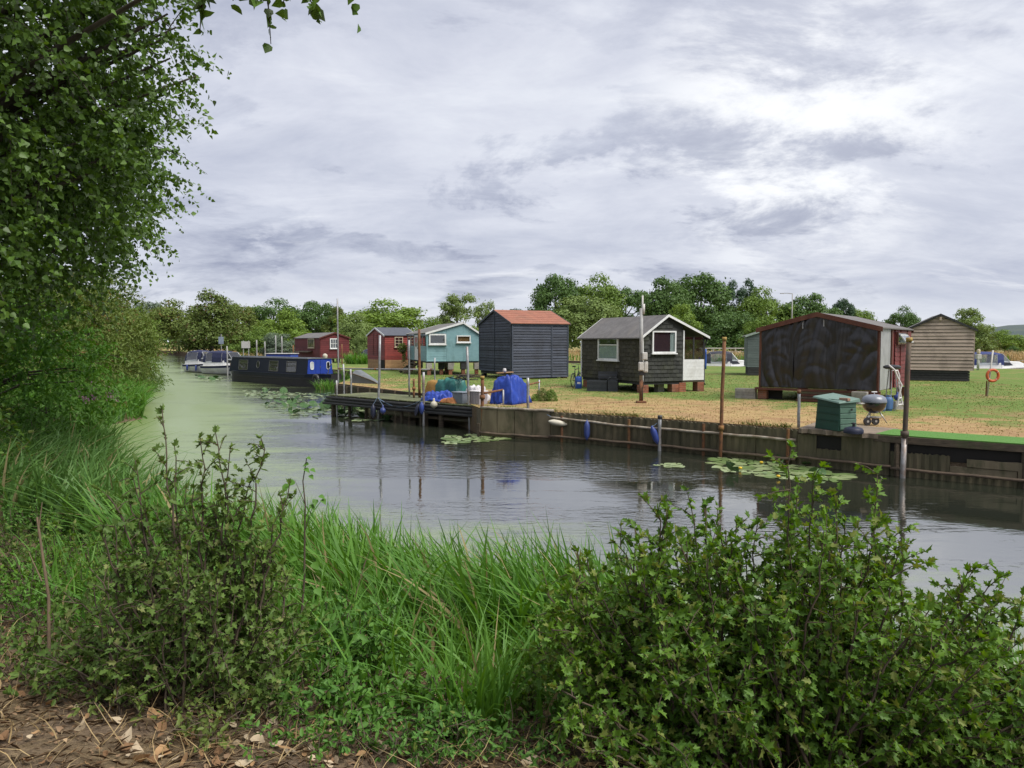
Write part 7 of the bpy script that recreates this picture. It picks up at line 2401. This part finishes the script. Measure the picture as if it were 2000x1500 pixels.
# ------------------------------------------------------------------ foreground shrubs
def shrub(name, label, base, stems, mat, leafL, shape, seed, parts=('leaves', 'stems'), leaf_gap=0.022, twig_len=(0.10, 0.30), twig_gap=0.05, wl=0.9, bare=0.15, leaf_per=2, cat='bush', stemm=None, gravity=0.05, stem_r=0.010):
    """stems: list of (foot xy offset, tip xyz offset from the base); twigs branch off and carry the leaves"""
    rng = np.random.default_rng(seed)
    lines = []; P = []; D = []
    for f, tip in stems:
        a = Vector((f[0], f[1], 0)); b = Vector(tip)
        a.z = float(bank_z(base[0] + f[0], base[1] + f[1])) - base[2] - 0.02
        m = a.lerp(b, 0.5) + Vector(rng.normal(0, 0.05, 3)) + Vector((0, 0, 0.06))
        ln = (b - a).length
        pts = []
        k = max(5, int(ln / 0.08))
        for i in range(k + 1):
            s = i / k
            p = a.lerp(m, s).lerp(m.lerp(b, s), s) + Vector(rng.normal(0, 0.008, 3))
            pts.append(p)
        lines.append((pts, stem_r * min(1, ln), 0.0025))
        s = bare
        while s < 1.0:
            j = s * k; i0 = min(int(j), k - 1)
            p = pts[i0].lerp(pts[i0 + 1], j - i0)
            ax = (pts[i0 + 1] - pts[i0]).normalized()
            d = (ax * 0.6 + Vector(rng.normal(0, 0.75, 3)))
            d.z += 0.1
            d.normalize()
            tl = rng.uniform(*twig_len) * (1.15 - 0.6 * s)
            e = p + d * tl - Vector((0, 0, gravity * tl))
            if tl > 0.07:
                lines.append(([p, p.lerp(e, 0.5) + Vector((0, 0, 0.01)), e], 0.003, 0.0012))
            nlv = max(2, int(tl / leaf_gap))
            for q in range(nlv):
                u = (q + rng.uniform(0.2, 1.0)) / nlv
                c = p.lerp(e, u)
                for z in range(leaf_per):
                    ld = d * 0.5 + Vector(rng.normal(0, 0.8, 3))
                    P.append(c); D.append(ld)
            s += twig_gap / ln * rng.uniform(0.6, 1.4)
        for q in range(5):
            P.append(pts[-1]); D.append(Vector(rng.normal(0, 0.7, 3)) + (pts[-1] - pts[-2]).normalized())
    P = np.array(P, float); D = np.array(D, float)
    gz_ = bank_z(P[:, 0] + base[0], P[:, 1] + base[1]) - base[2]
    ok = P[:, 2] > gz_ + 0.01
    P, D = P[ok], D[ok]
    N = unit(rng.normal(0, 0.55, P.shape) + np.array([0, -0.15, 0.85]))
    L = leafL * rng.uniform(0.4, 1.55, len(P))
    t = thing(name, label, cat, base)
    link(parts[0], leaf_mesh(parts[0], P, D, N, L, L * wl, shape, mat), t)['kind'] = 'stuff'
    link(parts[1], tubes_mesh(parts[1], lines, stemm or twigm, 5), t)['kind'] = 'stuff'
    return t


def profile_stems(rng, n, xs, hs, y0, y1, base, foot=0.45, jit=0.10, lo=0.35):
    """stems whose tips fill the outline given by heights hs over xs (metres from the base)"""
    out = []
    for k in range(n):
        x = rng.uniform(xs[0], xs[-1]); y = rng.uniform(y0, y1)
        h = np.interp(x, xs, hs) * (lo + (1 - lo) * rng.random() ** 0.55) + rng.normal(0, jit * 0.4)
        h *= 1 - 0.25 * abs(y - (y0 + y1) / 2) / ((y1 - y0) / 2)
        out.append(((x * foot + rng.normal(0, 0.10), y * 0.6 + rng.normal(0, 0.08)), (x, y, max(0.12, h))))
    return out


rng = np.random.default_rng(100)
# right-hand hawthorn: outline measured at about 3.6 m
Yh = 3.65
hb = (1.25, Yh, float(bank_z(1.25, Yh)))
outline = [(1020, 1280), (1080, 1140), (1130, 1070), (1220, 1035), (1290, 1000), (1330, 965), (1400, 960), (1470, 970), (1540, 935), (1600, 925), (1680, 935), (1740, 1030), (1790, 1060), (1860, 1105), (1930, 1120), (1985, 1160), (2060, 1240), (2200, 1300)]
xs = [xat(p, Yh) - hb[0] for p, q in outline]
hs = [zat(q, Yh) - hb[2] for p, q in outline]
st = profile_stems(rng, 235, xs, hs, -0.62, 0.55, hb, lo=0.3)
for px, py in ((1548, 880), (1718, 925), (1310, 1008), (1380, 990), (1130, 1080), (1780, 1085), (1960, 1165), (1590, 935), (1240, 1030)):
    st.append(((xat(px, Yh) - hb[0], 0.0), (xat(px, Yh) - hb[0], 0.0, zat(py, Yh) - hb[2])))
shrub('hawthorn_bush', 'large fresh green hawthorn bush filling the right foreground', hb, st, LM['haw'], 0.034, 'lobed', 101, twig_gap=0.052, leaf_per=2, leaf_gap=0.02, wl=0.78)
# left hawthorn: duller, with long thin shoots
Yl = 3.9
lb = (-1.6, Yl, float(bank_z(-1.6, Yl)))
outline = [(110, 1180), (170, 1060), (200, 960), (260, 930), (320, 905), (390, 900), (440, 950), (500, 1010), (560, 1120), (600, 1230)]
xs = [xat(p, Yl) - lb[0] for p, q in outline]
hs = [zat(q, Yl) - lb[2] for p, q in outline]
st = profile_stems(rng, 105, xs, hs, -0.5, 0.45, lb, foot=0.35, lo=0.3)
for px, py in ((305, 800), (330, 870), (415, 850), (507, 858), (560, 950), (480, 930), (440, 880), (250, 905), (530, 1000), (455, 990), (380, 860)):
    st.append((((xat(px, Yl) - lb[0]) * 0.4, 0.0), (xat(px, Yl) - lb[0], 0.05, zat(py, Yl) - lb[2])))
shrub('hawthorn_bush', 'straggling dark hawthorn bush with long thorny shoots in the left foreground', lb, st, LM['hawdark'], 0.030, 'lobed', 102, wl=0.78, twig_gap=0.05, leaf_gap=0.022, leaf_per=2, twig_len=(0.06, 0.22))
# leafy scrub at the lower left and along the foot of the bank
def scrub(name, label, px, py, w_, h_, n, seed, mat='haw', L=0.035, shape='oval', wl=0.55, dpt=0.35, lp=2):
    q = hitbank(px, py)
    rg = np.random.default_rng(seed)
    xs_ = [-w_ / 2, -w_ / 4, 0, w_ / 4, w_ / 2]; hs_ = [h_ * 0.45, h_ * 0.85, h_, h_ * 0.8, h_ * 0.4]
    return shrub(name, label, tuple(q), profile_stems(rg, n, xs_, hs_, -dpt, dpt, q, foot=0.7, lo=0.4), LM[mat], L, shape, seed, cat='plant', twig_len=(0.04, 0.12), twig_gap=0.045, leaf_per=lp, wl=wl, stem_r=0.005)


scrub('bramble_patch', 'tangled bramble scrub at the lower left corner', 60, 1150, 1.3, 0.75, 50, 111, 'hawdark', 0.038)
scrub('bramble_patch', 'low dark green scrub under the straggling hawthorn', 230, 1290, 1.0, 0.42, 34, 112, 'hawdark', 0.034)
scrub('nettle_patch', 'bright nettles in the centre foreground in front of the reeds', 690, 1330, 0.85, 0.62, 44, 113, 'nettle', 0.055, 'oval', 0.5)
scrub('nettle_patch', 'nettles growing among the reeds left of the iris clump', 820, 1260, 0.9, 0.55, 38, 114, 'nettle', 0.05, 'oval', 0.5)
scrub('nettle_patch', 'low dark nettles at the foot of the bank in the centre', 780, 1420, 0.8, 0.34, 36, 115, 'ash', 0.045, 'oval', 0.5, 0.25)
scrub('nettle_patch', 'young green herbs beside the sapling foot', 470, 1290, 0.5, 0.36, 22, 116, 'nettle', 0.045, 'oval', 0.5, 0.25)
scrub('bramble_patch', 'leafy bramble between the iris clump and the large hawthorn', 1120, 1400, 0.9, 0.55, 48, 117, 'haw', 0.038, 'oval', 0.6)
scrub('bramble_patch', 'dense low bramble along the bottom right edge', 1560, 1490, 2.0, 0.55, 95, 118, 'haw', 0.036, 'oval', 0.6, 0.3)
scrub('bramble_patch', 'bramble leaves at the lower right corner', 1930, 1430, 1.1, 0.6, 55, 119, 'ash', 0.038, 'oval', 0.6, 0.3)
scrub('nettle_patch', 'tall pale nettles rising at the left of the reeds', 560, 1200, 0.8, 0.6, 34, 120, 'nettle', 0.05, 'oval', 0.45)
scrub('bramble_patch', 'brown tinged dock and bramble behind the straggling hawthorn', 140, 1060, 1.4, 0.8, 40, 121, 'olive', 0.04, 'oval', 0.5)

scrub('herb_patch', 'small pale herbs on the leaf litter below the sapling', 500, 1390, 0.6, 0.16, 22, 122, 'hawdark', 0.028, 'oval', 0.5, 0.2)
scrub('herb_patch', 'little green plants on the litter at the bottom centre', 740, 1470, 0.6, 0.16, 24, 123, 'nettle', 0.03, 'oval', 0.5, 0.15)
scrub('herb_patch', 'brownish green herbs on the litter below the straggling hawthorn', 330, 1400, 0.7, 0.12, 16, 124, 'olive', 0.026, 'oval', 0.5, 0.2)
scrub('bramble_patch', 'dark leafy scrub at the bottom left corner', 40, 1330, 0.8, 0.35, 30, 125, 'hawdark', 0.034, 'oval', 0.55, 0.3)
scrub('bramble_patch', 'twiggy green scrub left of the straggling hawthorn', 110, 1200, 0.8, 0.7, 30, 126, 'haw', 0.034, 'oval', 0.5, 0.3)

scrub('bramble_patch', 'leafy undergrowth below the straggling hawthorn to the right', 420, 1330, 0.8, 0.34, 34, 127, 'haw', 0.032, 'oval', 0.55, 0.25)
scrub('nettle_patch', 'nettles between the sapling and the iris clump', 640, 1400, 0.7, 0.36, 34, 128, 'nettle', 0.042, 'oval', 0.5, 0.25)
scrub('herb_patch', 'low green herbs at the bottom edge left of the large hawthorn', 960, 1480, 0.7, 0.22, 30, 129, 'nettle', 0.032, 'oval', 0.5, 0.2)
scrub('bramble_patch', 'dark leafy tangle at the foot of the straggling hawthorn on the left', 200, 1360, 0.6, 0.24, 20, 130, 'hawdark', 0.03, 'oval', 0.55, 0.25)

for i_, (px_, py_, w2, h2, n2, m2, lab_) in enumerate((
        (590, 1470, 0.5, 0.16, 13, 'ash', 'green herbs on the litter right of the sapling at the bottom edge'),
        (420, 1450, 0.4, 0.12, 11, 'olive', 'olive coloured herbs on the litter under the sapling'),
        (20, 1230, 0.9, 0.55, 34, 'ash', 'fresh green herbs at the far left edge above the litter'),
        (60, 1080, 1.2, 0.6, 34, 'nettle', 'nettles at the far left edge below the reed bed'),
        (860, 1480, 0.5, 0.2, 20, 'nettle', 'fresh nettles at the bottom edge below the iris clump'))):
    scrub('herb_patch', lab_, px_, py_, w2, h2, n2, 140 + i_, m2, 0.03, 'oval', 0.5, 0.2)

# sapling with single large leaves
Ys = 3.55
sb = hitbank(585, 1310)
Ys = sb.y
t = thing('sapling', 'slender young sapling with a few broad leaves standing before the reeds', 'sapling', tuple(sb))
pts = [Vector((xat(px, Ys) - sb.x, 0, zat(py, Ys) - sb.z)) for px, py in ((585, 1310), (580, 1210), (588, 1130), (590, 1040), (592, 985), (588, 940), (596, 895))]
pts[0].z = -0.03
link('stem', tubes_mesh('stem', [(pts, 0.009, 0.003), ([pts[4], Vector((xat(570, Ys) - sb.x, 0.02, zat(938, Ys) - sb.z))], 0.003, 0.001), ([pts[3], Vector((xat(612, Ys) - sb.x, -0.02, zat(975, Ys) - sb.z))], 0.003, 0.001)], twigm), t)
rng = np.random.default_rng(6)
big = LM['ash']
for k, (px, py, L_) in enumerate(((597, 893, 0.035), (600, 905, 0.04), (604, 916, 0.04), (592, 915, 0.045), (602, 928, 0.04), (560, 945, 0.075), (572, 940, 0.06), (612, 975, 0.05), (620, 968, 0.045), (604, 985, 0.05), (585, 1000, 0.04), (626, 975, 0.045), (575, 1090, 0.06), (605, 1100, 0.06), (572, 1140, 0.065), (610, 1150, 0.06), (565, 1200, 0.06), (602, 1180, 0.06), (550, 1175, 0.07), (615, 1215, 0.06), (580, 1250, 0.06))):
    p = np.array([[xat(px, Ys) - sb.x, 0.0, zat(py, Ys) - sb.z]])
    dd = np.array([[rng.normal(0, 0.6) + (0.4 if px > 590 else -0.4), -0.4, -0.5]])
    link('leaf', leaf_mesh('leaf', p, dd, np.array([[rng.normal(0, 0.3), -0.6, 0.8]]), L_, L_ * 0.8, 'heart', big), t)
# bare dead stems
for px0, py0, px1, py1, r_, lab in ((205 * 0.466, 1320, 62, 1010, 0.011, 'bare pale sapling stem at the far left of the foreground'), (650, 1180, 712, 1090, 0.006, 'dry brown stalk leaning over the reeds')):
    q = hitbank(px0, py0) if px0 < 300 else hitbank(px0, 1260)
    e = Vector((xat(px1, q.y), q.y, zat(py1, q.y))) - q
    t = thing('dead_stem', lab, 'stem', tuple(q))
    link('stalk', tubes_mesh('stalk', [([Vector((0, 0, -0.03)), e * 0.5 + Vector((0.03, 0, 0)), e], r_, r_ * 0.5), ([e * 0.9, e * 1.0 + Vector((0.03, 0, 0.08))], r_ * 0.4, r_ * 0.2), ([e * 0.6, e * 0.75 + Vector((-0.06, 0, 0.03))], r_ * 0.4, r_ * 0.15)], pmat('dead_bark', (0.20, 0.145, 0.09), (0.13, 0.095, 0.06), 10, 0.9)), t)

# ------------------------------------------------------------------ litter, straw, fallen leaves on the near bank
rng = np.random.default_rng(55)
n = 16000
X = rng.uniform(-3.4, 2.2, n); Y = rng.uniform(1.6, 5.2, n)
Z = bank_z(X, Y) + rng.uniform(0.0, 0.02, n)
P = np.stack([X, Y, Z], -1)
a = rng.uniform(0, 6.28, n)
D = np.stack([np.cos(a), np.sin(a), rng.normal(0.05, 0.25, n)], -1)
N = unit(rng.normal(0, 0.4, (n, 3)) + np.array([0, 0, 1.0]))
L = rng.uniform(0.015, 0.10, n)
dry = leafmat('litter', (0.060, 0.040, 0.024), (0.19, 0.125, 0.070), (0.24, 0.18, 0.11), 0.1, 0.9, 0.15, 0.2)
tag(link('leaf_litter', leaf_mesh('leaf_litter', P, D, N, L, 0.003 + 0.006 * rng.random(n) ** 3, 'diamond', dry)), 'brown straw and twig litter covering the near bank', 'litter', kind='stuff')
n = 1800
X = rng.uniform(-3.2, 1.6, n); Y = rng.uniform(1.7, 4.8, n)
me = blade_mesh('dry_grass', np.stack([X, Y, bank_z(X, Y)], -1), rng.uniform(0.04, 0.2, n), rng.uniform(0.002, 0.005, n), rng.normal(0, 0.5, (n, 2)), rng.normal(0, 0.7, (n, 2)), LM['straw'], 3, rng)
tag(link('dry_grass', me), 'thin dry grass on the near bank', 'grass', kind='stuff')
n = 2600
X = rng.uniform(-3.4, 2.0, n); Y = rng.uniform(1.6, 4.6, n)
P = np.stack([X, Y, bank_z(X, Y) + rng.uniform(0.002, 0.02, n)], -1)
aa = rng.uniform(0, 6.28, n)
L = 0.012 + 0.035 * rng.random(n) ** 1.5
tag(link('leaf_scraps', leaf_mesh('leaf_scraps', P, np.stack([np.cos(aa), np.sin(aa), rng.normal(0, 0.3, n)], -1), unit(rng.normal(0, 0.5, (n, 3)) + np.array([0, 0, 1.0])), L, L * 0.6, 'heart', leafmat('leaf_scrap', (0.12, 0.075, 0.042), (0.30, 0.20, 0.12), (0.38, 0.27, 0.16), 0.12, 0.8, 0.2, 0.15))), 'small broken dead leaves scattered over the near bank', 'litter', kind='stuff')
fl_m = [leafmat('fallen_leaf_tan', (0.30, 0.17, 0.075), (0.42, 0.27, 0.14), None, 0.15, 0.7), leafmat('fallen_leaf_buff', (0.40, 0.31, 0.20), (0.52, 0.43, 0.30), None, 0.15, 0.7), leafmat('fallen_leaf_brown', (0.15, 0.085, 0.045), (0.24, 0.14, 0.07), None, 0.1, 0.8)]
meshes = []
for k in range(6):
    cur = rng.uniform(0.1, 0.35)
    tv = np.array([(0, 0), (0.08, 0.4), (0.36, 0.5), (0.7, 0.26), (1.05, 0), (0.7, -0.26), (0.36, -0.5), (0.08, -0.4)], float)
    co = [(x - 0.5, y, cur * (abs(y) ** 1.3) + cur * 0.8 * (x - 0.5) ** 2 + rng.normal(0, 0.025)) for x, y in tv] + [(0.0 - 0.1, 0, -0.01), (0.25, 0, 0.0)]
    fs = [(0, 8, 2, 1), (8, 9, 3, 2), (9, 4, 3), (9, 5, 4), (8, 6, 5, 9), (0, 7, 6, 8)]
    me = bpy.data.meshes.new('fallen_leaf'); me.from_pydata(co, [], fs); me.materials.append(fl_m[k % 3]); meshes.append(me)
k = 0
while k < 210:
    px, py = rng.uniform(0, 1250), 1500 - 330 * rng.random() ** 1.6
    if px > 700 and py < 1450: continue
    q = hitbank(px, py)
    s = 0.025 + 0.06 * rng.random() ** 1.8
    o = link('fallen_leaf', meshes[rng.integers(6)], near_bank, (q.x, q.y, float(bank_z(q.x, q.y)) + 0.012 + 0.012 * rng.random()), (rng.normal(0, 0.45), rng.normal(0, 0.45), rng.uniform(0, 6.28)), (s, s * rng.uniform(0.6, 1), s * rng.uniform(0.8, 2.2)))
    k += 1

# ------------------------------------------------------------------ lawn grass, edge tufts, tall dry field grass
rng = np.random.default_rng(66)
def on_lawn(X, Y):
    return in_poly(X, Y, BANKLINE + CHAN_S + [(150, -8)])
n = 60000
X = rng.uniform(-12, 24, n); Y = 14 + 36 * rng.random(n) ** 1.2
ok = on_lawn(X, Y)
X, Y = X[ok], Y[ok]
al = X * 0.62 + Y * 0.78
wob = 1.6 * np.sin(X * 0.9 + 0.5 * Y) + 1.2 * np.sin(Y * 0.7 - X * 0.4) + rng.normal(0, 1.6, len(X))
isdry = al + wob < 25.5
sdwall = dist_line(X, Y, BANKLINE)
for nm, sel, m_, lab in (('lawn_grass', ~isdry, LM['lawn'], 'short green grass of the lawn around the huts'), ('scorched_grass', isdry, LM['lawndry'], 'scorched straw coloured grass along the river wall')):
    B = np.stack([X[sel], Y[sel], np.full(sel.sum(), GZ - 0.005)], -1)
    k = len(B)
    me = blade_mesh(nm, B, rng.uniform(0.02, 0.06, k) * (1 if nm == 'lawn_grass' else 0.8), rng.uniform(0.012, 0.03, k), rng.normal(0, 0.5, (k, 2)), rng.normal(0, 0.4, (k, 2)), m_, 2, rng)
    tag(link(nm, me), lab, 'grass', kind='stuff')
# ragged edge over the wall
n = 5200
ss = rng.uniform(0.2, 23, n)
PT = [along(LW, s) for s in ss]
B = np.array([(p.x + (-t.y) * o_, p.y + t.x * o_, GZ - 0.02) for (p, t), o_ in zip(PT, np.abs(rng.normal(0, 0.10, n)) + 0.03)])
cl = np.sin(ss * 3.1) + np.sin(ss * 1.3 + 2)
keep = (cl + rng.normal(0, 0.7, n) > 0.2) & ~((ss > sC - 0.2) & (ss < sD + 20))
B = B[keep]; k = len(B)
me = blade_mesh('edge_grass', B, rng.uniform(0.06, 0.2, k), rng.uniform(0.008, 0.02, k), rng.normal(0, 0.35, (k, 2)) + np.array([-0.2, -0.25]), rng.normal(0, 0.5, (k, 2)) + np.array([-0.3, -0.4]), LM['lawn'], 3, rng)
tag(link('edge_grass', me), 'ragged grass hanging over the top of the river wall', 'grass', kind='stuff')
n = 26000
X = rng.uniform(-60, 75, n)
line_y = np.interp(X, [-30, -10, 4, 22, 45, 150], [107, 99, 87, 74, 67, 57])
Y = line_y + 0.5 + 45 * rng.random(n) ** 1.5
ok = in_poly(X, Y, FIELD_EDGE + [(-1800, 300), (-1800, 4500), (1800, 4500), (1800, 57)] + CHAN_N[:-1])
X, Y = X[ok], Y[ok]; k = len(X)
grn = (Y - np.interp(X, [-30, -10, 4, 22, 45, 150], [107, 99, 87, 74, 67, 57]) < 3.5) & (np.sin(X * 0.35) + rng.normal(0, 0.5, k) > -0.1)
for nm, sel, m_, hr, lab in (('meadow_grass', ~grn, LM['straw'], (0.6, 1.3), 'tall golden dry grass in the field behind the huts'), ('channel_reeds', grn, LM['reed'], (0.6, 1.3), 'green reeds fringing the channel behind the lawn')):
    B = np.stack([X[sel], Y[sel], np.full(sel.sum(), GZ - 0.05)], -1); kk = len(B)
    me = blade_mesh(nm, B, rng.uniform(*hr, kk), rng.uniform(0.06, 0.14, kk), rng.normal(0, 0.2, (kk, 2)), rng.normal(0, 0.3, (kk, 2)), m_, 2, rng)
    tag(link(nm, me), lab, 'grass', kind='stuff')

# shrub on the lawn edge and the plant hung on the scarlet hut
q = atz(1062, 783, GZ)
t = thing('lawn_shrub', 'small half withered green and brown shrub on the grass by the rusty rail', 'shrub', tuple(q))
rng = np.random.default_rng(71)
u = q.y / F
for nm, cx, rx, rz_k, mat_, n_ in (('withered_leaves', -0.05, 15 * u, 26 * u, 'brown', 900), ('green_leaves', 14 * u, 14 * u, 23 * u, 'mid', 1100), ('low_leaves', -15 * u, 11 * u, 14 * u, 'lime', 500)):
    d = rand_dir(n_, rng); d[:, 2] = np.abs(d[:, 2])
    P = np.array([cx, 0, 0.0]) + d * np.array([rx, rx, rz_k]) * (rng.uniform(0.5, 1.0, n_) ** 0.5)[:, None]
    N = unit(d + rng.normal(0, 0.6, (n_, 3)))
    link(nm, leaf_mesh(nm, P, np.cross(N, rng.normal(size=(n_, 3))), N, rng.uniform(0.03, 0.07, n_), 0.03, 'diamond', LM[mat_]), t)
q = aty(786, 680, 53.0)
t = thing('hanging_plant', 'trailing brown plant hanging on the front of the scarlet hut', 'plant', (q.x, q.y, q.z))
n_ = 900
d = rand_dir(n_, rng)
P = d * np.array([0.34, 0.25, 0.38]) * rng.random((n_, 1)) ** 0.4
P[:250, 2] -= rng.uniform(0.2, 1.0, 250); P[:250, 0] = P[:250, 0] * 0.5 + 0.1
N = rand_dir(n_, rng)
link('foliage', leaf_mesh('foliage', P, np.cross(N, rng.normal(size=(n_, 3))), N, 0.1, 0.06, 'diamond', LM['brown']), t)
MB().lathe((0, 0, -0.1), [(0.05, -0.2), (0.2, -0.12), (0.24, 0.0)], 12).build('basket', M_oldwood, t)
MB().bar((0, 0.1, 0.1), (0, 0.75, 0.25), 0.04, 0.04).build('bracket', M_rust, t)

# ------------------------------------------------------------------ water lilies
padm = [leafmat('lily_pad_green', (0.10, 0.165, 0.055), (0.17, 0.235, 0.085), None, 0.08, 0.3, 0.5), leafmat('lily_pad_pale', (0.19, 0.25, 0.11), (0.26, 0.31, 0.15), None, 0.08, 0.35, 0.5), leafmat('lily_pad_dark', (0.035, 0.085, 0.028), (0.06, 0.12, 0.035), None, 0.1, 0.45, 0.2)]
rng = np.random.default_rng(81)
pads = []
for k in range(9):
    n_ = 15; vs = [(0, 0, 0.0)]
    for i in range(n_):
        a = 0.22 + (2 * math.pi - 0.44) * i / (n_ - 1)
        r = 1 + rng.normal(0, 0.03)
        vs.append((r * math.cos(a) * 1.1, r * math.sin(a), 0.03 + 0.05 * math.sin(3 * a + k) * (k % 3)))
    me = bpy.data.meshes.new('leaf'); me.from_pydata(vs, [], [(0, i, i + 1) for i in range(1, n_)]); me.materials.append(padm[k // 3]); pads.append(me)


def lily(label, poly, n, rr, up=0.0, flowers=(), pal=(0, 6), seed=0):
    rng = np.random.default_rng(seed)
    cx = sum(p[0] for p in poly) / len(poly); cy = sum(p[1] for p in poly) / len(poly)
    c = atz(cx, cy, 0.0)
    t = thing('water_lily', label, 'water lily', (c.x, c.y, 0.0))
    W = [atz(px, py, 0.0) for px, py in poly]
    W2 = [(w_.x, w_.y) for w_ in W]
    x0, x1 = min(w_[0] for w_ in W2), max(w_[0] for w_ in W2); y0, y1 = min(w_[1] for w_ in W2), max(w_[1] for w_ in W2)
    k = 0; tries = 0; placed = []
    while k < n and tries < n * 60:
        tries += 1
        x, y = rng.uniform(x0, x1), rng.uniform(y0, y1)
        if not in_poly(np.array([x]), np.array([y]), W2)[0]:
            continue
        s = rng.uniform(*rr)
        if any((x - a) ** 2 + (y - b) ** 2 < (0.62 * (s + r_)) ** 2 for a, b, r_ in placed):
            continue
        placed.append((x, y, s))
        isup = rng.random() < up
        o = link('leaf', pads[rng.integers(*pal) if not isup else rng.integers(6, 9)], t, (x - c.x, y - c.y, 0.006 + 0.006 * rng.random() + (rng.uniform(0.05, 0.16) if isup else 0)),
                 (rng.normal(0, 0.5), rng.normal(0, 0.5), rng.uniform(0, 6.28)) if isup else (rng.normal(0, 0.015), rng.normal(0, 0.015), rng.uniform(0, 6.28)), (s, s, s))
        k += 1
    for px, py in flowers:
        q = atz(px, py, 0.06)
        MB().lathe((q.x - c.x, q.y - c.y, 0.03), [(0.01, 0), (0.035, 0.01), (0.045, 0.035), (0.03, 0.055), (0.005, 0.05)], 10).build('flower', M_lily, t, smooth=True)
    return t


M_lily = pmat('lily_yellow', (0.62, 0.42, 0.02), None, 9, 0.5)
lily('wide patch of water lily pads with yellow flowers below the broken wall', [(1370, 900), (1420, 890), (1500, 896), (1600, 915), (1665, 930), (1620, 945), (1520, 935), (1430, 925)], 110, (0.09, 0.2), 0.05, ((1487, 903), (1446, 914), (1520, 930)), seed=1)
lily('small group of lily pads off the concrete wall corner', [(855, 862), (880, 850), (940, 848), (985, 852), (1000, 858), (930, 864), (880, 868)], 48, (0.09, 0.19), 0.0, (), seed=2)
lily('lily pads with raised leaves left of the jetty', [(505, 790), (560, 778), (640, 790), (720, 795), (745, 803), (650, 812), (570, 815)], 150, (0.08, 0.19), 0.35, (), seed=3)
lily('scattered lily pads between the narrowboat and the jetty lilies', [(470, 762), (560, 765), (640, 772), (650, 780), (560, 782), (480, 775)], 110, (0.10, 0.22), 0.08, (), seed=4)
lily('thin band of lily pads beneath the jetty posts', [(650, 808), (760, 815), (760, 824), (690, 822)], 26, (0.1, 0.2), 0.25, (), seed=5)
lily('lily pads by the hulls of the far cruisers', [(385, 736), (430, 738), (430, 744), (395, 742)], 26, (0.2, 0.35), 0.2, (), seed=6)
lily('few lily pads drifting off the mossy wall', [(1270, 908), (1320, 906), (1340, 914), (1290, 916)], 8, (0.08, 0.14), 0.0, (), pal=(3, 6), seed=7)
# loose duckweed rafts under the jetty end
